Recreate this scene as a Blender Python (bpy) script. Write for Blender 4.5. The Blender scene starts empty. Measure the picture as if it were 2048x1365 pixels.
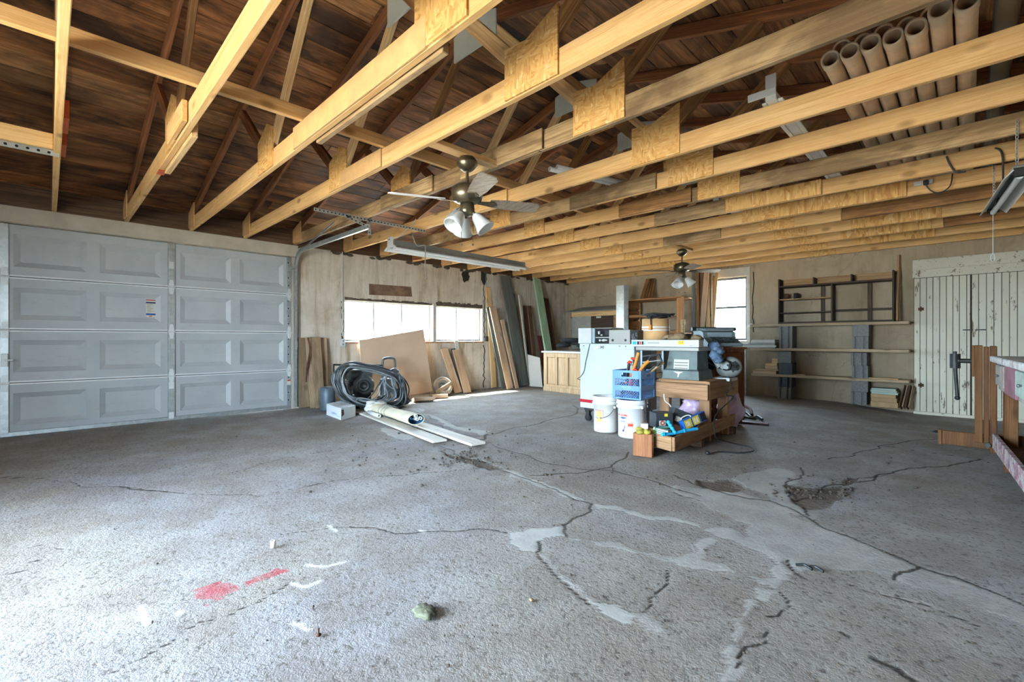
import bpy, bmesh, math, random
import numpy as np
from mathutils import Vector, Matrix, noise as mnoise

# ---------------------------------------------------------------- camera, sky, exposure
F, HY, TH, CH = 920.0, 679.0, math.atan(0.99), 0.972      # focal length (px), horizon row, yaw, eye height
ST, CT = math.sin(TH), math.cos(TH)
scn = bpy.context.scene
col = scn.collection
cam = bpy.data.objects.new('camera', bpy.data.cameras.new('camera'))
col.objects.link(cam)
cam.location = (0, 0, CH)
cam.rotation_euler = (math.pi / 2, 0, TH)
cam.data.sensor_width = 36.0
cam.data.lens = F / 2048 * 36.0
cam.data.shift_y = -(682.5 - HY) / 2048
cam.data.clip_start = 0.02
scn.camera = cam

world = bpy.data.worlds.new('sky')
scn.world = world
world.use_nodes = True
bg = world.node_tree.nodes['Background']
bg.inputs[0].default_value = (0.64, 0.82, 1.0, 1)
bg.inputs[1].default_value = 40.0
sun = bpy.data.objects.new('sun', bpy.data.lights.new('sun', 'SUN'))
col.objects.link(sun)
sun.data.energy = 120.0
sun.data.color = (1.0, 0.95, 0.86)
sun.data.angle = 0.08
sun.rotation_euler = Vector((0.50, 0.15, -0.85)).to_track_quat('-Z', 'Y').to_euler()
vs = scn.view_settings
vs.view_transform = 'Standard'
vs.look = 'None'
vs.exposure = 0.72
vs.gamma = 1.0
vs.use_curve_mapping = False
scn.cycles.max_bounces = 10
scn.cycles.diffuse_bounces = 7
scn.cycles.glossy_bounces = 4
scn.cycles.use_denoising = True
scn.cycles.sample_clamp_indirect = 6.0

XL, XR, YF, YB = -6.77, 1.10, -1.35, 8.75                 # inner faces of the four walls
ZC = 2.30                                                  # underside of the truss chords
XRIDGE, SLOPE, ZHEEL = -2.84, 0.275, 2.44

def portal(name, loc, rot, sx, sy):                        # sky sampling guide in a real opening (gives no light of its own)
    l = bpy.data.lights.new(name, 'AREA')
    l.shape = 'RECTANGLE'; l.size = sx; l.size_y = sy
    l.cycles.is_portal = True
    o = bpy.data.objects.new(name, l); col.objects.link(o)
    o.location = loc; o.rotation_euler = rot
portal('sky_portal_front', (-2.25, YF - 0.1, 0.98), (math.pi / 2, 0, 0), 2.1, 1.96)
portal('sky_portal_left', (XL - 0.1, 4.6, 1.265), (0, math.pi / 2, math.pi), 0.75, 3.0)
portal('sky_portal_back', (-3.09, YB + 0.1, 1.52), (-math.pi / 2, 0, 0), 0.65, 1.2)

# ---------------------------------------------------------------- pixel rays to places
def ray(px, py):
    u, v = (px - 1024) / F, (HY - py) / F
    return Vector((u * CT - ST, u * ST + CT, v))
EYE = Vector((0, 0, CH))
def at_z(px, py, z=0.0):
    d = ray(px, py); return EYE + d * ((z - CH) / d.z)
def at_x(px, py, x=XL):
    d = ray(px, py); return EYE + d * (x / d.x)
def at_y(px, py, y=YB):
    d = ray(px, py); return EYE + d * (y / d.y)
def fl(px, py): return at_z(px, py, 0.0)

# ---------------------------------------------------------------- objects
MATS = {}
ROOTM = {}
def V(*a): return Vector(a)

def thing(name, label, cat, loc=(0, 0, 0), rz=0.0, group=None):
    o = bpy.data.objects.new(name, None); col.objects.link(o)
    o.empty_display_size = 0.1
    o.location = loc; o.rotation_euler = (0, 0, rz)
    o['label'] = label; o['category'] = cat
    if group: o['group'] = group
    ROOTM[o.name] = Matrix.Translation(Vector(loc)) @ Matrix.Rotation(rz, 4, 'Z')
    return o

def tag(o, label=None, cat=None, group=None, kind=None):
    if label: o['label'] = label
    if cat: o['category'] = cat
    if group: o['group'] = group
    if kind: o['kind'] = kind
    return o

def link(name, me, mat, parent=None, mw=None):
    o = bpy.data.objects.new(name, me); col.objects.link(o)
    if mat is not None and not me.materials: me.materials.append(MATS[mat] if isinstance(mat, str) else mat)
    if mw is None: mw = Matrix.Identity(4)
    o.matrix_basis = mw
    ROOTM[o.name] = mw
    if parent is not None:
        o.parent = parent
        o.matrix_parent_inverse = ROOTM[parent.name].inverted()
    return o

class G:
    """collects faces in world coordinates; build() makes one mesh object with its origin at the middle of its box"""
    def __init__(s): s.v = []; s.f = []; s.sm = []
    def add(s, vs_, fs, smooth=False):
        b = len(s.v); s.v += [tuple(p) for p in vs_]; s.f += [tuple(b + i for i in f) for f in fs]; s.sm += [smooth] * len(fs)
        return s
    def box(s, lo, hi, m=None, ch=0.0):
        (x0, y0, z0), (x1, y1, z1) = lo, hi
        if ch <= 0:
            P = [(x0,y0,z0),(x1,y0,z0),(x1,y1,z0),(x0,y1,z0),(x0,y0,z1),(x1,y0,z1),(x1,y1,z1),(x0,y1,z1)]
            Fc = [(0,3,2,1),(4,5,6,7),(0,1,5,4),(1,2,6,5),(2,3,7,6),(3,0,4,7)]
        else:
            P, Fc = chamfer_box(x0, y0, z0, x1, y1, z1, ch)
        if m is not None: P = [m @ Vector(p) for p in P]
        return s.add(P, Fc)
    def cbox(s, c, sz, m=None, ch=0.0):
        c = Vector(c); h = Vector(sz) / 2
        return s.box(c - h, c + h, m, ch)
    def cyl(s, p0, p1, r0, r1=None, n=16, caps=True, smooth=True):
        p0, p1 = Vector(p0), Vector(p1)
        if r1 is None: r1 = r0
        d = (p1 - p0).normalized()
        a = d.orthogonal().normalized(); b = d.cross(a)
        P = []
        for p, r in ((p0, r0), (p1, r1)):
            for i in range(n):
                t = 2 * math.pi * i / n
                P.append(p + a * (r * math.cos(t)) + b * (r * math.sin(t)))
        s.add(P, [(i, (i + 1) % n, n + (i + 1) % n, n + i) for i in range(n)], smooth)
        if caps:
            s.add(P[:n], [tuple(range(n))[::-1]]); s.add(P[n:], [tuple(range(n))])
        return s
    def lathe(s, prof, c=(0, 0, 0), ax=None, n=24, close=True, smooth=True):
        """prof = [(r, h), ...] turned about axis ax through c"""
        c = Vector(c); ax = Vector(ax or (0, 0, 1)).normalized()
        a = Vector((1, 0, 0)) if abs(ax.x) < 0.9 else Vector((0, 1, 0))
        a = (a - ax * a.dot(ax)).normalized(); b = ax.cross(a)
        P, Fc = [], []
        for r, h in prof:
            for i in range(n):
                t = 2 * math.pi * i / n
                P.append(c + ax * h + a * (r * math.cos(t)) + b * (r * math.sin(t)))
        for k in range(len(prof) - 1):
            for i in range(n):
                j = (i + 1) % n
                Fc.append((k * n + i, k * n + j, (k + 1) * n + j, (k + 1) * n + i))
        s.add(P, Fc, smooth)
        if close:
            if prof[0][0] > 1e-4: s.add(P[:n], [tuple(range(n))[::-1]])
            if prof[-1][0] > 1e-4: s.add(P[-n:], [tuple(range(n))])
        return s
    def tube(s, pts, r, n=8, closed=False):
        pts = [Vector(p) for p in pts]; m = len(pts)
        up = Vector((0.13, 0.31, 0.94)); P = []; prev = None
        for i, p in enumerate(pts):
            a, b = (pts[i - 1] if i or closed else pts[0]), (pts[(i + 1) % m] if i < m - 1 or closed else pts[-1])
            t = (b - a)
            t = t.normalized() if t.length > 1e-9 else Vector((0, 0, 1))
            if prev is None: x = t.orthogonal().normalized()
            else:
                x = prev - t * prev.dot(t)
                x = x.normalized() if x.length > 1e-6 else t.orthogonal().normalized()
            prev = x; y = t.cross(x)
            rr = r[i] if isinstance(r, (list, tuple)) else r
            for k in range(n):
                q = 2 * math.pi * k / n
                P.append(p + x * (rr * math.cos(q)) + y * (rr * math.sin(q)))
        Fc = []
        for i in range(m if closed else m - 1):
            for k in range(n):
                j, k2 = (i + 1) % m, (k + 1) % n
                Fc.append((i * n + k, i * n + k2, j * n + k2, j * n + k))
        s.add(P, Fc, True)
        if not closed:
            s.add(P[:n], [tuple(range(n))[::-1]]); s.add(P[-n:], [tuple(range(n))])
        return s
    def prism(s, poly, ext):
        """poly: 3-D points of a flat outline, ext: extrusion vector"""
        poly = [Vector(p) for p in poly]; e = Vector(ext); n = len(poly)
        return s.add(poly + [p + e for p in poly], [tuple(range(n))[::-1], tuple(range(n, 2 * n))] + [(i, (i + 1) % n, n + (i + 1) % n, n + i) for i in range(n)])
    def ball(s, c, rad, nu=14, nv=8, jit=0.0, seed=0):
        c = Vector(c); rx, ry, rz = (rad, rad, rad) if not hasattr(rad, '__len__') else rad
        rnd = random.Random(seed); P = []
        P.append(c + V(0, 0, -rz))
        for i in range(1, nv):
            f = -math.pi / 2 + math.pi * i / nv
            for j in range(nu):
                t = 2 * math.pi * j / nu; k = 1 + jit * (rnd.random() - .5)
                P.append(c + V(rx * math.cos(f) * math.cos(t) * k, ry * math.cos(f) * math.sin(t) * k, rz * math.sin(f) * k))
        P.append(c + V(0, 0, rz)); L = len(P) - 1; Fc = []
        for j in range(nu): Fc.append((0, 1 + (j + 1) % nu, 1 + j))
        for i in range(nv - 2):
            for j in range(nu):
                a, b = 1 + i * nu + j, 1 + i * nu + (j + 1) % nu
                Fc.append((a, b, b + nu, a + nu))
        for j in range(nu): Fc.append((L, L - nu + j, L - nu + (j + 1) % nu))
        return s.add(P, Fc, True)
    def build(s, name, mat, parent=None, label=None, cat=None, group=None, kind=None):
        A = np.array(s.v); c = (A.min(0) + A.max(0)) / 2
        me = bpy.data.meshes.new(name)
        me.from_pydata((A - c).tolist(), [], s.f)
        me.polygons.foreach_set('use_smooth', s.sm)
        me.update()
        o = link(name, me, mat, parent, Matrix.Translation(Vector(c)))
        return tag(o, label, cat, group, kind)

def chamfer_box(x0, y0, z0, x1, y1, z1, c):
    xs, ys, zs = (x0, x1), (y0, y1), (z0, z1); P = []; idx = {}
    for i in (0, 1):
        for j in (0, 1):
            for k in (0, 1):
                sx, sy, sz = (1, -1)[i], (1, -1)[j], (1, -1)[k]
                for a in range(3):
                    p = [xs[i] + sx * c, ys[j] + sy * c, zs[k] + sz * c]
                    p[a] = (xs[i], ys[j], zs[k])[a]
                    idx[(i, j, k, a)] = len(P); P.append(tuple(p))
    Fc = []
    for a in range(3):
        b, d = (a + 1) % 3, (a + 2) % 3
        for s_ in (0, 1):
            q = []
            for (m, n) in ((0, 0), (1, 0), (1, 1), (0, 1)):
                t = [0, 0, 0]; t[a] = s_; t[b] = m; t[d] = n
                q.append(idx[(*t, a)])
            Fc.append(tuple(q) if s_ else tuple(q[::-1]))
        for m in (0, 1):                                     # edges along axis a
            for n in (0, 1):
                e = []
                for s_ in (0, 1):
                    t = [0, 0, 0]; t[a] = s_; t[b] = m; t[d] = n
                    e.append((idx[(*t, b)], idx[(*t, d)]))
                q = (e[0][0], e[0][1], e[1][1], e[1][0])
                Fc.append(q if m == n else q[::-1])
    for i in (0, 1):
        for j in (0, 1):
            for k in (0, 1):
                q = (idx[(i, j, k, 0)], idx[(i, j, k, 1)], idx[(i, j, k, 2)])
                Fc.append(q if (i + j + k) % 2 else q[::-1])
    return P, Fc

BOXES = {}
def board(name, p0, p1, w, t, wdir, mat, parent=None, label=None, cat=None, group=None, ch=None, taper=None):
    """a sawn board from p0 to p1 (centre line), width w along wdir, thickness t; its local X is the grain"""
    p0, p1 = Vector(p0), Vector(p1); d = p1 - p0; L = d.length; x = d / L
    y = Vector(wdir); y = (y - x * y.dot(x)).normalized(); z = x.cross(y)
    c = (p0 + p1) / 2
    M = Matrix(((x.x, y.x, z.x, c.x), (x.y, y.y, z.y, c.y), (x.z, y.z, z.z, c.z), (0, 0, 0, 1)))
    if ch is None: ch = min(0.004, t * 0.16)
    key = (round(L, 3), round(w, 4), round(t, 4), mat, taper)
    me = BOXES.get(key)
    if me is None:
        P, Fc = chamfer_box(-L / 2, -w / 2, -t / 2, L / 2, w / 2, t / 2, ch)
        me = bpy.data.meshes.new(name); me.from_pydata(P, [], Fc); me.update(); BOXES[key] = me
    o = link(name, me, mat, parent, M)
    return tag(o, label, cat, group)

def copy_tree(o, parent=None):
    c = o.copy(); col.objects.link(c); c.parent = parent
    for ch in list(o.children): copy_tree(ch, c)
    return c

def text(name, body, c, xdir, ydir, h, mat, parent, off=0.0012, font_w=1.0, bold=0.0):
    """flat lettering: c centre, xdir reading direction, ydir up, h capital height"""
    cu = bpy.data.curves.new(name, 'FONT'); cu.body = body; cu.size = h * 1.4; cu.align_x = 'CENTER'; cu.align_y = 'CENTER'
    cu.offset = bold; cu.resolution_u = 3
    o = bpy.data.objects.new(name, cu); col.objects.link(o)
    dg = bpy.context.evaluated_depsgraph_get()
    me = bpy.data.meshes.new_from_object(o.evaluated_get(dg))
    bpy.data.objects.remove(o); bpy.data.curves.remove(cu)
    x = Vector(xdir).normalized(); y = Vector(ydir).normalized(); z = x.cross(y)
    c = Vector(c) + z * off; me.materials.clear()
    M = Matrix(((x.x * font_w, y.x, z.x, c.x), (x.y * font_w, y.y, z.y, c.y), (x.z * font_w, y.z, z.z, c.z), (0, 0, 0, 1)))
    return link(name, me, mat, parent, M)

def cat_rom(pts, k=6, closed=False):
    pts = [Vector(p) for p in pts]; n = len(pts); out = []
    for i in range(n if closed else n - 1):
        if closed: a, b, c, d = pts[i - 1], pts[i], pts[(i + 1) % n], pts[(i + 2) % n]
        else: a, b, c, d = pts[max(i - 1, 0)], pts[i], pts[i + 1], pts[min(i + 2, n - 1)]
        for j in range(k):
            t = j / k
            out.append(0.5 * ((2 * b) + (c - a) * t + (2 * a - 5 * b + 4 * c - d) * t * t + (3 * b - a - 3 * c + d) * t ** 3))
    if not closed: out.append(pts[-1])
    return out

# ---------------------------------------------------------------- materials
def rgb(h):
    c = [int(h[i:i + 2], 16) / 255 for i in (0, 2, 4)]
    return tuple(x / 12.92 if x <= 0.04045 else ((x + 0.055) / 1.055) ** 2.4 for x in c) + (1,)

class NT:
    def __init__(s, name):
        s.m = bpy.data.materials.new(name); s.m.use_nodes = True
        s.t = s.m.node_tree; s.b = s.t.nodes['Principled BSDF']; MATS[name] = s.m
    def n(s, typ, **kw):
        nd = s.t.nodes.new('ShaderNode' + typ)
        for k, v in kw.items():
            if k.startswith('i_'): nd.inputs[int(k[2:]) if k[2:].isdigit() else k[2:].replace('_', ' ')].default_value = v
            else: setattr(nd, k, v)
        return nd
    def l(s, a, b): s.t.links.new(a, b)
    def ramp(s, fac, stops, interp='LINEAR'):
        r = s.n('ValToRGB'); r.color_ramp.interpolation = interp
        e = r.color_ramp.elements
        while len(e) < len(stops): e.new(0.5)
        for k, (p, c) in enumerate(stops): e[k].position = p; e[k].color = c if len(c) == 4 else (*c, 1)
        s.l(fac, r.inputs[0]); return r.outputs[0]
    def mix(s, fac, a, b, blend='MIX'):
        m = s.n('Mix', data_type='RGBA', blend_type=blend)
        for k, x in ((0, fac), (6, a), (7, b)):
            if isinstance(x, (int, float, tuple)): m.inputs[k].default_value = x
            else: s.l(x, m.inputs[k])
        return m.outputs[2]
    def math(s, op, a, b=0.5, c=None):
        m = s.n('Math', operation=op)
        for k, x in enumerate((a, b, c)):
            if x is None: continue
            if isinstance(x, (int, float)): m.inputs[k].default_value = x
            else: s.l(x, m.inputs[k])
        return m.outputs[0]
    def coords(s, scale=(1, 1, 1), shift=True, kind='Object'):
        tc = s.n('TexCoord').outputs[kind]
        if shift:
            r = s.n('ObjectInfo').outputs['Random']
            k = s.math('MULTIPLY', r, 61.7)
            cx = s.n('CombineXYZ'); s.l(k, cx.inputs[0]); s.l(k, cx.inputs[1]); s.l(s.math('MULTIPLY', r, 23.1), cx.inputs[2])
            ad = s.n('VectorMath', operation='ADD'); s.l(tc, ad.inputs[0]); s.l(cx.outputs[0], ad.inputs[1]); tc = ad.outputs[0]
        mp = s.n('Mapping'); mp.inputs['Scale'].default_value = scale; s.l(tc, mp.inputs[0])
        return mp.outputs[0]
    def noise(s, vec, scale, detail=3.0, rough=0.55, dist=0.0):
        nd = s.n('TexNoise', i_Scale=scale, i_Detail=detail, i_Roughness=rough, i_Distortion=dist)
        if vec is not None: s.l(vec, nd.inputs['Vector'])
        return nd.outputs[0]
    def bump(s, h, strength=0.3, dist=0.01):
        b = s.n('Bump', i_Strength=strength, i_Distance=dist); s.l(h, b.inputs['Height']); s.l(b.outputs[0], s.b.inputs['Normal'])
    def out(s, color=None, rough=None, metal=None, spec=None):
        for key, x in (('Base Color', color), ('Roughness', rough), ('Metallic', metal), ('Specular IOR Level', spec)):
            if x is None: continue
            if isinstance(x, (int, float, tuple)): s.b.inputs[key].default_value = x
            else: s.l(x, s.b.inputs[key])
        return s.m

def plain(name, c, rough=0.6, metal=0.0, var=0.12, scale=6.0, bump=0.0, spec=0.4):
    t = NT(name); c = rgb(c) if isinstance(c, str) else c
    v = t.noise(t.coords(), scale, 4, 0.6)
    d = tuple(x * (1 - var * 1.6) for x in c[:3]) + (1,); e = tuple(min(1, x * (1 + var)) for x in c[:3]) + (1,)
    t.out(t.ramp(v, [(0.3, d), (0.7, e)]), rough, metal, spec)
    if bump: t.bump(t.noise(t.coords(), scale * 12, 3), bump, 0.004)
    return t.m

def wood(name, light, mid, dark, rough=0.68, axis=0, fine=34.0, stain=0.0, staincol='3a2a1c', var=0.22, knots=0.5, spec=0.25):
    t = NT(name); L, M_, D = rgb(light), rgb(mid), rgb(dark)
    sc = [fine] * 3; sc[axis] = 1.3
    g = t.noise(t.coords(tuple(sc)), 1.0, 5, 0.66, 0.35)
    scf = [fine * 3.6] * 3; scf[axis] = 3.0
    gf = t.noise(t.coords(tuple(scf)), 1.0, 3, 0.6, 0.2)
    c = t.ramp(g, [(0.28, D), (0.44, M_), (0.58, L), (0.74, M_)])
    c = t.mix(t.ramp(gf, [(0.36, (0.6,) * 3), (0.52, (0, 0, 0))]), c, D)
    sc2 = [3.2] * 3; sc2[axis] = 0.55
    big = t.noise(t.coords(tuple(sc2)), 1.6, 3, 0.55, 0.8)
    c = t.mix(t.ramp(big, [(0.35, (0.55, 0.55, 0.55)), (0.62, (0, 0, 0))]), c, M_)
    if knots:
        sk = [6.0] * 3; sk[axis] = 3.0
        vo = t.n('TexVoronoi', feature='F1', i_Scale=1.0); t.l(t.coords(tuple(sk)), vo.inputs['Vector'])
        k = t.ramp(vo.outputs['Distance'], [(0.09, (knots,) * 3), (0.20, (0, 0, 0))])
        c = t.mix(k, c, tuple(x * 0.45 for x in D[:3]) + (1,))
    if stain:
        sn = t.noise(t.coords((0.9, 2.2, 2.2) if axis == 0 else (2.0, 1.0, 2.0)), 1.5, 5, 0.62, 0.6)
        c = t.mix(t.ramp(sn, [(0.52 - stain * 0.18, (0, 0, 0)), (0.60, (min(1, stain),) * 3)]), c, rgb(staincol))
    r = t.n('ObjectInfo').outputs['Random']
    hs = t.n('HueSaturation'); t.l(c, hs.inputs['Color'])
    t.l(t.math('MULTIPLY_ADD', r, 2 * var, 1 - var), hs.inputs['Value'])
    t.out(hs.outputs[0], rough, 0.0, spec)
    t.bump(g, 0.25, 0.004)
    return t.m
wood('pine_new', 'dcb681', 'd0a76e', 'b0874e', var=0.08, knots=0.75, stain=0.22, staincol='a06c34')
wood('pine_pale', 'd8bd8e', 'c6a270', 'a07a4c', var=0.12, knots=0.4)
wood('lumber_grey', 'b39a73', '977d59', '6c5538', var=0.14, stain=0.7, staincol='4d3b28')
wood('lumber_brown', '9c7449', '7d5833', '55391f', var=0.2, stain=0.4)
wood('rafter_old', '8d5d3b', '70462a', '4a2b19', var=0.2, knots=0.3)
wood('sheathing', 'a8744a', '855631', '553419', var=0.30, fine=18.0, stain=0.85, staincol='1f130d', knots=0.5)
wood('sheathing_pale', 'ba8a5d', '96693f', '643f24', var=0.28, fine=18.0, stain=0.7, staincol='2b1a12', knots=0.5)
wood('deck_dark', '2e1e14', '22150d', '150d08', knots=0)
wood('plate_dark', '5c4634', '453325', '2a1e15', stain=0.4, knots=0)
plain('plywood', 'c8a06a', 0.7, var=0.14, scale=5)
plain('white_board', 'b9bdb2', 0.75, var=0.06)
plain('orange_tag', 'a84a1e', 0.6)

def osb():
    t = NT('osb')
    d = t.noise(t.coords(), 7.0, 2)
    def flakes(rot, sc):
        tc = t.coords((1, 1, 1))
        mp = t.n('Mapping'); mp.inputs['Rotation'].default_value = (0, rot, 0); mp.inputs['Scale'].default_value = sc; t.l(tc, mp.inputs[0])
        ad = t.n('VectorMath', operation='ADD'); t.l(mp.outputs[0], ad.inputs[0])
        nn = t.n('TexNoise', i_Scale=5.0); t.l(tc, nn.inputs['Vector']); t.l(nn.outputs[1], ad.inputs[1])
        v = t.n('TexVoronoi', feature='F1', i_Scale=1.0, i_Randomness=1.0); t.l(ad.outputs[0], v.inputs['Vector'])
        s = t.n('SeparateColor'); t.l(v.outputs['Color'], s.inputs[0])
        return s.outputs[0]
    a = flakes(0.5, (85, 10, 26)); b = flakes(-0.7, (24, 10, 95))
    st = [(0.0, rgb('a8763a')), (0.25, rgb('c79a5c')), (0.55, rgb('d2a868')), (0.85, rgb('bd8c4a')), (1.0, rgb('dfc08c'))]
    c = t.mix(t.ramp(d, [(0.48, (0, 0, 0)), (0.52, (1, 1, 1))]), t.ramp(a, st), t.ramp(b, st))
    t.out(c, 0.65, 0, 0.3); t.bump(a, 0.15, 0.002)
osb()

def plaster(name, base, pale, dark, streak=0.5, crk=0.4):
    t = NT(name)
    p = t.coords((1, 1, 1), False)
    n1 = t.noise(p, 0.9, 6, 0.6, 0.5); n2 = t.noise(p, 5.0, 6, 0.65)
    n3 = t.noise(t.coords((3.0, 3.0, 0.55), False), 1.0, 7, 0.68, 1.2)
    c = t.ramp(n1, [(0.32, rgb(base)), (0.5, rgb(pale)), (0.68, rgb(base))])
    n5 = t.noise(t.coords((7.0, 7.0, 0.7), False), 1.0, 8, 0.72, 0.6)
    dm = t.math('MULTIPLY', t.ramp(n5, [(0.40, (1, 1, 1)), (0.56, (0, 0, 0))]), t.ramp(n3, [(0.36, (streak,) * 3), (0.60, (0.12,) * 3)]))
    c = t.mix(dm, c, rgb(dark))
    c = t.mix(t.ramp(n2, [(0.55, (0, 0, 0)), (0.8, (0.55,) * 3)]), c, rgb(dark))
    cr = t.n('TexVoronoi', feature='DISTANCE_TO_EDGE', i_Scale=0.55); nn = t.n('TexNoise', i_Scale=2.2, i_Detail=5.0)
    t.l(p, nn.inputs['Vector'])
    ad = t.n('VectorMath', operation='MULTIPLY_ADD'); t.l(nn.outputs[1], ad.inputs[0]); ad.inputs[1].default_value = (0.9,) * 3; t.l(p, ad.inputs[2])
    t.l(ad.outputs[0], cr.inputs['Vector'])
    k = t.ramp(cr.outputs['Distance'], [(0.0, (crk,) * 3), (0.0025, (0, 0, 0))])
    c = t.mix(k, c, rgb('3a3128'))
    t.out(c, 0.92, 0, 0.15)
    t.bump(t.noise(p, 22, 5), 0.25, 0.01)
plaster('plaster_left', 'b9ae9c', 'd2cabb', '8c7552', 0.85, 0.12)
plaster('plaster_back', '8f806a', 'a0927b', '70624d', 0.4)
plaster('plaster_rest', '9d917d', 'aca08d', '7d7160', 0.3)
plain('outdoor_ground', 'c2b6a4', 0.9, var=0.1, scale=2)

def door_paint():
    t = NT('door_steel'); p = t.coords((1, 1, 1))
    sm = t.noise(p, 2.0, 5, 0.6); gr = t.noise(t.coords((1, 6, 90)), 3.0, 3)
    c = t.ramp(sm, [(0.3, rgb('9fa3a4')), (0.7, rgb('aeb2b2'))])
    d = t.noise(t.coords((1, 2.5, 8)), 3.0, 5, 0.7)
    c = t.mix(t.ramp(d, [(0.58, (0, 0, 0)), (0.75, (0.4,) * 3)]), c, rgb('8d8778'))
    t.out(c, 0.45, 0, 0.4); t.bump(gr, 0.12, 0.002)
door_paint()
def galv():
    t = NT('galvanized'); v = t.n('TexVoronoi', i_Scale=26.0); t.l(t.coords(), v.inputs['Vector'])
    s = t.n('SeparateColor'); t.l(v.outputs['Color'], s.inputs[0])
    c = t.ramp(s.outputs[0], [(0, rgb('a9b0b0')), (1, rgb('bcc2c1'))])
    t.out(c, 0.42, 0.75, 0.5)
galv()
plain('steel_white', 'd9dcda', 0.4, 0.1, 0.04)
plain('steel_dark', '4a4d4e', 0.45, 0.7, 0.2)
plain('black_hole', '101010', 0.9, 0, 0)
plain('header_paint', 'b3aa9c', 0.8, var=0.12, scale=3)
plain('vinyl_white', 'd6d8d8', 0.5, var=0.04)
plain('brick_red', 'a5836c', 0.9, var=0.25, scale=12, bump=0.3)
plain('lath_dark', '2c2520', 0.95, var=0.3, scale=30)
plain('mortar_dark', '4f463b', 0.95, var=0.3, scale=16, bump=0.5)
plain('rust_tin', '7c6450', 0.75, 0.2, 0.35, 5)
def glass():
    t = NT('window_glass'); nodes = t.t.nodes
    tr = t.n('BsdfTransparent'); tr.inputs[0].default_value = (0.93, 0.95, 0.96, 1)
    gl = t.n('BsdfGlossy'); gl.inputs['Roughness'].default_value = 0.04
    mx = t.n('MixShader'); mx.inputs[0].default_value = 0.06
    t.l(tr.outputs[0], mx.inputs[1]); t.l(gl.outputs[0], mx.inputs[2])
    t.l(mx.outputs[0], nodes['Material Output'].inputs[0])
glass()

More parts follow.
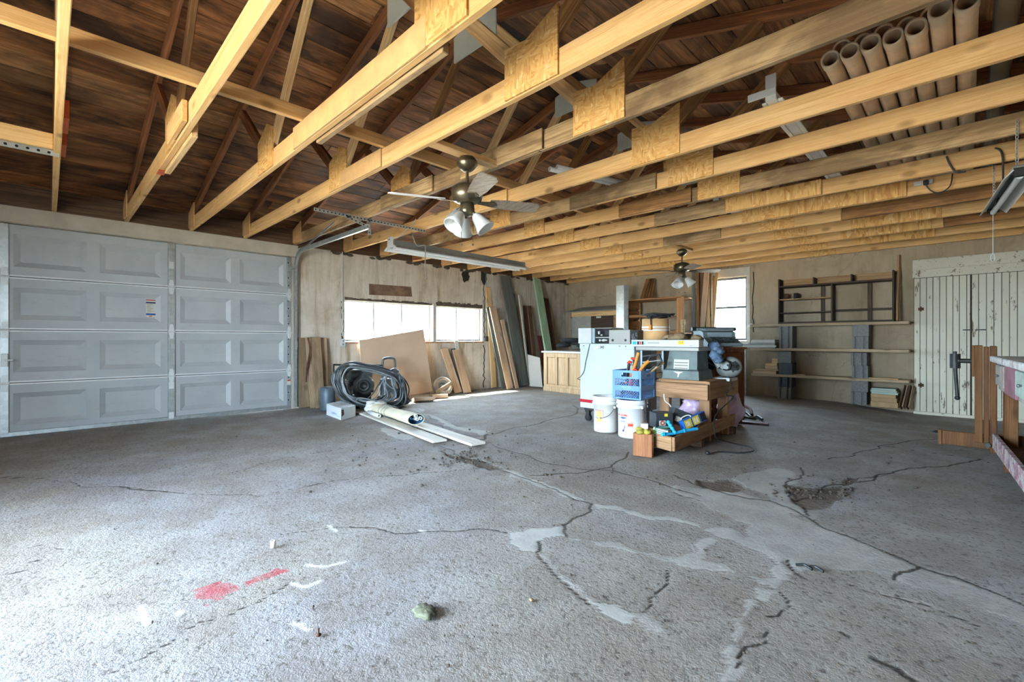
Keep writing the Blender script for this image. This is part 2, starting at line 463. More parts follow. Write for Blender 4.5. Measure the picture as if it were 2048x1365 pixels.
# ---------------------------------------------------------------- floor
def build_floor():
    def lines(spans):
        out = []
        for a, b, st in spans: out += list(np.arange(a, b - 1e-6, st))
        return np.array(out + [spans[-1][1]])
    xs = lines([(XL - 0.1, -4.6, 0.028), (-4.6, -2.6, 0.016), (-2.6, XR + 0.1, 0.0125)])
    ys = lines([(YF - 0.3, 0.0, 0.06), (0.0, 4.4, 0.0125), (4.4, YB + 0.1, 0.026)])
    X, Y = np.meshgrid(xs, ys); nx, ny = len(xs), len(ys)
    crack = np.zeros_like(X); patch = np.zeros_like(X); red = np.zeros_like(X); chalk = np.zeros_like(X); rough = np.zeros_like(X)
    rnd = random.Random(4)
    def wig(pts, amp, levels=4):
        for k in range(levels):
            q = [pts[0]]
            for a, b in zip(pts, pts[1:]):
                d = b - a; L = math.hypot(d[0], d[1])
                q += [(a + b) / 2 + np.array((-d[1], d[0])) * amp * rnd.uniform(-1, 1), b]
            pts = q
        return pts
    def P(px): return [np.array(fl(*p)[:2]) for p in px]
    def stroke(arr, px, w, val=1.0, amp=0.12, lv=3):
        pts = wig(P(px), amp, lv)
        for a, b in zip(pts, pts[1:]):
            lo, hi = np.minimum(a, b) - 4 * w, np.maximum(a, b) + 4 * w
            i0, i1 = np.searchsorted(xs, (lo[0], hi[0])); j0, j1 = np.searchsorted(ys, (lo[1], hi[1]))
            if i1 <= i0 or j1 <= j0: continue
            sx, sy = X[j0:j1, i0:i1], Y[j0:j1, i0:i1]
            d = b - a; L2 = max(d @ d, 1e-9)
            t = np.clip(((sx - a[0]) * d[0] + (sy - a[1]) * d[1]) / L2, 0, 1)
            dist = np.hypot(sx - a[0] - t * d[0], sy - a[1] - t * d[1])
            arr[j0:j1, i0:i1] = np.maximum(arr[j0:j1, i0:i1], val * np.exp(-(dist / w) ** 2))
    def fill(arr, px, val=1.0, amp=0.16, lv=3):
        pts = P(px); pts = wig(pts + [pts[0]], amp, lv)
        poly = np.array(pts); lo, hi = poly.min(0), poly.max(0)
        i0, i1 = np.searchsorted(xs, (lo[0], hi[0])); j0, j1 = np.searchsorted(ys, (lo[1], hi[1]))
        sx, sy = X[j0:j1, i0:i1], Y[j0:j1, i0:i1]; ins = np.zeros(sx.shape, bool)
        for a, b in zip(poly, np.roll(poly, -1, 0)):
            c = ((a[1] > sy) != (b[1] > sy)) & (sx < (b[0] - a[0]) * (sy - a[1]) / (b[1] - a[1] + 1e-12) + a[0])
            ins ^= c
        arr[j0:j1, i0:i1] = np.where(ins, np.maximum(arr[j0:j1, i0:i1], val), arr[j0:j1, i0:i1])
    # smooth mortar repairs
    for px, v in (
        ([(1014,1068),(1072,1056),(1128,1052),(1133,1074),(1078,1082),(1074,1106),(1040,1102)], 1.0),
        ([(1004,938),(1040,944),(1110,974),(1168,1000),(1130,996),(1060,966)], 0.8),
        ([(1182,1008),(1230,1012),(1310,1034),(1402,1050),(1398,1058),(1300,1042),(1190,1020)], 0.9),
        ([(1134,1078),(1200,1096),(1330,1124),(1420,1140),(1412,1128),(1300,1106)], 0.6),
        ([(1085,1114),(1120,1160),(1180,1212),(1205,1216),(1150,1166),(1096,1112)], 0.45),
        ([(1184,1208),(1230,1210),(1268,1226),(1262,1252),(1216,1236)], 1.0),
        ([(1262,1226),(1300,1230),(1330,1264),(1290,1262)], 0.5),
        ([(1348,1126),(1392,1106),(1400,1080),(1430,1074),(1426,1090),(1404,1120),(1450,1130),(1470,1146),(1380,1138)], 0.7),
        ([(1404,1062),(1460,1056),(1520,1086),(1556,1118),(1584,1142),(1580,1160),(1552,1178),(1520,1168),(1484,1146),(1550,1156),(1556,1130),(1516,1102),(1460,1080)], 0.8),
        ([(1496,1196),(1540,1200),(1556,1180),(1510,1172),(1502,1220),(1460,1262),(1446,1304),(1438,1364),(1474,1364),(1476,1310),(1490,1262)], 0.75),
        ([(1350,970),(1440,978),(1560,1010),(1660,1060),(1760,1100),(1836,1130),(1790,1156),(1700,1140),(1600,1142),(1560,1120),(1500,1050),(1420,1020),(1350,988)], 0.6),
        ([(1836,1130),(1920,1160),(2047,1200),(2047,1250),(1900,1190),(1790,1156)], 0.5),
        ([(1500,944),(1560,936),(1590,944),(1574,972),(1584,996),(1540,1000),(1496,976),(1466,976)], 0.7),
        ([(1540,1000),(1586,996),(1616,1028),(1606,1032),(1556,1014)], 0.5),
        ([(800,815),(850,818),(985,862),(960,870),(880,844)], 0.95),
        ([(765,856),(800,864),(826,876),(812,880),(770,866)], 1.0),
    ): fill(patch, px, v)
    # broken, gravelly ground
    for px in ([(880,894),(930,912),(1004,936),(980,940),(920,918)], [(1575,970),(1640,978),(1770,950),(1700,968),(1612,1018),(1584,998)],
               [(1395,960),(1460,958),(1490,975),(1460,985),(1410,976)]):
        fill(rough, px, 1.0)
    # cracks
    for px, w in (
        ([(700,1052),(750,1054),(790,1066),(806,1066),(870,1062),(940,1058),(1000,1062),(1014,1066)], 0.008),
        ([(1128,1052),(1180,1024),(1184,1008)], 0.012), ([(1074,1106),(1110,1150),(1150,1184),(1180,1210)], 0.009),
        ([(1078,1082),(1074,1104)], 0.012), ([(1132,1074),(1130,1058),(1124,1048)], 0.012),
        ([(880,892),(930,914),(1004,940),(1090,972),(1182,1008)], 0.009),
        ([(700,958),(800,950),(960,936)], 0.007), ([(985,888),(1060,912),(1160,938),(1230,942),(1300,960),(1400,992)], 0.010),
        ([(1258,904),(1240,920),(1222,934),(1180,942),(1060,950)], 0.012),
        ([(975,870),(1010,860),(1090,842),(1140,832),(1146,810)], 0.014), ([(952,880),(968,878),(975,868)], 0.02),
        ([(700,888),(830,878)], 0.006), ([(830,814),(985,862)], 0.008), ([(785,832),(880,850),(960,872)], 0.010),
        ([(1348,950),(1400,972),(1460,990),(1540,1002),(1606,1030),(1660,1060),(1720,1082),(1840,1132),(1980,1178),(2047,1208)], 0.011),
        ([(1348,985),(1400,1002)], 0.008), ([(1616,1030),(1612,1020),(1580,986),(1584,960),(1602,934)], 0.012),
        ([(1584,1000),(1640,978),(1700,966),(1760,948),(1800,940),(1880,934),(1924,926),(1960,918)], 0.013),
        ([(1655,918),(1740,900),(1800,884),(1880,872)], 0.011), ([(1640,868),(1760,890),(1860,905),(1984,922)], 0.006),
        ([(1788,1156),(1800,1142),(1836,1132)], 0.012), ([(1556,1180),(1578,1210),(1540,1232),(1534,1230)], 0.008),
        ([(1534,1262),(1530,1280),(1490,1294),(1474,1336)], 0.008), ([(1576,1120),(1584,1140),(1612,1156)], 0.010),
        ([(1334,1140),(1330,1170),(1300,1196),(1286,1224)], 0.009),
        ([(0,952),(120,962),(240,974),(340,984),(440,990),(520,992),(700,958)], 0.006),
        ([(240,972),(300,980),(340,984)], 0.010), ([(455,948),(520,928),(620,908),(700,895)], 0.006),
        ([(220,1342),(340,1282),(400,1240),(520,1200),(590,1160)], 0.006), ([(0,1092),(80,1092),(130,1098)], 0.005),
        ([(0,1160),(60,1130),(100,1100)], 0.005), ([(1700,1166),(1860,1210),(1960,1250)], 0.006),
        ([(560,1068),(640,1058),(700,1052)], 0.005), ([(1744,1312),(1790,1334),(1830,1360)], 0.016), ([(1680,1262),(1698,1270)], 0.012),
    ): stroke(crack, px, w * 0.8)
    for px in ([(385,1180),(400,1172),(440,1160),(470,1168),(488,1178),(450,1190),(440,1198),(390,1190)], [(488,1168),(520,1148),(552,1134),(578,1136),(540,1154),(500,1170)], [(406,1208),(422,1202),(416,1208)]):
        fill(red, px, 0.8, 0.25)
    for px in ([(615,1128),(650,1132),(690,1122)], [(585,1165),(610,1172),(640,1160)], [(586,1244),(606,1246),(617,1256)], [(660,1050),(672,1062)],
               [(0,1000),(4,1002)], [(285,1210),(292,1246)], [(360,1220),(358,1226)], [(840,1060),(850,1064)]):
        stroke(chalk, px, 0.008, 0.9)
    Z = -0.0025 * crack + 0.0025 * (patch > 0) - 0.012 * rough
    nz = np.sin(X * 1.7 + 1.1) * np.cos(Y * 1.3) * 0.004
    Z = Z + nz - 0.004
    sm = lambda v: np.clip(v, 0, 1) ** 2 * (3 - 2 * np.clip(v, 0, 1))
    Z = Z - 0.085 * sm((X + 1.7) / 1.3) * sm((Y - 5.2) / 3.0)          # the slab falls towards the far right corner
    me = bpy.data.meshes.new('floor')
    idx = np.arange(nx * ny).reshape(ny, nx)
    quads = np.stack([idx[:-1, :-1], idx[:-1, 1:], idx[1:, 1:], idx[1:, :-1]], -1).reshape(-1, 4)
    me.vertices.add(nx * ny); me.vertices.foreach_set('co', np.stack([X, Y, Z], -1).ravel())
    nq = len(quads); me.loops.add(nq * 4); me.loops.foreach_set('vertex_index', quads.ravel())
    me.polygons.add(nq); me.polygons.foreach_set('loop_start', np.arange(nq) * 4); me.polygons.foreach_set('loop_total', np.full(nq, 4))
    me.polygons.foreach_set('use_smooth', np.ones(nq, bool))
    me.update(calc_edges=True)
    for nm, a in (('crack', crack), ('patch', patch), ('red', red), ('chalk', chalk), ('gravel', rough)):
        at = me.attributes.new(nm, 'FLOAT', 'POINT'); at.data.foreach_set('value', a.ravel())
    t = NT('concrete'); p = t.coords((1, 1, 1), False)
    A = lambda n: t.n('Attribute', attribute_name=n).outputs['Fac']
    n1 = t.noise(p, 0.55, 6, 0.6, 0.4); n2 = t.noise(p, 45, 4, 0.7); n3 = t.noise(p, 3.0, 6, 0.7); n4 = t.noise(p, 130, 2, 0.6)
    c = t.ramp(n1, [(0.3, rgb('8a8074')), (0.5, rgb('9b9791')), (0.7, rgb('908f96'))])
    c = t.mix(t.ramp(n3, [(0.42, (0.5,) * 3), (0.6, (0, 0, 0))]), c, rgb('756a5f'))
    c = t.mix(t.ramp(n3, [(0.6, (0, 0, 0)), (0.75, (0.5,) * 3)]), c, rgb('a5a19b'))
    c = t.mix(t.ramp(n2, [(0.34, (0.8,) * 3), (0.46, (0, 0, 0))]), c, rgb('574e46'))
    c = t.mix(t.ramp(n4, [(0.62, (0, 0, 0)), (0.72, (0.45,) * 3)]), c, rgb('b9b4ad'))
    pc = t.ramp(t.noise(p, 6, 5, 0.7), [(0.3, rgb('a3a29e')), (0.7, rgb('c2c1bc'))])
    c = t.mix(t.math('MULTIPLY', A('patch'), 0.85), c, pc)
    c = t.mix(t.math('MULTIPLY', A('gravel'), 0.7), c, rgb('5c4c3d'))
    rn = t.ramp(t.noise(p, 14, 4, 0.7), [(0.3, (0.3,) * 3), (0.6, (0.9,) * 3)])
    c = t.mix(t.math('MULTIPLY', A('red'), rn), c, rgb('a5263a'))
    c = t.mix(A('chalk'), c, rgb('dedbd6'))
    c = t.mix(t.ramp(A('crack'), [(0.3, (0, 0, 0)), (0.75, (0.9,) * 3)]), c, rgb('2e2620'))
    t.out(c, 0.86, 0, 0.25)
    h = t.math('MULTIPLY', t.math('ADD', n2, t.math('MULTIPLY', n4, 0.5)), t.math('MULTIPLY_ADD', A('patch'), -0.8, 1.0))
    h = t.math('ADD', h, t.math('MULTIPLY', t.math('MULTIPLY', A('gravel'), t.noise(p, 30, 4)), 2.0))
    t.bump(h, 0.5, 0.009)
    o = link('floor', me, 'concrete'); o['kind'] = 'structure'
    # clipped so the render sees one slab; ground outside the openings
build_floor()
G().box((-30, -30, -0.12), (24, YF - 0.3, -0.02)).box((-30, YF - 0.3, -0.12), (XL - 0.2, 30, -0.02)).box((XL - 0.2, YB + 0.2, -0.12), (24, 30, -0.02)).build('ground_outside', 'outdoor_ground', kind='structure')

# ---------------------------------------------------------------- walls
def wall(name, axis, inner, outer, a0, a1, z0, z1, holes, mat):
    """a wall slab across axis ('x' or 'y') with rectangular openings [(a0, a1, z0, z1)]"""
    aa = sorted({a0, a1, *[h[0] for h in holes], *[h[1] for h in holes]})
    zz = sorted({z0, z1, *[h[2] for h in holes], *[h[3] for h in holes]})
    g = G(); pt = (lambda d, a, z: (d, a, z)) if axis == 'x' else (lambda d, a, z: (a, d, z))
    def open_(i, j):
        if not (0 <= i < len(aa) - 1 and 0 <= j < len(zz) - 1): return True
        ca, cz = (aa[i] + aa[i + 1]) / 2, (zz[j] + zz[j + 1]) / 2
        return any(h[0] < ca < h[1] and h[2] < cz < h[3] for h in holes)
    for i in range(len(aa) - 1):
        for j in range(len(zz) - 1):
            if open_(i, j): continue
            A0, A1, Z0, Z1 = aa[i], aa[i + 1], zz[j], zz[j + 1]
            for d in (inner, outer): g.add([pt(d, A0, Z0), pt(d, A1, Z0), pt(d, A1, Z1), pt(d, A0, Z1)], [(0, 1, 2, 3)])
            for (di, dj, q) in ((-1, 0, (A0, Z0, A0, Z1)), (1, 0, (A1, Z0, A1, Z1)), (0, -1, (A0, Z0, A1, Z0)), (0, 1, (A0, Z1, A1, Z1))):
                if open_(i + di, j + dj):
                    g.add([pt(inner, q[0], q[1]), pt(inner, q[2], q[3]), pt(outer, q[2], q[3]), pt(outer, q[0], q[1])], [(0, 1, 2, 3)])
    o = g.build(name, mat, kind='structure')
    bm = bmesh.new(); bm.from_mesh(o.data); bmesh.ops.remove_doubles(bm, verts=bm.verts, dist=1e-5)
    bmesh.ops.recalc_face_normals(bm, faces=bm.faces); bm.to_mesh(o.data); bm.free()
    return o
W1 = (3.20, 4.82, 0.935, 1.59); W2 = (4.90, 6.01, 0.935, 1.585)
D1 = (-0.33, 2.42)
wl = wall('wall_left', 'x', XL, XL - 0.2, YF - 0.2, YB + 0.2, -0.02, 2.53, [(D1[0], D1[1], -0.02, 2.13), W1, W2], 'plaster_left')
W3 = (-3.40, -2.79, 0.95, 2.10)
wb = wall('wall_back', 'y', YB, YB + 0.2, XL - 0.2, XR + 0.2, -0.16, 2.46, [W3], 'plaster_back')
# gable above the back wall, and the right and front walls (the front one has the open overhead door)
def gable(name, y0, y1, mat):
    zt = lambda x: ZHEEL + 0.12 + SLOPE * (min(x, 2 * XRIDGE - x) - (XL - 0.2))
    pts = [(XL - 0.2, y0, 2.44), (XR + 0.2, y0, 2.44), (XR + 0.2, y0, zt(XR + 0.2)), (XRIDGE, y0, zt(XRIDGE)), (XL - 0.2, y0, zt(XL - 0.2))]
    G().prism(pts, (0, y1 - y0, 0)).build(name, mat, kind='structure')
gable('wall_gable_back', YB + 0.02, YB + 0.2, 'plate_dark')
gable('wall_gable_front', YF - 0.2, YF, 'plate_dark')
wall('wall_right', 'x', XR, XR + 0.2, YF - 0.2, YB + 0.2, -0.16, 2.46, [], 'plaster_rest')
wall('wall_front', 'y', YF, YF - 0.2, XL - 0.2, XR + 0.2, -0.02, 2.46, [(-3.3, -1.2, -0.02, 1.95)], 'plaster_rest')
# dark top plate on the left wall, made taller to stand in for the shade there too; painted header board over the overhead door
t1 = board('trim_1', (XL + 0.008, YF + 0.02, 2.41), (XL + 0.008, YB - 0.01, 2.41), 0.22, 0.02, (0, 0, 1), 'plate_dark'); t1['kind'] = 'structure'
t2 = board('trim_2', (XL + 0.018, YF + 0.05, 2.215), (XL + 0.018, 2.50, 2.215), 0.165, 0.034, (0, 0, 1), 'header_paint'); t2['kind'] = 'structure'
t3 = board('trim_3', (XL + 0.012, 2.475, 0.01), (XL + 0.012, 2.475, 2.13), 0.11, 0.022, (0, 1, 0), 'header_paint'); t3['kind'] = 'structure'

# ---------------------------------------------------------------- roof boards
roof = G()
def zs(x): return ZHEEL - 0.02 + 0.10 + SLOPE * (min(x, 2 * XRIDGE - x) - XL)       # underside of the boards
xe0, xe1 = XL - 0.35, XR + 0.35
roof.prism([(xe0, YF - 2.8, zs(xe0) + 0.035), (XRIDGE, YF - 2.8, zs(XRIDGE) + 0.035), (xe1, YF - 2.8, zs(xe1) + 0.035),
            (xe1, YF - 2.8, zs(xe1) + 0.08), (XRIDGE, YF - 2.8, zs(XRIDGE) + 0.08), (xe0, YF - 2.8, zs(xe0) + 0.08)], (0, YB - YF + 3.2, 0))  # unseen front overhang, stretched far out to hold back light at the doorway
ceil = roof.build('ceiling', 'deck_dark', kind='structure')
rnd = random.Random(11)
for side in (-1, 1):
    ux = math.cos(math.atan(SLOPE)); run = (XRIDGE - xe0) / ux; w = 0.195; n = int(run / w)
    for i in range(n):
        xm = xe0 + (i + 0.5) * w * ux if side < 0 else xe1 - (i + 0.5) * w * ux
        sd = (ux, 0, SLOPE * ux) if side < 0 else (-ux, 0, SLOPE * ux)
        y = YF - 0.2; cuts = [rnd.uniform(1.2, 3.6), rnd.uniform(4.6, 6.8)]
        for a, b in zip([YF - 0.2] + cuts, cuts + [YB + 0.2]):
            board('plank', (xm, a + 0.003, zs(xm) + 0.016 + rnd.uniform(0, .004)), (xm, b - 0.003, zs(xm) + 0.016), w - 0.006, 0.022, sd,
                  rnd.choice(['sheathing', 'sheathing', 'sheathing_pale']), ceil, ch=0.002)

# ---------------------------------------------------------------- trusses
TY = [0.05, 0.63, 1.24, 1.83, 2.46, 3.20, 3.81, 4.42, 5.03, 5.64, 6.25, 6.86, 7.47, 8.08, 8.68]
CHM = ['pine_new', 'pine_new', 'pine_new', 'pine_new', 'lumber_grey', 'pine_new', 'pine_new', 'lumber_grey', 'pine_new', 'pine_new', 'lumber_brown', 'pine_new', 'lumber_brown', 'pine_new', 'pine_new']
TLAB = ['roof truss seen end-on at far left, with orange plates on its chord', 'roof truss second from the left, its chord stretched with a short sister board',
        'yellow roof truss third from the left, with a long plywood splice plate', 'yellow roof truss fourth from the left, the near ceiling fan just behind it',
        'weathered grey roof truss just behind the near ceiling fan', 'yellow roof truss just behind the open ends of the stored pipes',
        'knotty yellow roof truss, second one crossing below the stored pipes', 'dark stained roof truss crossing below the middle of the stored pipes',
        'orange-yellow roof truss the outlet strip hangs just behind', 'orange-yellow roof truss right behind the white outlet strip',
        'brown weathered roof truss second behind the outlet strip', 'yellow roof truss just behind the far ceiling fan', 'brown roof truss third from the back wall',
        'yellow roof truss second from the back wall', 'yellow roof truss right against the back wall']
N1, N2 = -3.95, -1.66
for k, y in enumerate(TY):
    T = thing('roof_truss', TLAB[k], 'roof truss', (XRIDGE, y, ZC), group='roof trusses')
    if k >= 4:
        q = {4: -2.15, 6: -2.6, 7: -2.2, 10: -1.0, 12: -0.2}.get(k)
    else: q = None
    if q is None: board('bottom_chord', (XL - 0.05, y, ZC + 0.07), (XR + 0.05, y, ZC + 0.07), 0.14, 0.038, (0, 0, 1), CHM[k], T)
    else:
        a = 'lumber_brown' if CHM[k] == 'pine_new' else 'pine_new'
        board('bottom_chord', (XL - 0.05, y, ZC + 0.07), (q, y, ZC + 0.07), 0.14, 0.038, (0, 0, 1), 'lumber_grey' if k == 6 else CHM[k] if k == 4 else a, T)
        board('bottom_chord', (q + 0.004, y, ZC + 0.07), (XR + 0.05, y, ZC + 0.07), 0.14, 0.038, (0, 0, 1), CHM[k], T)
    zr = lambda x: zs(x) - 0.045
    for e in (XL - 0.3, XR + 0.3):
        board('rafter', (e, y, zr(e)), (XRIDGE, y, zr(XRIDGE)), 0.089, 0.038, (0, 0, 1), 'rafter_old', T)
    for s, nx in ((-1, N1), (1, N2)):
        xm = nx + s * 0.72
        board('web', (nx + s * 0.06, y, ZC + 0.16), (xm, y, zr(xm) - 0.03), 0.089, 0.038, (1, 0, 0), 'rafter_old' if s < 0 else 'lumber_brown', T)
        board('web', (nx - s * 0.08, y, ZC + 0.16), (XRIDGE + s * 0.10, y, zr(XRIDGE) - 0.04), 0.089, 0.036, (1, 0, 0), 'pine_pale' if (k + s) % 3 else 'lumber_brown', T)
    gy = y - 0.019
    def gus(pts, m, nm='gusset'):
        G().prism([(x, gy, z) for x, z in pts], (0, -0.012, 0)).build(nm, m, T)
    if k not in (0, ):
        z0 = ZC + 0.005
        gus([(N1 - .17, z0), (N1 + .17, z0), (N1 + .17, z0 + .30), (N1 + .05, z0 + .36), (N1 - .17, z0 + .26)], 'osb')
        gus([(N2 - .18, z0), (N2 + .2, z0), (N2 + .2, z0 + .36), (N2 - .02, z0 + .27), (N2 - .18, z0 + .29)], 'osb')
        gus([(XL + .02, z0 + .02), (XL + .30, z0), (XL + .30, zr(XL + .3) + .03), (XL + .02, zr(XL) + .03)], 'plywood' if k != 7 else 'rafter_old')
        gus([(XR - .02, z0 + .02), (XR - .30, z0), (XR - .30, zr(XR - .3) + .03), (XR - .02, zr(XR) + .03)], 'plywood')
    zp = zr(XRIDGE)
    gus([(XRIDGE - .26, zp - .24), (XRIDGE + .26, zp - .24), (XRIDGE + .26, zp - .03), (XRIDGE, zp + .04), (XRIDGE - .26, zp - .03)], 'osb' if k in (2, 7, 10) else 'white_board')
    if k == 2:
        board('splice_plate', (-3.35, gy - .008, ZC + .075), (-1.75, gy - .008, ZC + .075), 0.15, 0.012, (0, 0, 1), 'plywood', T)
        board('splice_board', (-3.1, y + .045, ZC + .055), (-1.7, y + .045, ZC + .055), 0.14, 0.038, (0, 0, 1), 'lumber_grey', T)
    if k == 1:
        board('splice_board', (-4.5, y + .04, ZC + .05), (-3.55, y + .04, ZC + .05), 0.14, 0.038, (0, 0, 1), 'pine_pale', T)
        board('splice_board', (-3.9, gy - .02, ZC + .075), (-3.4, gy - .02, ZC + .075), 0.13, 0.03, (0, 0, 1), 'pine_new', T)
        G().box((-4.6, y - .018, ZC - .008), (-4.48, y + .03, ZC)).build('tag', 'orange_tag', T)
    if k == 3:
        board('splice_plate', (-3.9, gy - .008, ZC + .07), (-3.2, gy - .008, ZC + .07), 0.14, 0.012, (0, 0, 1), 'plywood', T)
    if k == 0:
        for xx in (-4.75, -4.2): G().box((xx, y + .02, ZC + .02), (xx + .3, y + .045, ZC + .13)).build('tag', 'orange_tag', T)
    for (kk, x0, x1, m) in ((4, -3.0, -2.1, 'lumber_grey'), (4, -4.3, -3.4, 'lumber_grey'), (6, -2.9, -1.95, 'lumber_grey'), (7, -2.7, -1.9, 'lumber_brown'), (8, -2.6, -1.8, 'lumber_grey'), (8, -1.8, -0.95, 'osb'), (9, -1.5, -0.4, 'osb'), (11, -1.0, -0.2, 'osb'), (12, -1.2, -.3, 'osb'), (13, -1.15, -0.3, 'osb'), (10, -3.1, -2.3, 'lumber_grey'), (5, -3.6, -3.2, 'pine_new')):
        if kk == k: board('splice_plate', (x0, gy - .016, ZC + .072), (x1, gy - .016, ZC + .072), 0.142, 0.02, (0, 0, 1), m, T)
zb = ZC + 0.14
board('ceiling_brace', (-3.18, YF + 0.1, zb + 0.045), (-3.18, 5.2, zb + 0.045), 0.089, 0.038, (0, 0, 1), 'pine_new',
      label='long pine brace laid across the tops of the left trusses', cat='brace')
# ---------------------------------------------------------------- sectional overhead door
DX = XL - 0.02
door = G().box((DX - 0.06, D1[0] - 0.02, 0.0), (DX - 0.05, D1[1] + 0.02, 2.16)).build('door_1', 'steel_dark', kind='structure')
PH = 2.13 / 4
PAN = []
for b in range(2):
    y0 = D1[0] + 0.02 + b * 1.375
    PAN += [(y0 + 0.07, y0 + 0.61), (y0 + 0.715, y0 + 1.255)]
for r in range(4):
    z0, z1 = r * PH + 0.012, (r + 1) * PH - 0.006
    pz0, pz1 = r * PH + 0.105, r * PH + 0.43
    g = G(); ya = sorted({D1[0], D1[1], *[v for p in PAN for v in p]}); za = [z0, pz0, pz1, z1]
    for i in range(len(ya) - 1):
        for j in range(3):
            if j == 1 and any(p[0] <= ya[i] + 1e-6 and ya[i + 1] <= p[1] + 1e-6 for p in PAN): continue
            g.add([(DX, ya[i], za[j]), (DX, ya[i + 1], za[j]), (DX, ya[i + 1], za[j + 1]), (DX, ya[i], za[j + 1])], [(0, 1, 2, 3)])
    g.box((DX - 0.045, D1[0], z0), (DX - 0.04, D1[1], z1))
    for z in (z0, z1): g.add([(DX, D1[0], z), (DX, D1[1], z), (DX - .045, D1[1], z), (DX - .045, D1[0], z)], [(0, 1, 2, 3)])
    sec = g.build('section', 'door_steel', door)
    for (a, b) in PAN:
        m_, dp = 0.05, 0.026
        o = [(DX, a, pz0), (DX, b, pz0), (DX, b, pz1), (DX, a, pz1)]
        k = [(DX - .004, a + .006, pz0 + .006), (DX - .004, b - .006, pz0 + .006), (DX - .004, b - .006, pz1 - .006), (DX - .004, a + .006, pz1 - .006)]
        i_ = [(DX - dp, a + m_, pz0 + m_), (DX - dp, b - m_, pz0 + m_), (DX - dp, b - m_, pz1 - m_), (DX - dp, a + m_, pz1 - m_)]
        G().add(o + k + i_, [(q, (q + 1) % 4, 4 + (q + 1) % 4, 4 + q) for q in range(4)] + [(4 + q, 4 + (q + 1) % 4, 8 + (q + 1) % 4, 8 + q) for q in range(4)] + [(8, 9, 10, 11)]).build('panel', 'door_steel', sec)
for r in (1, 2, 3):
    z = r * PH
    G().box((DX, D1[0], z + .004), (DX + .014, D1[1], z + .022), ch=.003).box((DX, D1[0], z - .018), (DX + .016, D1[1], z - .002), ch=.003).build('seam_strip', 'steel_white', door)
G().box((DX, D1[0], 0.0), (DX + .018, D1[1], 0.045), ch=.003).build('bottom_bar', 'galvanized', door)
def stile(y, w, holes=False):
    s = G().box((DX + .001, y - w / 2, 0.03), (DX + .02, y + w / 2, 2.125), ch=.003).build('stile', 'galvanized', door)
    if holes:
        for q in range(19): G().cyl((DX + .0195, y - .012, .12 + q * .107), (DX + .0212, y - .012, .12 + q * .107), .0085, n=10).build('punched_hole', 'black_hole', s)
stile(D1[0] + .03, .06); stile(1.045, .07); stile(D1[1] - .03, .06, True)
def hinge(y, z):
    g = G()
    for s in (-1, 1):
        g.prism([(DX + .021, y - .028, z), (DX + .021, y + .028, z), (DX + .021, y + .016, z + s * .085), (DX + .021, y - .016, z + s * .085)][::s], (.004, 0, 0))
    g.cyl((DX + .03, y - .035, z), (DX + .03, y + .035, z), .009, n=10)
    for s in (-1, 1): g.cyl((DX + .024, y, z + s * .06), (DX + .031, y, z + s * .06), .008, n=8)
    g.build('hinge', 'steel_white', door)
for r in (1, 2, 3):
    for y in (D1[0] + .03, 1.045, D1[1] - .03): hinge(y, r * PH)
for z in (1.86, 0.42, 0.06): G().box((DX + .02, 1.02, z - .04), (DX + .026, 1.07, z + .04), ch=.001).cyl((DX + .026, 1.045, z), (DX + .032, 1.045, z), .008, n=8).build('bracket', 'steel_white', door)
G().box((DX + .02, D1[1] - .06, 1.93), (DX + .05, D1[1] + .0, 2.03), ch=.003).cyl((DX + .06, D1[1] - .03, 1.97), (DX + .06, D1[1] + .06, 1.97), .012).build('top_roller_bracket', 'galvanized', door)
g = G().box((DX + .02, D1[0] + .01, .70), (DX + .05, D1[0] + .055, .83), ch=.003).cyl((DX + .05, D1[0] + .03, .765), (DX + .08, D1[0] + .03, .765), .012).cyl((DX + .075, D1[0] + .03, .765), (DX + .075, D1[0] + .09, .765), .008)
g.build('slide_lock', 'steel_white', door)
# warning sticker with coloured bands and lines of small print
stk = G().box((DX - .026, .811, 1.232), (DX - .0242, .899, 1.44)).build('warning_sticker', 'sticker_white' if plain('sticker_white', 'c9c6b8', .5, var=.03) else '', door)
sx = DX - .0238
plain('sticker_red', 'a5321f', .5, var=0); plain('sticker_navy', '1d2a4a', .5, var=0); plain('sticker_blue', '1c4f96', .5, var=0); plain('sticker_orange', 'b5701c', .5, var=0); plain('ink_grey', '6d6a60', .6, var=0); plain('ink_black', '1a1a1c', .6, var=0)
for (z0, z1, m, a, b) in ((1.425, 1.437, 'sticker_red', 0, 1), (1.392, 1.41, 'sticker_navy', 0, 1), (1.254, 1.276, 'sticker_blue', 0, 1), (1.236, 1.249, 'sticker_orange', .3, .65)):
    G().box((sx - .0004, .811 + .088 * a, z0), (sx + .0004, .811 + .088 * b, z1)).build('colour_band', m, stk)
for q in range(8):
    z = 1.380 - q * .0130
    G().box((sx - .0004, .819, z - .0018), (sx + .0004, .819 + .072 * (.75 + .25 * math.sin(q * 2.3)), z + .002)).build('print_line', 'ink_grey', stk)
st2 = G().box((DX + .0205, D1[1] - .055, .33), (DX + .0215, D1[1] - .012, .41)).build('small_sticker', 'sticker_white', door)
G().box((DX + .0213, D1[1] - .053, .385), (DX + .0222, D1[1] - .014, .405)).build('colour_band', 'sticker_red', st2)

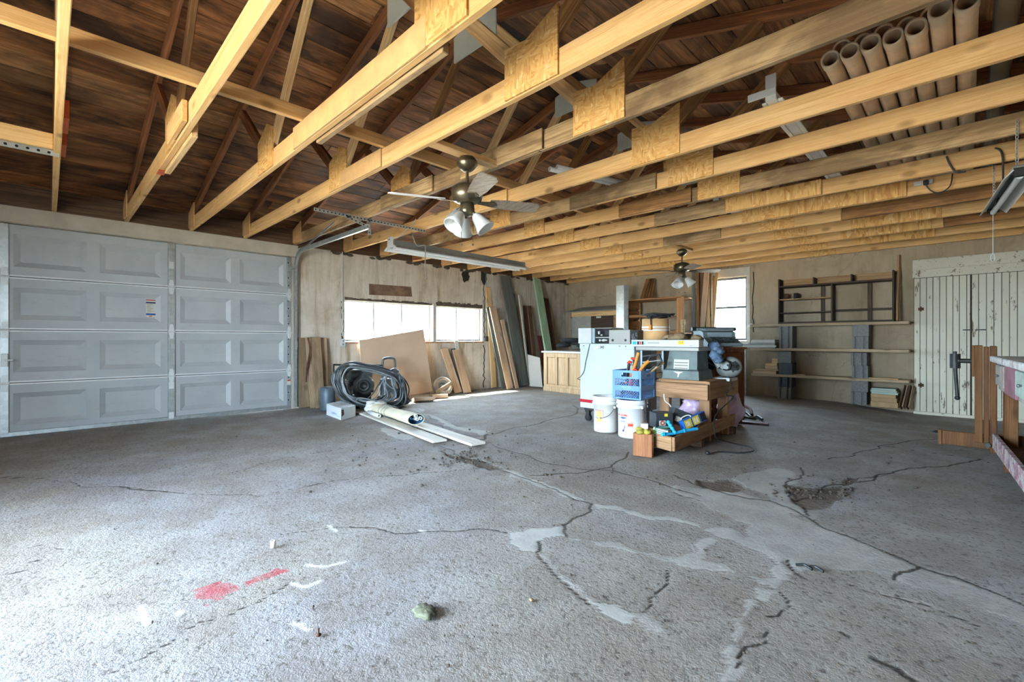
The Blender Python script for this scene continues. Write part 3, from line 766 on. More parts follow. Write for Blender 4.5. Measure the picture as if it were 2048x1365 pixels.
# track of the overhead door: vertical rail, curve, horizontal rail, perforated angle hanger
yt = D1[1] + .035
tr = thing('door_track', 'galvanized roller track curving from the overhead door up under the trusses', 'door track', (XL + .05, yt, 0))
def channel(name, pts, nrm_sign=1):
    """C-shaped rail along pts in the xz plane"""
    g = G(); w, d = .026, .05
    prof = [(-w, 0), (-w, .012), (-w, 0), (w, 0), (w, .012)]
    rings = []
    for i, p in enumerate(pts):
        a, b = Vector(pts[max(i - 1, 0)]), Vector(pts[min(i + 1, len(pts) - 1)]); t_ = (b - a).normalized(); n_ = Vector((t_.z, 0, -t_.x))
        p = Vector(p)
        rings.append([p + n_ * -w + V(0, -.012, 0), p + n_ * -w + V(0, .016, 0), p + n_ * w + V(0, .016, 0), p + n_ * w + V(0, -.012, 0),
                      p + n_ * (w - .004) + V(0, -.012, 0), p + n_ * (w - .004) + V(0, .012, 0), p + n_ * -(w - .004) + V(0, .012, 0), p + n_ * -(w - .004) + V(0, -.012, 0)])
    for i in range(len(rings) - 1):
        g.add(rings[i] + rings[i + 1], [(q, (q + 1) % 8, 8 + (q + 1) % 8, 8 + q) for q in range(8)])
    g.add(rings[0], [tuple(range(8))]); g.add(rings[-1], [tuple(range(8))[::-1]])
    return g.build(name, 'galvanized', tr)
xv = XL + .055
channel('vertical_rail', [(xv, yt, .03), (xv, yt, 1.98)])
R_ = .24
channel('curved_rail', [(xv + R_ - R_ * math.cos(a * math.pi / 20), yt, 1.96 + R_ * math.sin(a * math.pi / 20)) for a in range(11)])
channel('horizontal_rail', [(xv + R_ - .01, yt, 1.96 + R_), (-4.62, yt, 1.96 + R_ + .0)])
for z in (.35, .9, 1.45, 1.95): G().box((XL + .002, yt + .016, z - .04), (XL + .08, yt + .022, z + .04), ch=.001).build('jamb_bracket', 'galvanized', tr)
G().box((XL + .0, yt + .018, .02), (XL + .05, yt + .026, 2.2)).build('jamb_angle', 'galvanized', tr)
def punched(p0, p1, w, t_, wd, name='angle_bar'):
    o = board(name, p0, p1, w, t_, wd, 'galvanized', tr, ch=.0005)
    p0, p1 = Vector(p0), Vector(p1); L = (p1 - p0).length; n = int(L / .04); x = (p1 - p0) / L; y = Vector(wd); y = (y - x * y.dot(x)).normalized(); z = x.cross(y)
    for i in range(n):
        c = p0 + x * (.02 + i * L / n)
        G().cyl(c - z * (t_ / 2 + .0006), c + z * (t_ / 2 + .0006), .008, n=8).build('punched_hole', 'black_hole', o)
xh = -4.66
punched((xh, 1.88, ZC - .02), (xh, 3.22, ZC - .02), .035, .003, (0, 0, 1))
punched((xh, yt + .03, ZC - .01), (xh, yt + .03, 2.12), .035, .003, (0, 1, 0))
punched((xh, 2.22, ZC - .03), (xh, yt + .03, 2.20), .035, .003, (0, 0, 1))
punched((xv + .3, yt + .02, 2.23), (-5.02, 2.25, ZC - .02), .03, .004, (0, 0, 1), 'brace_bar')
# torsion of the same track at far left of the frame: angle hanger of the other side
hb = thing('track_hanger', 'punched steel angle under a short pine block at the far left edge', 'bracket', (-4.4, 0, ZC))
board('hanger_block', (-4.62, -0.56, ZC + .075), (-4.62, 0.03, ZC + .075), .11, .038, (0, 0, 1), 'pine_new', hb)
o = board('angle_bar', (-4.62, -.5, ZC - .005), (-4.62, .06, ZC - .005), .04, .004, (0, 0, 1), 'galvanized', hb, ch=.0005)
for i in range(10): G().cyl((-4.6235, -.46 + i * .052, ZC - .005), (-4.6165, -.46 + i * .052, ZC - .005), .009, n=8).build('punched_hole', 'black_hole', o)

# ---------------------------------------------------------------- windows
def window(name, axis, W, bars, depth_in, mat='vinyl_white', mid=None, fw=.035):
    a0, a1, z0, z1 = W; g = G()
    pin = XL if axis == 'x' else YB; s = -1 if axis == 'x' else 1
    d0, d1 = pin + s * depth_in, pin + s * (depth_in + .06)
    def bx(A0, A1, Z0, Z1, e0=d0, e1=d1):
        lo, hi = min(e0, e1), max(e0, e1)
        return ((lo, A0, Z0), (hi, A1, Z1)) if axis == 'x' else ((A0, lo, Z0), (A1, hi, Z1))
    g.box(*bx(a0 + .002, a0 + fw, z0 + .002, z1 - .002)).box(*bx(a1 - fw, a1 - .002, z0 + .002, z1 - .002)).box(*bx(a0 + fw, a1 - fw, z0 + .002, z0 + fw)).box(*bx(a0 + fw, a1 - fw, z1 - fw, z1 - .002))
    w = g.build(name, mat, kind='structure')
    e = d0 + s * .02
    for b in bars: G().box(*bx(b - .016, b + .016, z0 + fw, z1 - fw, d0 + s * .005, d0 + s * .05)).build('mullion', mat, w)
    if mid: G().box(*bx(a0 + fw, a1 - fw, mid - .02, mid + .02, d0 - s * .006, d0 + s * .05)).build('meeting_rail', mat, w)
    ee = [a0 + fw] + list(bars) + [a1 - fw]; zz = [z0 + fw] + ([mid] if mid else []) + [z1 - fw]
    for p, q in zip(ee, ee[1:]):
        for zp, zq in zip(zz, zz[1:]): G().box(*bx(p, q, zp, zq, d0 + s * .028, d0 + s * .031)).build('pane', 'window_glass', w)
    return w
ya = at_x(752, 640).y; yb_ = at_x(808, 640).y; yc = at_x(918, 640).y
w1 = window('window_1', 'x', W1, [ya, yb_], .07); w2 = window('window_2', 'x', W2, [yc], .07)
w3 = window('window_3', 'y', W3, [], .06, 'window_grey' if plain('window_grey', '6f7478', .6, var=.1) else '', mid=at_y(1460, 615).z, fw=.04)
for k, W in enumerate((W1, W2)):
    G().box((XL - .12, W[0] - .04, W[2] - .035), (XL + .015, W[1] + .04, W[2]), ch=.004).build('sill', 'brick_red', (w1, w2)[k])
    # ragged steel lintel edge above each opening
    g = G(); rr = random.Random(k); n = 26
    for i in range(n):
        y0 = W[0] + (W[1] - W[0]) * i / n; y1 = W[0] + (W[1] - W[0]) * (i + 1) / n
        hgt = (.012 + rr.random() * .022) if k == 0 else (.05 + rr.random() * .025)
        g.box((XL - .02, y0, W[3] - .012), (XL + .003, y1, W[3] + hgt))
    g.build('lintel_edge', 'mortar_dark', (w1, w2)[k])
for (y0, y1) in ((4.825, 4.895),):
    G().box((XL - .01, y0, .93), (XL + .025, y1, 1.60), ch=.004).build('jamb_post', 'header_paint', w1)
G().box((W3[0] - .06, YB - .012, .88), (W3[1] + .06, YB - .001, .945), ch=.003).box((W3[0] - .06, YB - .012, 2.105), (W3[1] + .06, YB - .001, 2.26), ch=.003).box((W3[1] + .005, YB - .012, .945), (W3[1] + .06, YB - .001, 2.105), ch=.003).build('casing', 'casing_white' if plain('casing_white', 'cfcabd', .7, var=.08) else '', w3)

# wall repairs and holes in the plaster
def wallpatch(name, px, mat, label, cat, X=XL, proud=.006, amp=0):
    pts = [at_x(x, y, X) for x, y in px]
    return G().prism([(X + proud, p.y, p.z) for p in pts], (-proud - .002, 0, 0)).build(name, mat, wl)
wallpatch('tin_patch', [(738, 568), (822, 574), (824, 594), (738, 590)], 'rust_tin', '', '')
rr = random.Random(3)
def hole(c, rx, ry, n=18, seed=1):
    r2 = random.Random(seed); return [(c[0] + rx * math.cos(2 * math.pi * i / n) * r2.uniform(.7, 1.1), c[1] - ry * math.sin(2 * math.pi * i / n) * r2.uniform(.75, 1.1)) for i in range(n)]
def lath(px):
    o = wallpatch('exposed_lath', px, 'lath_dark', '', '', proud=.003)
    ys = [at_x(x, y).y for x, y in px]; zs_ = [at_x(x, y).z for x, y in px]; g = G()
    y0, y1, z0, z1 = min(ys) + .015, max(ys) - .02, min(zs_) + .02, max(zs_) - .02; z = z0
    while z < z1:
        g.tube([(XL + .005, y0 + (y1 - y0) * i / 8, z + (.008 if i % 2 else 0)) for i in range(9)], .002, 4); z += .016
    g.build('wire_mesh', 'steel_dark', o)
lath(hole((931, 553), 8, 13, seed=2)); lath([(962, 536), (972, 540), (974, 560), (968, 572), (962, 560)])
for k, y in enumerate(TY[4:]):
    r3 = random.Random(k); g = G()
    for q in range(7):
        g.ball((XL + .004, y + r3.uniform(-.16, .16), ZC - .01 + r3.uniform(-.02, .012)), (.012, r3.uniform(.03, .07), r3.uniform(.012, .03)), 8, 5, .5, q)
    g.build('mortar_pocket', 'mortar_dark', wl)
rc = random.Random(8); zz_ = 1.0; g = G(); pts = []
while zz_ < 2.2: pts.append((XL + .002, 6.06 + rc.uniform(-.02, .02), zz_)); zz_ += .06
g.tube(pts, .007, 5); g.build('plaster_crack', 'lath_dark', wl)
pts = [(XL + .002, 6.05 + rc.uniform(-.025, .025), .02 + i * .06) for i in range(15)]; G().tube(pts, .009, 5).build('plaster_crack', 'lath_dark', wl)
pts = [(XL + .002, 3.16 + rc.uniform(-.015, .015), .9 + i * .05) for i in range(14)]; G().tube(pts, .009, 5).build('plaster_crack', 'lath_dark', wl)
pts = [(at_y(1500, 545 + i * 10).x + rc.uniform(-.015, .015) + .05, YB - .002, at_y(1500, 545 + i * 10).z) for i in range(13)]; G().tube(pts, .008, 5).build('plaster_crack', 'lath_dark', wb)

# electrical bits on the left wall
plain('pvc_white', 'cfd0cc', .5, var=.05); plain('cable_black', '202224', .5, var=.1); plain('cable_grey', '8c8d89', .5)
g = G().tube([(XL + .012, at_x(684, 520).y, 2.3), (XL + .012, at_x(684, 520).y, 1.02)], .008, 6)
c = thing('wall_conduit', 'thin white conduit dropping to an outlet left of the wide window', 'conduit', (XL + .01, at_x(684, 520).y, 1.0))
g.build('tube', 'pvc_white', c); yy = at_x(684, 520).y
G().box((XL, yy - .035, .86), (XL + .045, yy + .035, .98), ch=.004).build('outlet_box', 'pvc_white', c)
for z in (.895, .945): G().box((XL + .045, yy - .012, z - .014), (XL + .047, yy + .012, z + .014)).build('socket', 'cable_grey', c)
c = thing('wall_conduit', 'dark conduit with outlet box right of the narrow window', 'conduit', (XL + .01, 6.09, .9))
G().tube([(XL + .012, 6.10, 2.25), (XL + .012, 6.10, 1.02)], .007, 6).build('tube', 'cable_grey', c)
G().box((XL, 6.07, .93), (XL + .04, 6.14, 1.03), ch=.004).build('outlet_box', 'steel_dark', c)
# ================================================================ left wall: boards, panel, hose, wheel
wood('board_tan', 'c6aa8c', 'b59778', '8f7458', var=.12)
wood('board_weather', 'b09a7d', '988165', '6f5b43', var=.3, stain=.4, staincol='5d4a36')
wood('board_slate', '6c6f68', '555850', '3c3f3a', var=.12, knots=.2)
wood('board_green', 'bad6b6', 'abcaa6', '88a986', var=.03, knots=.15, stain=.25, staincol='6b7a55')
wood('board_dark', '6f5541', '574130', '3a2a1f', var=.2)
wood('board_red', '74433c', '61332d', '43221f', var=.1, knots=.1)
wood('board_white', 'd8d2c6', 'cbc4b6', 'a89f8f', var=.05, knots=.2)
plain('hardboard', 'c9b096', .75, var=.05, scale=3)
plain('panel_white', 'c7c3b9', .7, var=.05, scale=3)
plain('hose_rubber', '4a4f52', .42, 0, .25, 8, spec=.6)
plain('iron_dark', '3c3e3c', .5, .5, .3, 10)
plain('iron_grey', '6c7170', .45, .6, .25, 10)
plain('rust_brown', '5f4030', .8, .2, .3, 12)

def lean_left(bpx, tpx, w, t, mat, label, xb=None, name='leaning_board', roll=0.0, group='boards leaning along the left wall', xt=None, lift=0.0, cat='board'):
    """a board that stands on the floor and rests on the left wall: bpx its foot, tpx its head in the picture"""
    p0 = fl(*bpx) if xb is None else at_x(bpx[0], bpx[1], xb)
    p0.x = max(p0.x, XL + t / 2 + .03); p0.z = 0
    p1 = at_x(tpx[0], tpx[1], (XL + t / 2 + .012) if xt is None else xt)
    d = (p1 - p0).normalized(); wd = Vector((roll, 1, 0)); 
    zc = abs((wd - d * wd.dot(d)).normalized().z) * w / 2 + abs(d.cross(wd).normalized().z) * t / 2
    p0.z = zc + .004 + lift
    return board(name, p0, p1, w, t, (roll, 1, 0), mat, label=label, cat=cat, group=group)
# short bundle left of the hose
for bp, tp, w, m, xb, lab in (
    ((609, 812), (606, 676), .16, 'board_weather', -6.70, 'weathered board nearest the overhead door, in the short bundle'),
    ((632, 816), (621, 675), .15, 'board_weather', -6.52, 'pale grey board standing slanted in the short bundle by the door'),
    ((641, 817), (631, 675), .13, 'board_weather', -6.43, 'weathered board third in the short bundle by the door'),
    ((650, 815), (646, 676), .10, 'board_weather', -6.55, 'narrow weathered board ending the short bundle beside the hose coil')):
    lean_left(bp, tp, w, .03, m, lab, xb, xt=XL + .03 + (.05 if 'slanted' in lab else .11 if 'third' in lab else .02 if 'narrow' in lab else 0))
G().tube(cat_rom([at_x(612, 765, XL + .21), at_x(614, 735, XL + .20), at_x(620, 700, XL + .19), at_x(616, 676, XL + .18), at_x(612, 800, XL + .2)][:4], 5), .012, 6).build('iron_bar', 'rust_brown', label='bent rusty iron bar in front of the short board bundle', cat='bar')
# hardboard sheet
pb = [(-6.42, 3.36, .012), (-6.42, 4.66, .012)]
sh0, sh1 = at_x(718, 681, XL + .03), at_x(847, 659, XL + .03)
b0, b1 = Vector((-6.44, at_x(735, 780, -6.44).y, .006)), Vector((-6.38, at_x(865, 777, -6.38).y, .10))
nrm = (sh0 - b0).cross(b1 - b0).normalized() * .006
G().prism([b0, b1, sh1, sh0], nrm).build('hardboard_sheet', 'hardboard', label='large brown hardboard sheet leaning below the wide window', cat='sheet')
# boards right of the wheel
for bp, tp, w, m, xb, xt, lab in (
    ((917, 784), (888, 698), .16, 'board_tan', -6.44, XL + .04, 'tan plank leaning left in the small group under the narrow window'),
    ((926, 781), (906, 698), .10, 'board_slate', -6.50, XL + .03, 'thin grey slat between two tan planks under the narrow window'),
    ((935, 783), (912, 700), .17, 'board_tan', -6.38, XL + .08, 'widest tan plank in the small group under the narrow window'),
    ((927, 770), (912, 681), .08, 'board_white', -6.60, XL + .012, 'pale narrow board behind the tan planks under the narrow window')):
    lean_left(bp, tp, w, .028, m, lab, xb, xt=xt)
# tall boards in the corner
for bp, tp, w, m, xb, xt, lab in (
    ((988, 768), (976, 575), .13, 'pine_pale', -6.71, XL + .015, 'tall pale pine board leftmost in the corner pile'),
    ((1008, 776), (977, 615), .13, 'board_slate', -6.43, XL + .085, 'grey-green board with a light edge leaning left in the corner pile'),
    ((1020, 779), (985, 615), .17, 'board_tan', -6.28, XL + .155, 'wide tan board in front of the corner pile'),
    ((1034, 775), (1004, 640), .09, 'board_tan', -6.28, XL + .21, 'narrow tan board right of the wide one in the corner pile'),
    ((1048, 774), (1010, 552), .30, 'board_slate', -6.42, XL + .055, 'widest and tallest slate-grey door panel in the corner pile'),
    ((1040, 772), (1024, 588), .14, 'board_slate', -6.55, XL + .014, 'dark slate board behind the tall slate-grey panel'),
    ((1058, 773), (1036, 611), .08, 'board_tan', -6.50, XL + .02, 'thin brown stick just right of the slate-grey panel'),
    ((1060, 770), (1038, 590), .045, 'board_white', -6.44, XL + .10, 'slim white-tipped strip in the corner pile'),
    ((1066, 771), (1050, 612), .13, 'board_dark', -6.55, XL + .02, 'dark grooved plank left of the green board'),
    ((1074, 770), (1058, 612), .11, 'board_dark', -6.46, XL + .11, 'second dark grooved plank left of the green board')):
    lean_left(bp, tp, w, .026, m, lab, xb, xt=xt)
def lean_back(bpx, tpx, w, t, mat, label, yb, yt_, name='leaning_board', group='boards leaning on the back wall', roll=0.0):
    p0 = at_y(bpx[0], bpx[1], yb); p0.z = 0; p1 = at_y(tpx[0], tpx[1], yt_)
    d = (p1 - p0).normalized(); wd = Vector((1, roll, 0))
    zc = abs((wd - d * wd.dot(d)).normalized().z) * w / 2 + abs(d.cross(wd).normalized().z) * t / 2
    p0.z = zc + .004
    return board(name, p0, p1, w, t, (1, roll, 0), mat, label=label, cat='board', group=group)
lean_left((1108, 745), (1073, 557), .22, .035, 'board_green', 'mint-green painted plank standing in the corner', -6.0, xt=XL + .07)
lean_left((1118, 745), (1091, 597), .17, .025, 'board_dark', 'dark brown plank leaning right of the green one', -6.15, xt=XL + .05)
lean_left((1104, 748), (1086, 611), .09, .022, 'board_dark', 'thin dark plank in the gap right of the green one', -6.22, xt=XL + .05)
lean_left((1098, 768), (1080, 672), .22, .02, 'board_red', 'reddish broken panel piece at the right of the corner pile', -6.3, xt=-6.55)
# white square panel beside the old cabinet
q = [fl(1060, 770), fl(1084, 771)]
pa = Vector((-6.16, 6.62, .01)); 
a0 = at_z(1060, 773, .02); a1 = at_z(1085, 775, .02)
G().prism([a0, a1, Vector((a1.x - .12, a1.y + .06, .60)), Vector((a0.x - .12, a0.y + .06, .66))], (-.008, .01, 0)).build('square_panel', 'panel_white', label='square off-white panel propped beside the old cabinet', cat='panel')

# ---- machine wrapped in hose
hx, hy = -6.12, 3.28
M = thing('pump_machine', 'dark iron pump engine standing inside the coil of black hose', 'engine', (hx, hy, 0))
MX = lambda px, py, X=hx: at_x(px, py, X)
c0 = MX(722, 780); 
G().box((hx - .22, c0.y - .30, .0), (hx + .20, c0.y + .62, .05), ch=.01).build('base_skid', 'rust_brown', M)
pc = MX(724, 770)
G().lathe([(.0, -.11), (.09, -.11), (.14, -.06), (.145, .05), (.10, .10), (0, .10)], (hx + .05, pc.y, pc.z), (.9, -.45, 0), 22).build('pump_housing', 'iron_grey', M)
G().lathe([(0, .10), (.085, .10), (.085, .13), (.045, .135), (.045, .12), (0, .12)], (hx + .05, pc.y, pc.z), (.9, -.45, 0), 20).build('pulley_hub', 'iron_dark', M)
G().prism([(hx + .14, pc.y - .09, pc.z + .02), (hx + .14, pc.y + .06, pc.z + .02), (hx + .12, pc.y + .04, pc.z + .19), (hx + .12, pc.y - .05, pc.z + .20)], (-.09, 0, 0)).build('gear_case', 'iron_grey', M)
e = G().box((hx - .14, pc.y - .16, .05), (hx + .02, pc.y + .14, .34), ch=.015)
for i in range(6): e.box((hx - .16, pc.y - .18, .30 + i * .022), (hx + .0, pc.y + .05, .31 + i * .022))
e.build('engine_block', 'iron_dark', M)
G().lathe([(0, -.17), (.075, -.17), (.085, -.15), (.085, .15), (.075, .17), (0, .17)], (hx - .05, pc.y - .02, .47), (0, 1, 0), 18).build('fuel_tank', 'iron_grey', M)
G().tube(cat_rom([(hx + .02, pc.y - .1, .42), (hx + .08, pc.y - .02, .40), (hx + .1, pc.y + .08, .34), (hx + .06, pc.y + .13, .22)], 5), .022, 8).build('exhaust_pipe', 'iron_grey', M)
G().cyl((hx - .05, pc.y + .40, .05), (hx - .05, pc.y + .40, .36), .09, n=16).ball((hx - .05, pc.y + .40, .36), (.09, .09, .04)).build('filter_can', 'iron_grey', M)
G().cyl((hx + .12, pc.y + .28, .10), (hx + .02, pc.y + .28, .10), .06, n=14).cyl((hx + .14, pc.y + .28, .10), (hx + .12, pc.y + .28, .10), .025, n=10).build('side_wheel', 'iron_dark', M)
hb1, hb2 = MX(772, 737).y, MX(797, 737).y
G().tube(cat_rom([(hx - .1, hb1, .1), (hx - .1, hb1, .60), (hx - .1, hb1 + .04, .68), (hx - .1, hb2 - .04, .68), (hx - .1, hb2, .60), (hx - .1, hb2, .1)], 5), .018, 8).build('handle_bar', 'iron_grey', M)
yl = MX(674, 780).y
G().tube([(hx - .1, yl, .04), (hx - .1, yl, .62), (hx - .1, hb1, .58)], .016, 8).build('frame_tube', 'iron_dark', M)
rh = random.Random(21)
plain('hose_rubber_lit', '858c8e', .35, 0, .2, 8, spec=.7)  # paler copy of the hose rubber, its shine put into the colour
H = thing('hose_coil', 'tangled coil of dark rubber hose draped over the pump engine', 'hose', (hx, hy, 0))
def ploop(px, x0, r, mat, closed=True):
    pts = [at_x(a, b, x0 + rh.uniform(-.03, .03)) for a, b in px]
    for p in pts: p.z = max(p.z, r + .003)
    G().tube(cat_rom(pts, 6, closed), r, 7, closed).build('hose_loop', mat, H)
base = [(672, 752), (684, 731), (705, 727), (745, 733), (780, 745), (797, 752), (806, 775), (808, 800), (790, 812), (750, 816), (715, 810), (690, 795), (676, 775)]
for i in range(19):
    sx, sy = rh.uniform(-8, 9), rh.uniform(-4, 4); k = rh.uniform(.80, 1.08)
    L = [(740 + (x - 740) * k + sx + rh.uniform(-4, 4), min(814, 772 + (y - 772) * k * rh.uniform(.93, 1.06) + sy)) for x, y in base]
    ploop(L, hx + .22 + i * .014, rh.uniform(.009, .013), 'hose_rubber' if i % 3 else 'hose_rubber_lit')
for i in range(7):                                              # loops that fan out from the right top corner
    x1 = 735 + i * 11
    L = [(788, 738), (796, 744), (792, 760), (778 + i * 3, 785), (x1 + 18, 800), (x1 - 8, 806), (x1 + 8, 790), (762 + i * 2, 765), (778, 746)]
    ploop([(x + rh.uniform(-2, 2), y + rh.uniform(-2, 2)) for x, y in L], hx + .26 + i * .01, .009, 'hose_rubber_lit' if i % 2 else 'hose_rubber')
for i in range(6):                                              # slack turns lying on the floor
    ploop([(692 + i * 3, 785 + i), (712, 803 + i * 1.5), (745, 814 + i), (800, 812), (819 - i * 3, 804), (812 - i * 4, 790), (800 - i * 3, 778)], hx + .30 + i * .015, .010, 'hose_rubber', False)
ploop([(727, 818), (716, 812), (713, 801), (722, 797), (760, 803), (790, 803), (802, 790), (806, 765)], hx + .42, .010, 'hose_rubber_lit', False)

# loose wheel, wood scraps
wc = Vector((-6.40, at_x(886, 772, -6.40).y, .165))
Wt = thing('loose_wheel', 'small dusty wheel with tyre lying against the hardboard sheet', 'wheel', (wc.x, wc.y, 0))
axw = Vector((.80, -.25, .45)).normalized()
plain('tyre_dusty', '8d8172', .9, var=.2, scale=10); 
G().lathe([(.10, -.04), (.135, -.05), (.165, -.035), (.172, 0), (.165, .035), (.135, .05), (.10, .04), (.10, -.04)], wc, axw, 28, False).build('tyre', 'tyre_dusty', Wt)
G().lathe([(0, -.02), (.03, -.03), (.04, -.01), (.09, -.015), (.102, -.035), (.102, .035), (.09, .015), (.04, .01), (.03, .04), (0, .04)], wc, axw, 24, False).build('rim', 'iron_grey', Wt)
board('wheel_fork', wc + V(.10, -.22, -.08), wc + V(.13, .06, .05), .06, .02, (0, 0, 1), 'board_weather', Wt)
p = fl(884, 797); board('wood_block', p + V(-.10, -.13, .035), p + V(.02, .10, .035), .10, .06, (1, .4, 0), 'board_tan', label='tan wood offcut lying on the floor before the loose wheel', cat='wood block')
p = fl(842, 803); board('crushed_cardboard', p + V(.02, -.16, .04), p + V(.12, .16, .03), .12, .05, (1, 0, .3), 'hardboard', label='flattened brown cardboard scrap left of the loose wheel', cat='cardboard')
p = fl(800, 800); board('wood_scrap', Vector((-6.14, 4.0, .02)), Vector((-6.10, 4.4, .02)), .08, .03, (1, 0, 0), 'board_dark', label='dark thin stick on the floor under the hardboard sheet', cat='wood scrap')
# blue-grey drum half hidden at the left of the hose
G().lathe([(0, 0), (.095, 0), (.1, .02), (.1, .30), (.09, .32), (0, .32)], (-6.22, at_x(655, 790, -6.22).y, 0), None, 20).build('small_drum', 'drum_blue' if plain('drum_blue', '59656e', .5, .2, .3) else '', label='blue-grey metal drum half hidden left of the hose coil', cat='drum')

# ---- white carton with blue print
cb = [fl(650, 829), fl(682, 841), fl(711, 833)]
B = thing('carton', 'worn white carton with blue print on the floor by the hose coil', 'carton', cb[1])
u = (cb[0] - cb[1]) * .9; v_ = (cb[2] - cb[1]); hgt = .135
plain('carton_white', 'd3d8db', .7, var=.06, scale=4); plain('print_blue', '6fb3dc', .6, var=0)
G().prism([cb[1], cb[2], cb[2] + u, cb[1] + u], (0, 0, hgt)).build('body', 'carton_white', B)
up = V(0, 0, 1)
top = cb[1] + up * (hgt + .001)
G().prism([top + v_ * .02, top + v_ * .52 + u * .02, top + v_ * .5 + u * .98, top + u], (0, 0, .006)).build('flap', 'carton_white', B)
G().prism([top + v_ * .56 + V(0, 0, .0), top + v_ * 1.0, top + v_ * 1.0 + u, top + v_ * .56 + u], (0, 0, .004)).build('flap', 'carton_white', B)
G().prism([top + v_ * .5 + u * .3, top + v_ * .58 + u * .3, top + v_ * .58 + u * .9, top + v_ * .5 + u * .9], (0, 0, .0025)).build('open_slot', 'steel_dark', B)
nn = Vector((0, 0, 1)).cross(u.normalized())
text('lettering', 'Casablanca', cb[1] + u * .46 + up * .055, -u, up, .030, 'print_blue', B, off=.002)
G().prism([cb[1] + u * .1 + up * .03, cb[1] + u * .3 + up * .03, cb[1] + u * .3 + up * .036, cb[1] + u * .1 + up * .036], (nn * -.001)).build('print_line', 'print_blue', B)
G().prism([cb[1] + v_ * .04 + up * .04, cb[1] + v_ * .2 + up * .06, cb[1] + v_ * .16 + up * .125, cb[1] + v_ * .03 + up * .12], v_.cross(up).normalized() * .002).build('torn_patch', 'rust_brown', B)

# ---- two long boards on the floor and the roll
def floor_board(pa, pb_, w, t_, z, mat, label):
    a, b = fl(*pa), fl(*pb_); a.z = b.z = z + t_ / 2
    d = (b - a).normalized()
    return board('floor_plank', a, b, w, t_, V(-d.y, d.x, 0), mat, label=label, cat='plank', group='planks lying on the floor')
floor_board((712, 822), (880, 886), .15, .022, .003, 'board_white', 'nearer white-faced plank lying on the floor under the roll')
floor_board((835, 851), (957, 892), .155, .024, .003, 'board_white', 'longer white-faced plank lying on the floor past the roll')
floor_board((672, 806), (716, 818), .10, .03, .003, 'board_dark', 'dark stick lying on the floor behind the white carton')
ra, rb = fl(750, 829), fl(832, 856)
RL = thing('canvas_roll', 'cream canvas roll with blue lining lying on the floor planks', 'roll', (ra + rb) / 2)
plain('canvas_cream', 'd8d0b4', .85, var=.1, scale=9, bump=.3); plain('lining_blue', '2f5f7e', .8, var=.2); plain('canvas_bag', 'd6d4cc', .85, var=.08, scale=6)
ra.z = rb.z = .025
ax_ = (rb - ra).normalized(); sd = V(-ax_.y, ax_.x, 0)
def oval(c, rx, rz, n=24): return [c + sd * (rx * math.cos(2 * math.pi * i / n)) + V(0, 0, rz * math.sin(2 * math.pi * i / n)) for i in range(n)]
g = G(); secs = []; L = (rb - ra).length; n = 24
for i in range(14):
    f = i / 13; c = ra + (rb - ra) * f; k = .85 + .15 * math.sin(f * 9) * .3 + .12 * f
    secs.append(oval(c + V(0, 0, .065), .105 * k, .062 * k))
for s in secs:
    for p in s: p.z = max(p.z, .026)
for a, b in zip(secs, secs[1:]): g.add(a + b, [(q, (q + 1) % n, n + (q + 1) % n, n + q) for q in range(n)], True)
inner = [p + (rb + V(0, 0, .09) - p) * .10 for p in secs[-1]]; deep = [p - ax_ * .10 for p in inner]
g.add(secs[-1] + inner, [(q, (q + 1) % n, n + (q + 1) % n, n + q) for q in range(n)]); g.add(secs[0], [tuple(range(n))[::-1]])
g.build('canvas', 'canvas_cream', RL)
g = G(); g.add(inner + deep, [(q, (q + 1) % n, n + (q + 1) % n, n + q) for q in range(n)], True); g.add(deep, [tuple(range(n))]); g.build('lining', 'lining_blue', RL)
cc = rb + V(0, 0, .085)
for (o1, o2, r) in ((-.055, -.012, .02), (-.015, -.018, .018), (.0, .022, .017)):
    q = cc + sd * -o1 + V(0, 0, o2); G().lathe([(r * .55, .0), (r, .0), (r, .11), (r * .55, .11), (r * .55, 0)], q - ax_ * .10, ax_, 14, False).build('tube_end', 'pvc_white', RL)
sp = [cc + sd * (-.055 + .016 * t_ * math.cos(t_ * 2.2) * .5) + V(0, 0, .012 * t_ * math.sin(t_ * 2.2) * .5) for t_ in [i * .22 for i in range(14)]]
G().tube(sp, .005, 5).build('rolled_edge', 'lining_blue', RL)
for f in (.30, .38, .45):
    G().tube([p + (p - (ra + (rb - ra) * f + V(0, 0, .065))).normalized() * .004 for p in oval(ra + (rb - ra) * f + V(0, 0, .07), .098, .062)], .0025, 5, True).build('twine', 'cable_grey', RL)
g = G(); r4 = random.Random(5)
for i in range(9): g.ball(ra + ax_ * r4.uniform(-.10, .12) + sd * r4.uniform(-.1, .1) + V(0, 0, .05 + r4.uniform(0, .06)), (r4.uniform(.05, .09), r4.uniform(.05, .08), r4.uniform(.03, .05)), 10, 6, .5, i)
g.build('loose_wrapping', 'canvas_bag', RL)
q = fl(758, 840); q.z = .048; G().lathe([(.013, 0), (.024, 0), (.024, .35), (.013, .35), (.013, 0)], q - ax_ * .34, ax_, 14, False).build('tube', 'pvc_white', RL)
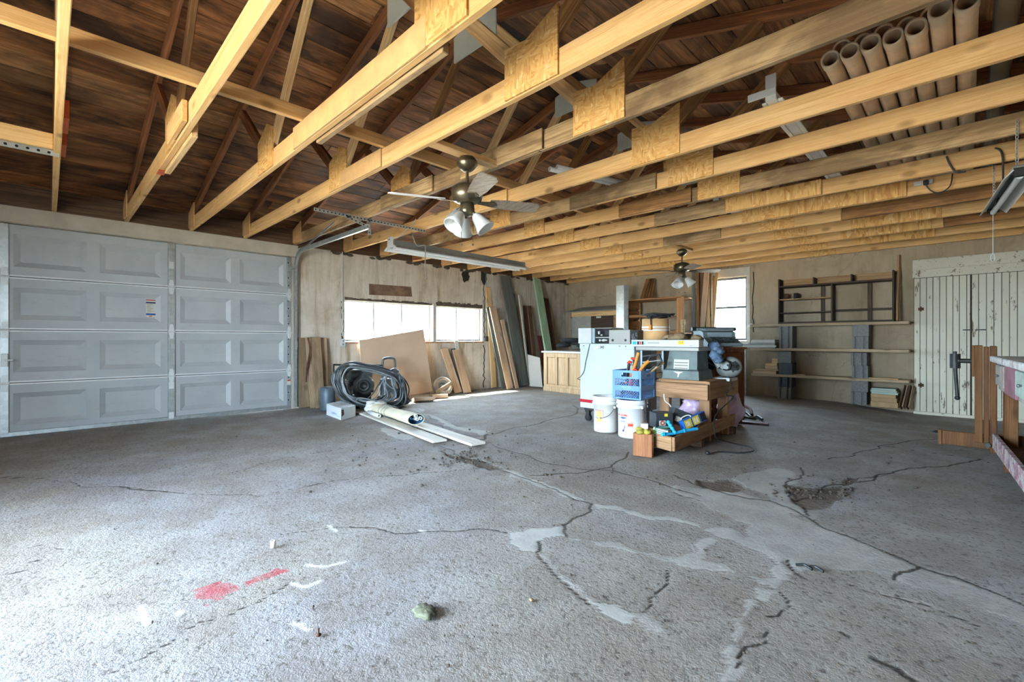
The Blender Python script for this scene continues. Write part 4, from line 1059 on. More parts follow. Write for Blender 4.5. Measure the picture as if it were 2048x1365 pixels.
# ================================================================ the pile in the middle of the room
def cam_pt(px, s, z):
    d = ray(px, HY); return Vector((d.x * s, d.y * s, z))
def frame(o, xd):
    """matrix with origin o, local x along xd (horizontal), local y to its left, z up"""
    x = Vector((xd[0], xd[1], 0)).normalized(); y = V(-x.y, x.x, 0)
    return Matrix(((x.x, y.x, 0, o[0]), (x.y, y.y, 0, o[1]), (0, 0, 1, o[2]), (0, 0, 0, 1)))
def lbox(g, m, lo, hi, ch=0.0): return g.box(lo, hi, m, ch)
wood('bench_wood', 'b8926e', 'a27c59', '765839', var=.14, stain=.35, staincol='4d3220')
wood('bench_wood_y', 'b8926e', 'a27c59', '765839', var=.12, axis=1, stain=.35, staincol='4d3220')
wood('cabinet_oak', 'c7ae8c', 'b4966f', '8d7150', var=.05, axis=2, knots=.1)
plain('cabinet_top', 'c3bfb6', .6, var=.14, scale=7)
plain('enamel_pale', 'c3cdca', .45, .0, .05, 3)
plain('enamel_stripe', 'b3202c', .5, var=.05); plain('scraped', 'e4e4e0', .7, var=.03)
plain('rubber_black', '1c1d1e', .6, var=.1)
plain('device_grey', 'a5a69f', .5, .2, .06); plain('device_case', 'c9cbc6', .5, .1, .05); plain('device_dark', '2b2d2e', .4, .3, .3, 20)
plain('knob_white', 'd9d9d2', .4, var=.02)
plain('bucket_plastic', 'd9d6cc', .5, var=.06, scale=5); plain('bucket_white', 'e2e3e3', .45, var=.04, scale=5); plain('bucket_inside', 'a09684', .8, var=.2)
plain('label_amber', 'd9b878', .6, var=.15, scale=18); plain('label_red', 'c2452f', .5, var=.0); plain('crate_blue', '6d9bd0', .45, var=.05)
plain('print_orange', 'd8451c', .5, var=.0); plain('print_navy', '24529b', .5, var=0)
plain('handle_orange', 'd28a24', .5, var=.1); plain('grip_red', 'd2331d', .45, var=.05); plain('grip_black', '26282b', .5, var=.1); plain('steel_tool', '83898c', .35, .8, .15)
plain('fiber_tan', 'c79f6e', .7, var=.12, scale=4); plain('glove_tan', '8d7a5f', .9, var=.25, scale=14); plain('cloth_black', '202022', .9, var=.2); plain('cloth_blue', '5d7690', .9, var=.3, scale=18)
plain('saw_iron', '65716f', .55, .35, .22, 5); plain('typewriter_grey', '7f8d8b', .5, .05, .08); plain('typewriter_pale', '9fb2ba', .45, .1, .05); plain('key_dark', '2d3638', .4)
plain('motor_grey', '868c89', .6, .2, .2, 8); plain('plastic_pink', 'cdb0ca', .32, var=.16, scale=5, bump=.9, spec=.7)
plain('box_black', '33373a', .5, var=.12); plain('box_mint', '8fd0bd', .6); plain('wand_blue', '25a9dd', .4, var=.05); plain('bulb_blue', '1f62b5', .5, var=.05); plain('bulb_yellow', 'e6cf3c', .5, var=.05)
plain('foam_yellow', 'b5a84a', .9, var=.25, scale=14); plain('paper_white', 'd6d4ca', .7, var=.06); plain('bottle_green', '1d9a6c', .4)

# ---- old panelled cabinet
cl, cr = fl(1087, 782), fl(1166, 791)
m = frame((cl.x, cl.y, 0), (cr - cl)); L = (cr - cl).length + .35
oc = thing('old_cabinet', 'old pale oak cabinet with three panels and a white worn top', 'cabinet', (cl.x, cl.y, 0))
H0 = .72
lbox(G(), m, (0, .03, .09), (L, .62, H0)).build('body', 'cabinet_oak', oc)
lbox(lbox(G(), m, (-.01, -.005, 0), (L, .6, .09), .006), m, (.0, .005, .09), (L, .03, .13), .004).build('plinth', 'cabinet_oak', oc)
lbox(G(), m, (-.035, -.03, H0), (L + .02, .66, H0 + .035), .006).build('top', 'cabinet_top', oc)
for x0, x1 in ((0.0, .085), (.285, .345), (.545, .605), (.805, .9)): lbox(G(), m, (x0, .0, .13), (x1, .03, H0), .004).build('stile', 'cabinet_oak', oc)
for x0, x1 in ((.085, .285), (.345, .545), (.605, .805)):
    lbox(G(), m, (x0, .0, H0 - .08), (x1, .03, H0), .004).build('rail', 'cabinet_oak', oc)
    lbox(G(), m, (x0 + .01, .018, .14), (x1 - .01, .032, H0 - .09), .006).build('panel', 'cabinet_oak', oc)
# dark heap of bags on top of it
g = G(); r5 = random.Random(2)
for i in range(8):
    c = m @ V(.35 + r5.uniform(-.15, .35), .42 + r5.uniform(-.1, .12), H0 + .095 + .045 * (i % 4))
    g.ball(c, (r5.uniform(.12, .2), r5.uniform(.1, .16), .045), 14, 7, .35, i)
g.build('dark_bag_heap', 'cloth_black', label='heap of black bags and folded sheets on the old cabinet', cat='bags')

# ---- pale enamel cabinet on castors
A, Bp = cam_pt(1160, 5.5, 0), cam_pt(1268, 4.98, 0)
m = frame((A.x, A.y, 0), (Bp - A)); L = (Bp - A).length; zt = .915
ec = thing('enamel_cabinet', 'pale blue-white metal cabinet on castors with a red stripe', 'cabinet', (A.x, A.y, 0))
lbox(G(), m, (0, 0, .16), (L, .50, zt), .006).build('body', 'enamel_pale', ec)
lbox(G(), m, (-.004, -.004, zt - .055), (L + .004, .504, zt + .004), .003).build('top_band', 'enamel_pale', ec)
lbox(G(), m, (-.002, -.003, .225), (L + .002, .0, .262)).build('stripe', 'enamel_stripe', ec)
lbox(G(), m, (.04, .03, .13), (L - .04, .47, .16)).build('base_frame', 'steel_dark', ec)
for x_, y_ in ((.08, .06), (L - .08, .06), (.08, .44), (L - .08, .44)):
    cs = lbox(G(), m, (x_ - .03, y_ - .03, .11), (x_ + .03, y_ + .03, .13)); 
    for s in (-1, 1): lbox(cs, m, (x_ - .022, y_ + s * .022 - .002, .03), (x_ + .022, y_ + s * .022 + .002, .11))
    co = cs.build('castor', 'iron_dark', ec)
    G().cyl(m @ V(x_, y_ - .016, .042), m @ V(x_, y_ + .016, .042), .041, n=16).build('castor_wheel', 'rubber_black', co)
fx, fy = m.to_3x3() @ V(1, 0, 0), m.to_3x3() @ V(0, 1, 0)
text('stencil_number', '7045', m @ V(.305, -.004, zt - .035), fx, V(0, 0, 1), .03, 'ink_black', ec, off=.0012, bold=.001)
text('small_mark', 'PT', m @ V(L - .06, 0, .30), fx, V(0, 0, 1), .018, 'ink_black', ec)
g = G()
g.prism([m @ V(.20, -.0052, zt - .06), m @ V(.30, -.0052, zt - .035), m @ V(.28, -.0052, zt - .018), m @ V(.205, -.0052, zt - .04)], fy * -.0012)
g.build('scraped_paint', 'scraped', ec)
for x_ in (.06, L - .1, .55): G().cyl(m @ V(x_, -.004, zt - .02), m @ V(x_, -.008, zt - .02), .006, n=8).build('screw', 'steel_dark', ec)
G().tube(cat_rom([m @ V(.15, -.012, zt + .003), m @ V(.13, -.014, zt - .08), m @ V(.09, -.012, .70), m @ V(.07, -.012, .60), m @ V(.02, -.012, .53), m @ V(-.03, -.01, .50), m @ V(-.05, .1, .47)], 5), .0035, 5).build('lead_wire', 'cable_black', label='thin black wire hanging down the pale enamel cabinet', cat='wire')
# ---- two instruments on top
m1 = frame(m @ V(-.05, .03, zt + .006), fx)
d1 = thing('instrument', 'pale-cased instrument with a dark knobby face, left on the enamel cabinet', 'instrument', m1 @ V(0, 0, 0), group='electronic instruments')
lbox(G(), m1, (0, .0, 0), (.19, .29, .185), .004).build('side_case', 'device_case', d1)
lbox(G(), m1, (.192, .05, 0), (.45, .29, .185), .004).build('case', 'device_grey', d1)
lbox(G(), m1, (.19, .02, .004), (.225, .05, .18), .003).build('rail', 'typewriter_pale', d1)
fa = lbox(G(), m1, (.225, .035, .004), (.448, .05, .176)).build('face_plate', 'device_dark', d1)
for i in range(10): G().cyl(m1 @ V(.245 + i * .02, .035, .072), m1 @ V(.245 + i * .02, .022, .072), .0065, n=10).build('knob', 'knob_white', fa)
for x_, z_, r_ in ((.30, .038, .012), (.34, .038, .012), (.355, .04, .014), (.285, .135, .01), (.285, .12, .009), (.385, .04, .009), (.32, .10, .008)): G().cyl(m1 @ V(x_, .035, z_), m1 @ V(x_, .016, z_), r_, n=12).build('knob', 'knob_white', fa)
lbox(G(), m1, (.36, .033, .10), (.43, .035, .15)).build('meter', 'steel_dark', fa)
m2 = frame(m @ V(.407, -.0, zt + .006), fx)
d2 = thing('instrument', 'grey metal instrument box with two screw holes, right on the enamel cabinet', 'instrument', m2 @ V(0, 0, 0), group='electronic instruments')
lbox(G(), m2, (0, 0, 0), (.27, .19, .155), .004).build('case', 'device_grey', d2)
lbox(G(), m2, (.272, .01, .012), (.36, .18, .15), .003).build('open_chassis', 'device_dark', d2)
for x_ in (.05, .215): G().cyl(m2 @ V(x_, .001, .04), m2 @ V(x_, -.004, .04), .014, n=14).cyl(m2 @ V(x_, -.003, .04), m2 @ V(x_, -.006, .04), .007, n=10).build('screw', 'steel_dark', d2)
g = G(); r6 = random.Random(4)
for i in range(16):
    x_, z_ = .285 + r6.random() * .06, .025 + r6.random() * .10; lbox(g, m2, (x_, -.002, z_), (x_ + r6.uniform(.008, .02), .012, z_ + r6.uniform(.006, .02)))
g.build('circuit_parts', 'iron_grey', d2, kind='stuff')

# ---- buckets
def bucket(c, r, h, mat, label, inside=True, bail=0, lid=False):
    T = thing('bucket', label, 'bucket', (c.x, c.y, 0), group='plastic buckets')
    rt = r; rb_ = r * .89
    prof = [(0, .004), (rb_, .004), (rb_ + .003, .02), (rt - .010, h - .085), (rt + .004, h - .083), (rt + .006, h - .066), (rt - .006, h - .062), (rt - .005, h - .045), (rt + .007, h - .043), (rt + .008, h - .03), (rt - .002, h - .026), (rt + .002, h - .008), (rt + .006, h), (rt - .006, h)]
    if lid: prof += [(rt - .01, h - .008), (0, h - .008)]
    else: prof += [(rt - .012, h - .02), (rb_ - .012, .03), (0, .03)]
    G().lathe(prof, (c.x, c.y, 0), None, 40, False).build('shell', mat, T)
    toc = V(-c.x, -c.y, 0).normalized(); sd_ = V(-toc.y, toc.x, 0)
    return T, toc, sd_
b1c = cam_pt(1212, 4.87, 0); T1, tc1, sd1 = bucket(b1c, .138, .375, 'bucket_plastic', 'dirty cream bucket with an amber label and a swung-down wire handle')
def on_shell(c, r, h, toc, sd_, ang, z, off=.002):
    rr_ = r * (.89 + .11 * z / h) - .004 + off; d = toc * math.cos(ang) + sd_ * math.sin(ang)
    return V(c.x, c.y, z) + d * rr_
def decal(T, c, r, h, toc, sd_, a0, a1, z0, z1, mat, name, n=8, off=.002):
    P = []; 
    for i in range(n + 1):
        a = a0 + (a1 - a0) * i / n; P += [on_shell(c, r, h, toc, sd_, a, z0, off), on_shell(c, r, h, toc, sd_, a, z1, off)]
    return G().add(P, [(2 * i, 2 * i + 2, 2 * i + 3, 2 * i + 1) for i in range(n)], True).build(name, mat, T)
# sd points to the viewer's right when looking at the bucket
def rightness(toc): return V(-toc.y, toc.x, 0)
decal(T1, b1c, .138, .375, tc1, sd1, -.95, -.2, .055, .235, 'label_red', 'label_border', off=.0015)
decal(T1, b1c, .138, .375, tc1, sd1, -.93, -.23, .06, .23, 'bucket_plastic', 'label_paper', off=.0025)
decal(T1, b1c, .138, .375, tc1, sd1, -.88, -.33, .115, .225, 'label_amber', 'label', off=.0035)
for q in range(3): decal(T1, b1c, .138, .375, tc1, sd1, -.85, -.4, .07 + q * .012, .074 + q * .012, 'ink_grey', 'print_line', off=.0035)
pv = [on_shell(b1c, .138, .375, tc1, sd1, a, z, .012 + .02 * math.sin((a + 1.0) * 1.6)) for a, z in ((.62, .27), (.45, .235), (.2, .195), (-.1, .17), (-.4, .158), (-.7, .158), (-1.0, .168))]
G().tube(cat_rom(pv, 5), .0028, 6).build('wire_handle', 'steel_dark', T1)
G().cyl(pv[4] , pv[6], .008, n=8).build('handle_grip', 'bucket_plastic', T1)
G().ball(pv[0], .015).build('handle_ear', 'bucket_plastic', T1)
G().lathe([(0, .08), (.115, .08)], (b1c.x, b1c.y, 0), None, 24, False).build('residue', 'bucket_inside', T1)
b2c = cam_pt(1264, 4.60, 0); T2, tc2, sd2 = bucket(b2c, .148, .375, 'bucket_white', 'white bucket with red and blue print under the blue crate', lid=True)
for q, ch_ in enumerate('US·CLEAN'):
    a = -1.08 + q * .098
    p = on_shell(b2c, .148, .375, tc2, sd2, a, .225, .003); d = (tc2 * math.cos(a) + sd2 * math.sin(a))
    text('lettering', ch_, p, V(-d.y, d.x, 0), V(0, 0, 1), .019, 'print_orange', T2, off=0, bold=.0006)
decal(T2, b2c, .148, .375, tc2, sd2, -.88, -.42, .198, .206, 'print_navy', 'swoosh', off=.003); decal(T2, b2c, .148, .375, tc2, sd2, -.8, -.55, .192, .198, 'print_navy', 'swoosh', off=.003)
for q in range(7):
    a = -.88 + q * .065; p = on_shell(b2c, .148, .375, tc2, sd2, a, .165, .003); d = (tc2 * math.cos(a) + sd2 * math.sin(a))
    text('lettering', 'CLEANER'[q], p, V(-d.y, d.x, 0), V(0, 0, 1), .012, 'print_navy', T2, off=0)
for q in range(5):
    a0 = -.30 + q * .075
    P = [on_shell(b2c, .148, .375, tc2, sd2, a0, .135, .003), on_shell(b2c, .148, .375, tc2, sd2, a0 + .06, .095, .003), on_shell(b2c, .148, .375, tc2, sd2, a0 + .06, .175, .003)]
    G().add(P, [(0, 1, 2)]).build('print_spike', 'print_orange', T2)
decal(T2, b2c, .148, .375, tc2, sd2, -.28, .08, .125, .145, 'print_orange', 'print_bar', off=.003)
pq = [on_shell(b2c, .148, .375, tc2, sd2, a, z, .003) for a, z in ((-.66, .075), (-.58, .095), (-.5, .125))]
G().tube(pq, .004, 5).ball(pq[0], .011, 8, 5).build('print_figure', 'print_navy', T2)
pv = [on_shell(b2c, .148, .375, tc2, sd2, a, z, .010) for a, z in ((.7, .305), (.85, .275), (1.0, .245), (1.1, .22), (1.25, .21))]
G().tube(cat_rom(pv, 4), .0028, 6).build('wire_handle', 'steel_dark', T2); G().ball(pv[0], .014).build('handle_ear', 'bucket_white', T2)

# ---- milk crate
zc0 = .378
Ac, Bc = cam_pt(1225, 4.66, zc0), cam_pt(1281, 4.455, zc0)
xd = (Bc - Ac).normalized(); m = frame((Ac.x, Ac.y, zc0), xd); w = .31; hc = .285
cr_ = thing('milk_crate', 'blue plastic milk crate full of tools on the white bucket', 'crate', (Ac.x, Ac.y, zc0))
for x_, y_ in ((0, 0), (w, 0), (w, w), (0, w)):
    lbox(lbox(G(), m, (x_ - .018 if x_ else 0, y_ - .003 if y_ == w else y_, 0), (x_ + (0 if x_ else .03), y_ + .003 if y_ != w else y_, hc), .001), m,
         (x_ - .003 if x_ else 0, y_ - .018 if y_ else 0, 0), (x_ if x_ else .003, y_ + (0 if y_ else .03), hc), .001).build('corner_post', 'crate_blue', cr_)
def crate_side(o, ax_, inward, long=w):
    """one wall: bands and lattice; o origin, ax_ along, inward normal"""
    def P(a, z, d=0): return o + ax_ * a + V(0, 0, z) + inward * d
    def slab(a0, a1, z0, z1, nm):
        G().prism([P(a0, z0), P(a1, z0), P(a1, z1), P(a0, z1)], inward * .006).build(nm, 'crate_blue', cr_)
    slab(.02, long - .02, 0, .014, 'band'); slab(.02, long - .02, .085, .135, 'band'); slab(.02, long - .02, .205, .222, 'band'); slab(.02, long - .02, .262, hc, 'band')
    slab(.02, .10, .222, .262, 'band'); slab(long - .10, long - .02, .222, .262, 'band')
    for z0, z1 in ((.014, .085), (.135, .205)):
        g = G(); h_ = z1 - z0; a = .03 - h_
        while a < long - .03:
            for s in (0, 1):
                q0, q1 = (a, z0), (a + h_, z1)
                if s: q0, q1 = (a, z1), (a + h_, z0)
                (xa, za), (xb, zb2) = q0, q1
                if xa < .03: za = za + (zb2 - za) * (.03 - xa) / h_; xa = .03
                if xb > long - .03: zb2 = za + (zb2 - za) * (long - .03 - xa) / max(xb - xa, 1e-6); xb = long - .03
                if xb > xa: g.cyl(P(xa, za, .003), P(xb, zb2, .003), .0022, n=4, caps=False)
            a += .026
        g.build('lattice', 'crate_blue', cr_)
yd = V(-xd.y, xd.x, 0)
o0 = V(Ac.x, Ac.y, zc0)
crate_side(o0, xd, yd); crate_side(o0 + xd * w, yd, -xd); crate_side(o0 + yd * w, xd, -yd); crate_side(o0, yd, xd)
lbox(G(), m, (.004, .004, .002), (w - .004, w - .004, .008)).build('floor_grid', 'crate_blue', cr_)
text('moulded_lettering', "PRICE'S", o0 + xd * (w / 2) + V(0, 0, .116), xd, V(0, 0, 1), .022, 'crate_print' if plain('crate_print', 'a3c2e6', .5, var=0) else '', cr_)
text('moulded_lettering', 'CREAMERIES', o0 + xd * (w / 2) + V(0, 0, .094), xd, V(0, 0, 1), .010, 'crate_print', cr_)
# tools standing in it
def tool(name, label, pts, r, mat, parts=(), cat='tool'):
    T = thing(name, label, cat, pts[0], group='hand tools in the crate')
    G().tube(pts, r, 10).build('handle', mat, T)
    for nm, p2, r2, m2_ in parts: G().tube(p2, r2, 8).build(nm, m2_, T)
    return T
cx = lambda a, b, z: m @ V(a, b, z)
hm = tool('hammer', 'claw hammer with an orange handle standing steeply in the crate', [cx(.13, .10, .05), cx(.155, .115, .24), cx(.19, .13, .36), cx(.215, .14, .46)], [.014, .015, .017, .018], 'handle_orange')
hm['label'] = 'orange-handled hammer standing upright in the crate'
tool('hammer', 'orange-handled hammer lying across the crate rim to the right', [cx(.20, .06, .10), cx(.24, .09, .26), cx(.29, .11, .34), cx(.33, .13, .38)], [.014, .015, .018, .018], 'handle_orange')
tool('loppers', 'black and red long-handled pliers left of the upright hammer', [cx(.08, .12, .05), cx(.10, .13, .28), cx(.11, .135, .35)], .013, 'grip_black', (('red_grip', [cx(.098, .133, .345), cx(.115, .137, .365), cx(.14, .14, .355)], .014, 'grip_red'), ('second_grip', [cx(.17, .17, .1), cx(.15, .16, .38), cx(.125, .155, .405)], .011, 'grip_black'), ('red_tip', [cx(.128, .153, .40), cx(.165, .165, .392)], .013, 'grip_red')))
tool('hand_saw', 'black-framed hack saw leaning in the crate', [cx(.20, .2, .1), cx(.26, .2, .30), cx(.31, .2, .42), cx(.40, .2, .44)], .010, 'grip_black', (('grip', [cx(.40, .2, .44), cx(.43, .2, .38), cx(.38, .2, .33)], .012, 'grip_black'), ('blade', [cx(.21, .2, .22), cx(.36, .2, .33)], .004, 'steel_tool')))
tool('file', 'wooden-handled file lying over the right rim of the crate', [cx(.27, .20, .23), cx(.38, .25, .335), cx(.42, .27, .36)], [.006, .012, .014], 'pine_pale')
tool('red_wrench', 'small red-gripped tool at the middle of the crate', [cx(.17, .05, .12), cx(.19, .06, .27), cx(.215, .065, .30), cx(.235, .07, .28)], .012, 'grip_red')
lbox(G(), m, (.075, .15, .06), (.15, .24, .335), .01).build('grey_tin', 'device_grey', label='grey tin at the back left inside the crate', cat='tin')
g = G(); r7 = random.Random(9)
for i in range(14): g.ball(cx(r7.uniform(.05, .26), r7.uniform(.04, .13), r7.uniform(.04, .19)), (.03, .028, .02), 8, 5, .4, i)
g.build('tool_clutter', 'rust_brown', label='jumble of small rusty tools filling the crate', cat='tools', kind='stuff')
for i, p in enumerate(((.15, .012, .165), (.20, .012, .17))): G().ball(cx(*p), .012).build('orange_knob', 'print_orange', label=['left orange knob seen through the crate lattice', 'right orange knob seen through the crate lattice'][i], cat='knob')

# ---- timber stand
X0, X1, Y0, Y1, ZT = -2.22, -1.72, 4.35, 4.93, .545
st = thing('timber_stand', 'heavy timber stand carrying the old saw, with a tray at its foot', 'stand', ((X0 + X1) / 2, (Y0 + Y1) / 2, 0))
board('front_rail', (X0 - .02, Y0, ZT - .075), (X1, Y0, ZT - .075), .15, .045, (0, 0, 1), 'bench_wood', st)
board('back_rail', (X0 - .06, Y1, ZT - .075), (X1, Y1, ZT - .075), .15, .045, (0, 0, 1), 'bench_wood', st)
board('side_rail', (X1 - .02, Y0 + .025, ZT - .06), (X1 - .02, Y1 + .2, ZT - .06), .17, .045, (0, 0, 1), 'bench_wood', st)
board('side_rail', (X0 + .02, Y0 + .025, ZT - .06), (X0 + .02, Y1 - .025, ZT - .06), .14, .045, (0, 0, 1), 'bench_wood', st)
for x_, y_ in ((X0 + .04, Y0 + .07), (X1 - .06, Y0 + .07), (X1 - .06, Y1 - .05), (X0 + .04, Y1 - .05)):
    board('leg', (x_, y_, .002), (x_, y_, ZT - .01), .10, .05, (1, 0, 0), 'bench_wood', st)
for i in range(3): board('top_plank', (X0 - .02, Y0 + .12 + i * .19, ZT + .012), (X1 - .02, Y0 + .12 + i * .19, ZT + .012), .17, .03, (0, 1, 0), 'bench_wood', st)
ta, tb = V(-1.67, 3.52, 0), V(-1.75, 5.10, 0)
board('tray_side', (ta.x, ta.y, .13), (tb.x, tb.y, .13), .115, .022, (0, 0, 1), 'bench_wood', st)
board('tray_side', (ta.x - .48, ta.y + .35, .13), (tb.x - .48, tb.y, .13), .115, .022, (0, 0, 1), 'bench_wood', st)
board('tray_front', (ta.x - .245, ta.y + .075, .13), (ta.x - .012, ta.y + .002, .13), .115, .022, (0, 0, 1), 'bench_wood', st)
board('tray_floor', (ta.x - .14, ta.y + .08, .085), (tb.x - .12, tb.y, .085), .24, .018, (1, 0, 0), 'bench_wood', st)
board('tray_floor', (ta.x - .37, ta.y + .36, .085), (tb.x - .36, tb.y, .085), .20, .018, (1, 0, 0), 'bench_wood', st)
for yy_ in (4.15, 4.95): board('tray_bearer', (X0 - .02, yy_, .038), (X1 + .03, yy_, .038), .07, .07, (0, 0, 1), 'board_dark', st)
bl, br = fl(1266, 912), fl(1304, 917)
m = frame((bl.x, bl.y, 0), (br - bl))
bx_ = thing('wooden_box', 'small reddish plywood box end-on at the front of the tray', 'box', (bl.x, bl.y, 0))
wood('box_wood', 'ac7650', '94603d', '6c4029', axis=2, var=.04, knots=.2)
Lb = (br - bl).length
lbox(G(), m, (0, 0, .002), (Lb, .016, .19), .002).build('front_panel', 'box_wood', bx_); lbox(G(), m, (0, .017, .002), (.014, .40, .19)).build('side_panel', 'bench_wood_y', bx_)
lbox(G(), m, (Lb - .014, .017, .002), (Lb, .06, .19)).build('side_panel', 'bench_wood_y', bx_); lbox(G(), m, (.015, .386, .002), (Lb - .075, .40, .17)).build('back_panel', 'box_wood', bx_)
lbox(G(), m, (.015, .017, .002), (Lb - .09, .385, .014)).build('bottom', 'box_wood', bx_)

# ---- saw on the stand
sx0, sx1, sy0, sy1, sz = -2.19, -1.85, 4.42, 4.72, ZT + .03
sw = thing('bench_saw', 'old grey-green cast iron bench saw with a worn name plate', 'saw', ((sx0 + sx1) / 2, (sy0 + sy1) / 2, sz))
def taper(g, x0, x1, y0, y1, z0, X0_, X1_, Y0_, Y1_, z1):
    return g.add([(x0, y0, z0), (x1, y0, z0), (x1, y1, z0), (x0, y1, z0), (X0_, Y0_, z1), (X1_, Y0_, z1), (X1_, Y1_, z1), (X0_, Y1_, z1)], [(0, 3, 2, 1), (4, 5, 6, 7), (0, 1, 5, 4), (1, 2, 6, 5), (2, 3, 7, 6), (3, 0, 4, 7)])
taper(taper(G(), sx0 - .02, sx1 + .02, sy0 - .02, sy1 + .02, sz, sx0 - .01, sx1 + .01, sy0 - .01, sy1 + .01, sz + .085), sx0 - .01, sx1 + .01, sy0 - .01, sy1 + .01, sz + .085, sx0 + .01, sx1 - .01, sy0 + .01, sy1 - .01, sz + .10).build('base', 'saw_iron', sw)
taper(G(), sx0 + .012, sx1 - .012, sy0 + .012, sy1 - .012, sz + .10, sx0 + .035, sx1 - .02, sy0 + .035, sy1 - .02, .855).build('body', 'saw_iron', sw)
npz = .70
G().prism([(sx0 + .09, sy0 + .012, npz - .04), (sx0 + .245, sy0 + .012, npz - .04), (sx0 + .245, sy0 + .026, npz + .07), (sx0 + .09, sy0 + .026, npz + .07)], (0, -.004, 0)).build('name_plate', 'device_case', sw)
for q in range(3): G().box((sx0 + .10, sy0 + .008, npz - .02 + q * .028), (sx0 + .235, sy0 + .013, npz - .012 + q * .028)).build('plate_line', 'ink_grey', sw)
G().prism([(sx0 + .10, sy0 - .016, sz + .075), (sx0 + .2, sy0 - .016, sz + .075), (sx0 + .165, sy0 - .019, sz + .055), (sx0 + .155, sy0 - .021, sz + .02), (sx0 + .145, sy0 - .021, sz + .02), (sx0 + .15, sy0 - .019, sz + .055)], (0, -.003, 0)).build('paint_drip', 'scraped', sw)
G().box((-2.50, sy0 - .03, .856), (-1.83, sy1 + .30, .892), ch=.005).build('table', 'device_grey', sw)
G().cyl((sx0 + .0, sy0 + .1, .66), (sx0 - .035, sy0 + .1, .66), .02, n=12).build('hand_knob', 'steel_tool', sw)
# white lamp box on the saw table
lx = thing('lamp_carton', 'long white printed carton lying on the saw table', 'carton', (-2.2, sy0 + .04, .893))
G().box((-2.57, sy0 + .0, .894), (-1.84, sy0 + .11, .965), ch=.003).build('box', 'carton_white', lx)
for x_, w_, mt in ((-2.555, .045, 'wand_blue'), (-2.50, .025, 'ink_black'), (-2.47, .02, 'label_red'), (-2.445, .02, 'ink_black'), (-2.42, .018, 'box_mint')): G().box((x_, sy0 - .0012, .915), (x_ + w_, sy0, .95)).build('print_block', mt, lx)
G().box((-2.05, sy0 - .0012, .918), (-1.985, sy0, .957)).build('price_tag', 'bulb_yellow', lx)
text('tag_number', '11.9', (-2.018, sy0 - .0012, .94), (1, 0, 0), (0, 0, 1), .018, 'ink_black', lx)
G().box((-2.38, sy0 - .0012, .925), (-2.25, sy0, .945)).build('print_block', 'device_grey', lx); text('small_print', 'lamp', (-1.92, sy0, .91), (1, 0, 0), (0, 0, 1), .01, 'ink_black', lx)
# ---- tan fibre drum with cable on top
dc = cam_pt(1311, 5.06, .893); dr = .145
dm = thing('fibre_drum', 'tan fibreboard drum with pale bands standing on the saw table', 'drum', dc)
G().lathe([(0, 0), (dr, 0), (dr, .30), (dr - .006, .30), (dr - .006, .02), (0, .02)], dc, None, 36, False).build('shell', 'fiber_tan', dm)
for z_ in (.14, .17): G().lathe([(dr + .0015, z_ + .03), (dr + .0015, z_ + .048)], dc, None, 36, False).build('band', 'bucket_plastic', dm)
G().lathe([(0, .29), (dr - .006, .29)], dc, None, 30, False).build('lid', 'fiber_tan', dm)
cb_ = thing('cable_coil', 'coil of black cable lying on the tan drum', 'cable', dc + V(0, 0, .302))
for i in range(7):
    r_ = .07 + .014 * i; pts = [dc + V((r_ + .03 * math.sin(2 * t + 1.3 * i)) * math.cos(t) + .03, (r_ + .02 * math.cos(3 * t + i)) * math.sin(t), .309 + .006 * i + .006 * math.sin(3 * t + i * 2) + .006) for t in [2 * math.pi * j / 26 for j in range(26)]]
    G().tube(pts, .007, 6, True).build('cable_turn', 'cable_black', cb_)
toc = V(-dc.x, -dc.y, 0).normalized(); sdd = V(-toc.y, toc.x, 0)
G().tube(cat_rom([dc + toc * .10 + V(0, 0, .33) - sdd * .06, dc + toc * (dr + .012) + V(0, 0, .29) - sdd * .05, dc + toc * (dr + .012) + V(0, 0, .23) - sdd * .05], 5), .006, 6).build('cable_end', 'cable_black', cb_)
G().cyl(dc + toc * (dr + .012) + V(0, 0, .235) - sdd * .05, dc + toc * (dr + .012) + V(0, 0, .18) - sdd * .055, .012, .02, 12).build('plug', 'handle_orange', cb_)

# ---- gloves and rags
r8 = random.Random(12)
def heap(name, pts, rad, mat, label, cat, jit=.35):
    g = G()
    for i, p in enumerate(pts): g.ball(p, [q * r8.uniform(.8, 1.2) for q in rad], 12, 7, jit, i)
    return g.build(name, mat, label=label, cat=cat)
for k, (px, s_, z_) in enumerate(((1354, 4.80, .965), (1387, 4.84, .945))):
    c = cam_pt(px, s_, z_ + .02); T = thing('work_glove', ['crumpled tan work glove next to the drum', 'crumpled tan work glove beside the typewriter'][k], 'glove', c, group='work gloves')
    G().ball(c, (.10, .085, .045), 20, 10, .3, k).build('palm', 'glove_tan', T)
    for q in range(4):
        d = V(math.cos(2.2 + q * .35 + k), math.sin(2.2 + q * .35 + k), 0)
        G().tube(cat_rom([c + d * .06, c + d * .11 + V(0, 0, .016 * (q % 2)), c + d * .15 + V(0, 0, -.012)], 4), [.022] * 8 + [.017], 8).build('finger', 'glove_tan', T)
    G().ball(c + V(.05, -.05, .015), (.06, .05, .04), 12, 7, .3, k).build('cuff', 'glove_tan', T)
heap('black_rag', [cam_pt(1368 + i * 5, 5.04, .945 + .02 * (i % 3)) for i in range(5)], (.05, .06, .045), 'cloth_black', 'black cloth bundle behind the gloves', 'rag')
heap('blue_rag', [cam_pt(1429 + (i % 3) * 4, 4.62 - .01 * i, .90 - .026 * i) for i in range(6)], (.055, .055, .045), 'cloth_blue', 'paint-stained blue rag hanging off the saw table corner', 'rag')
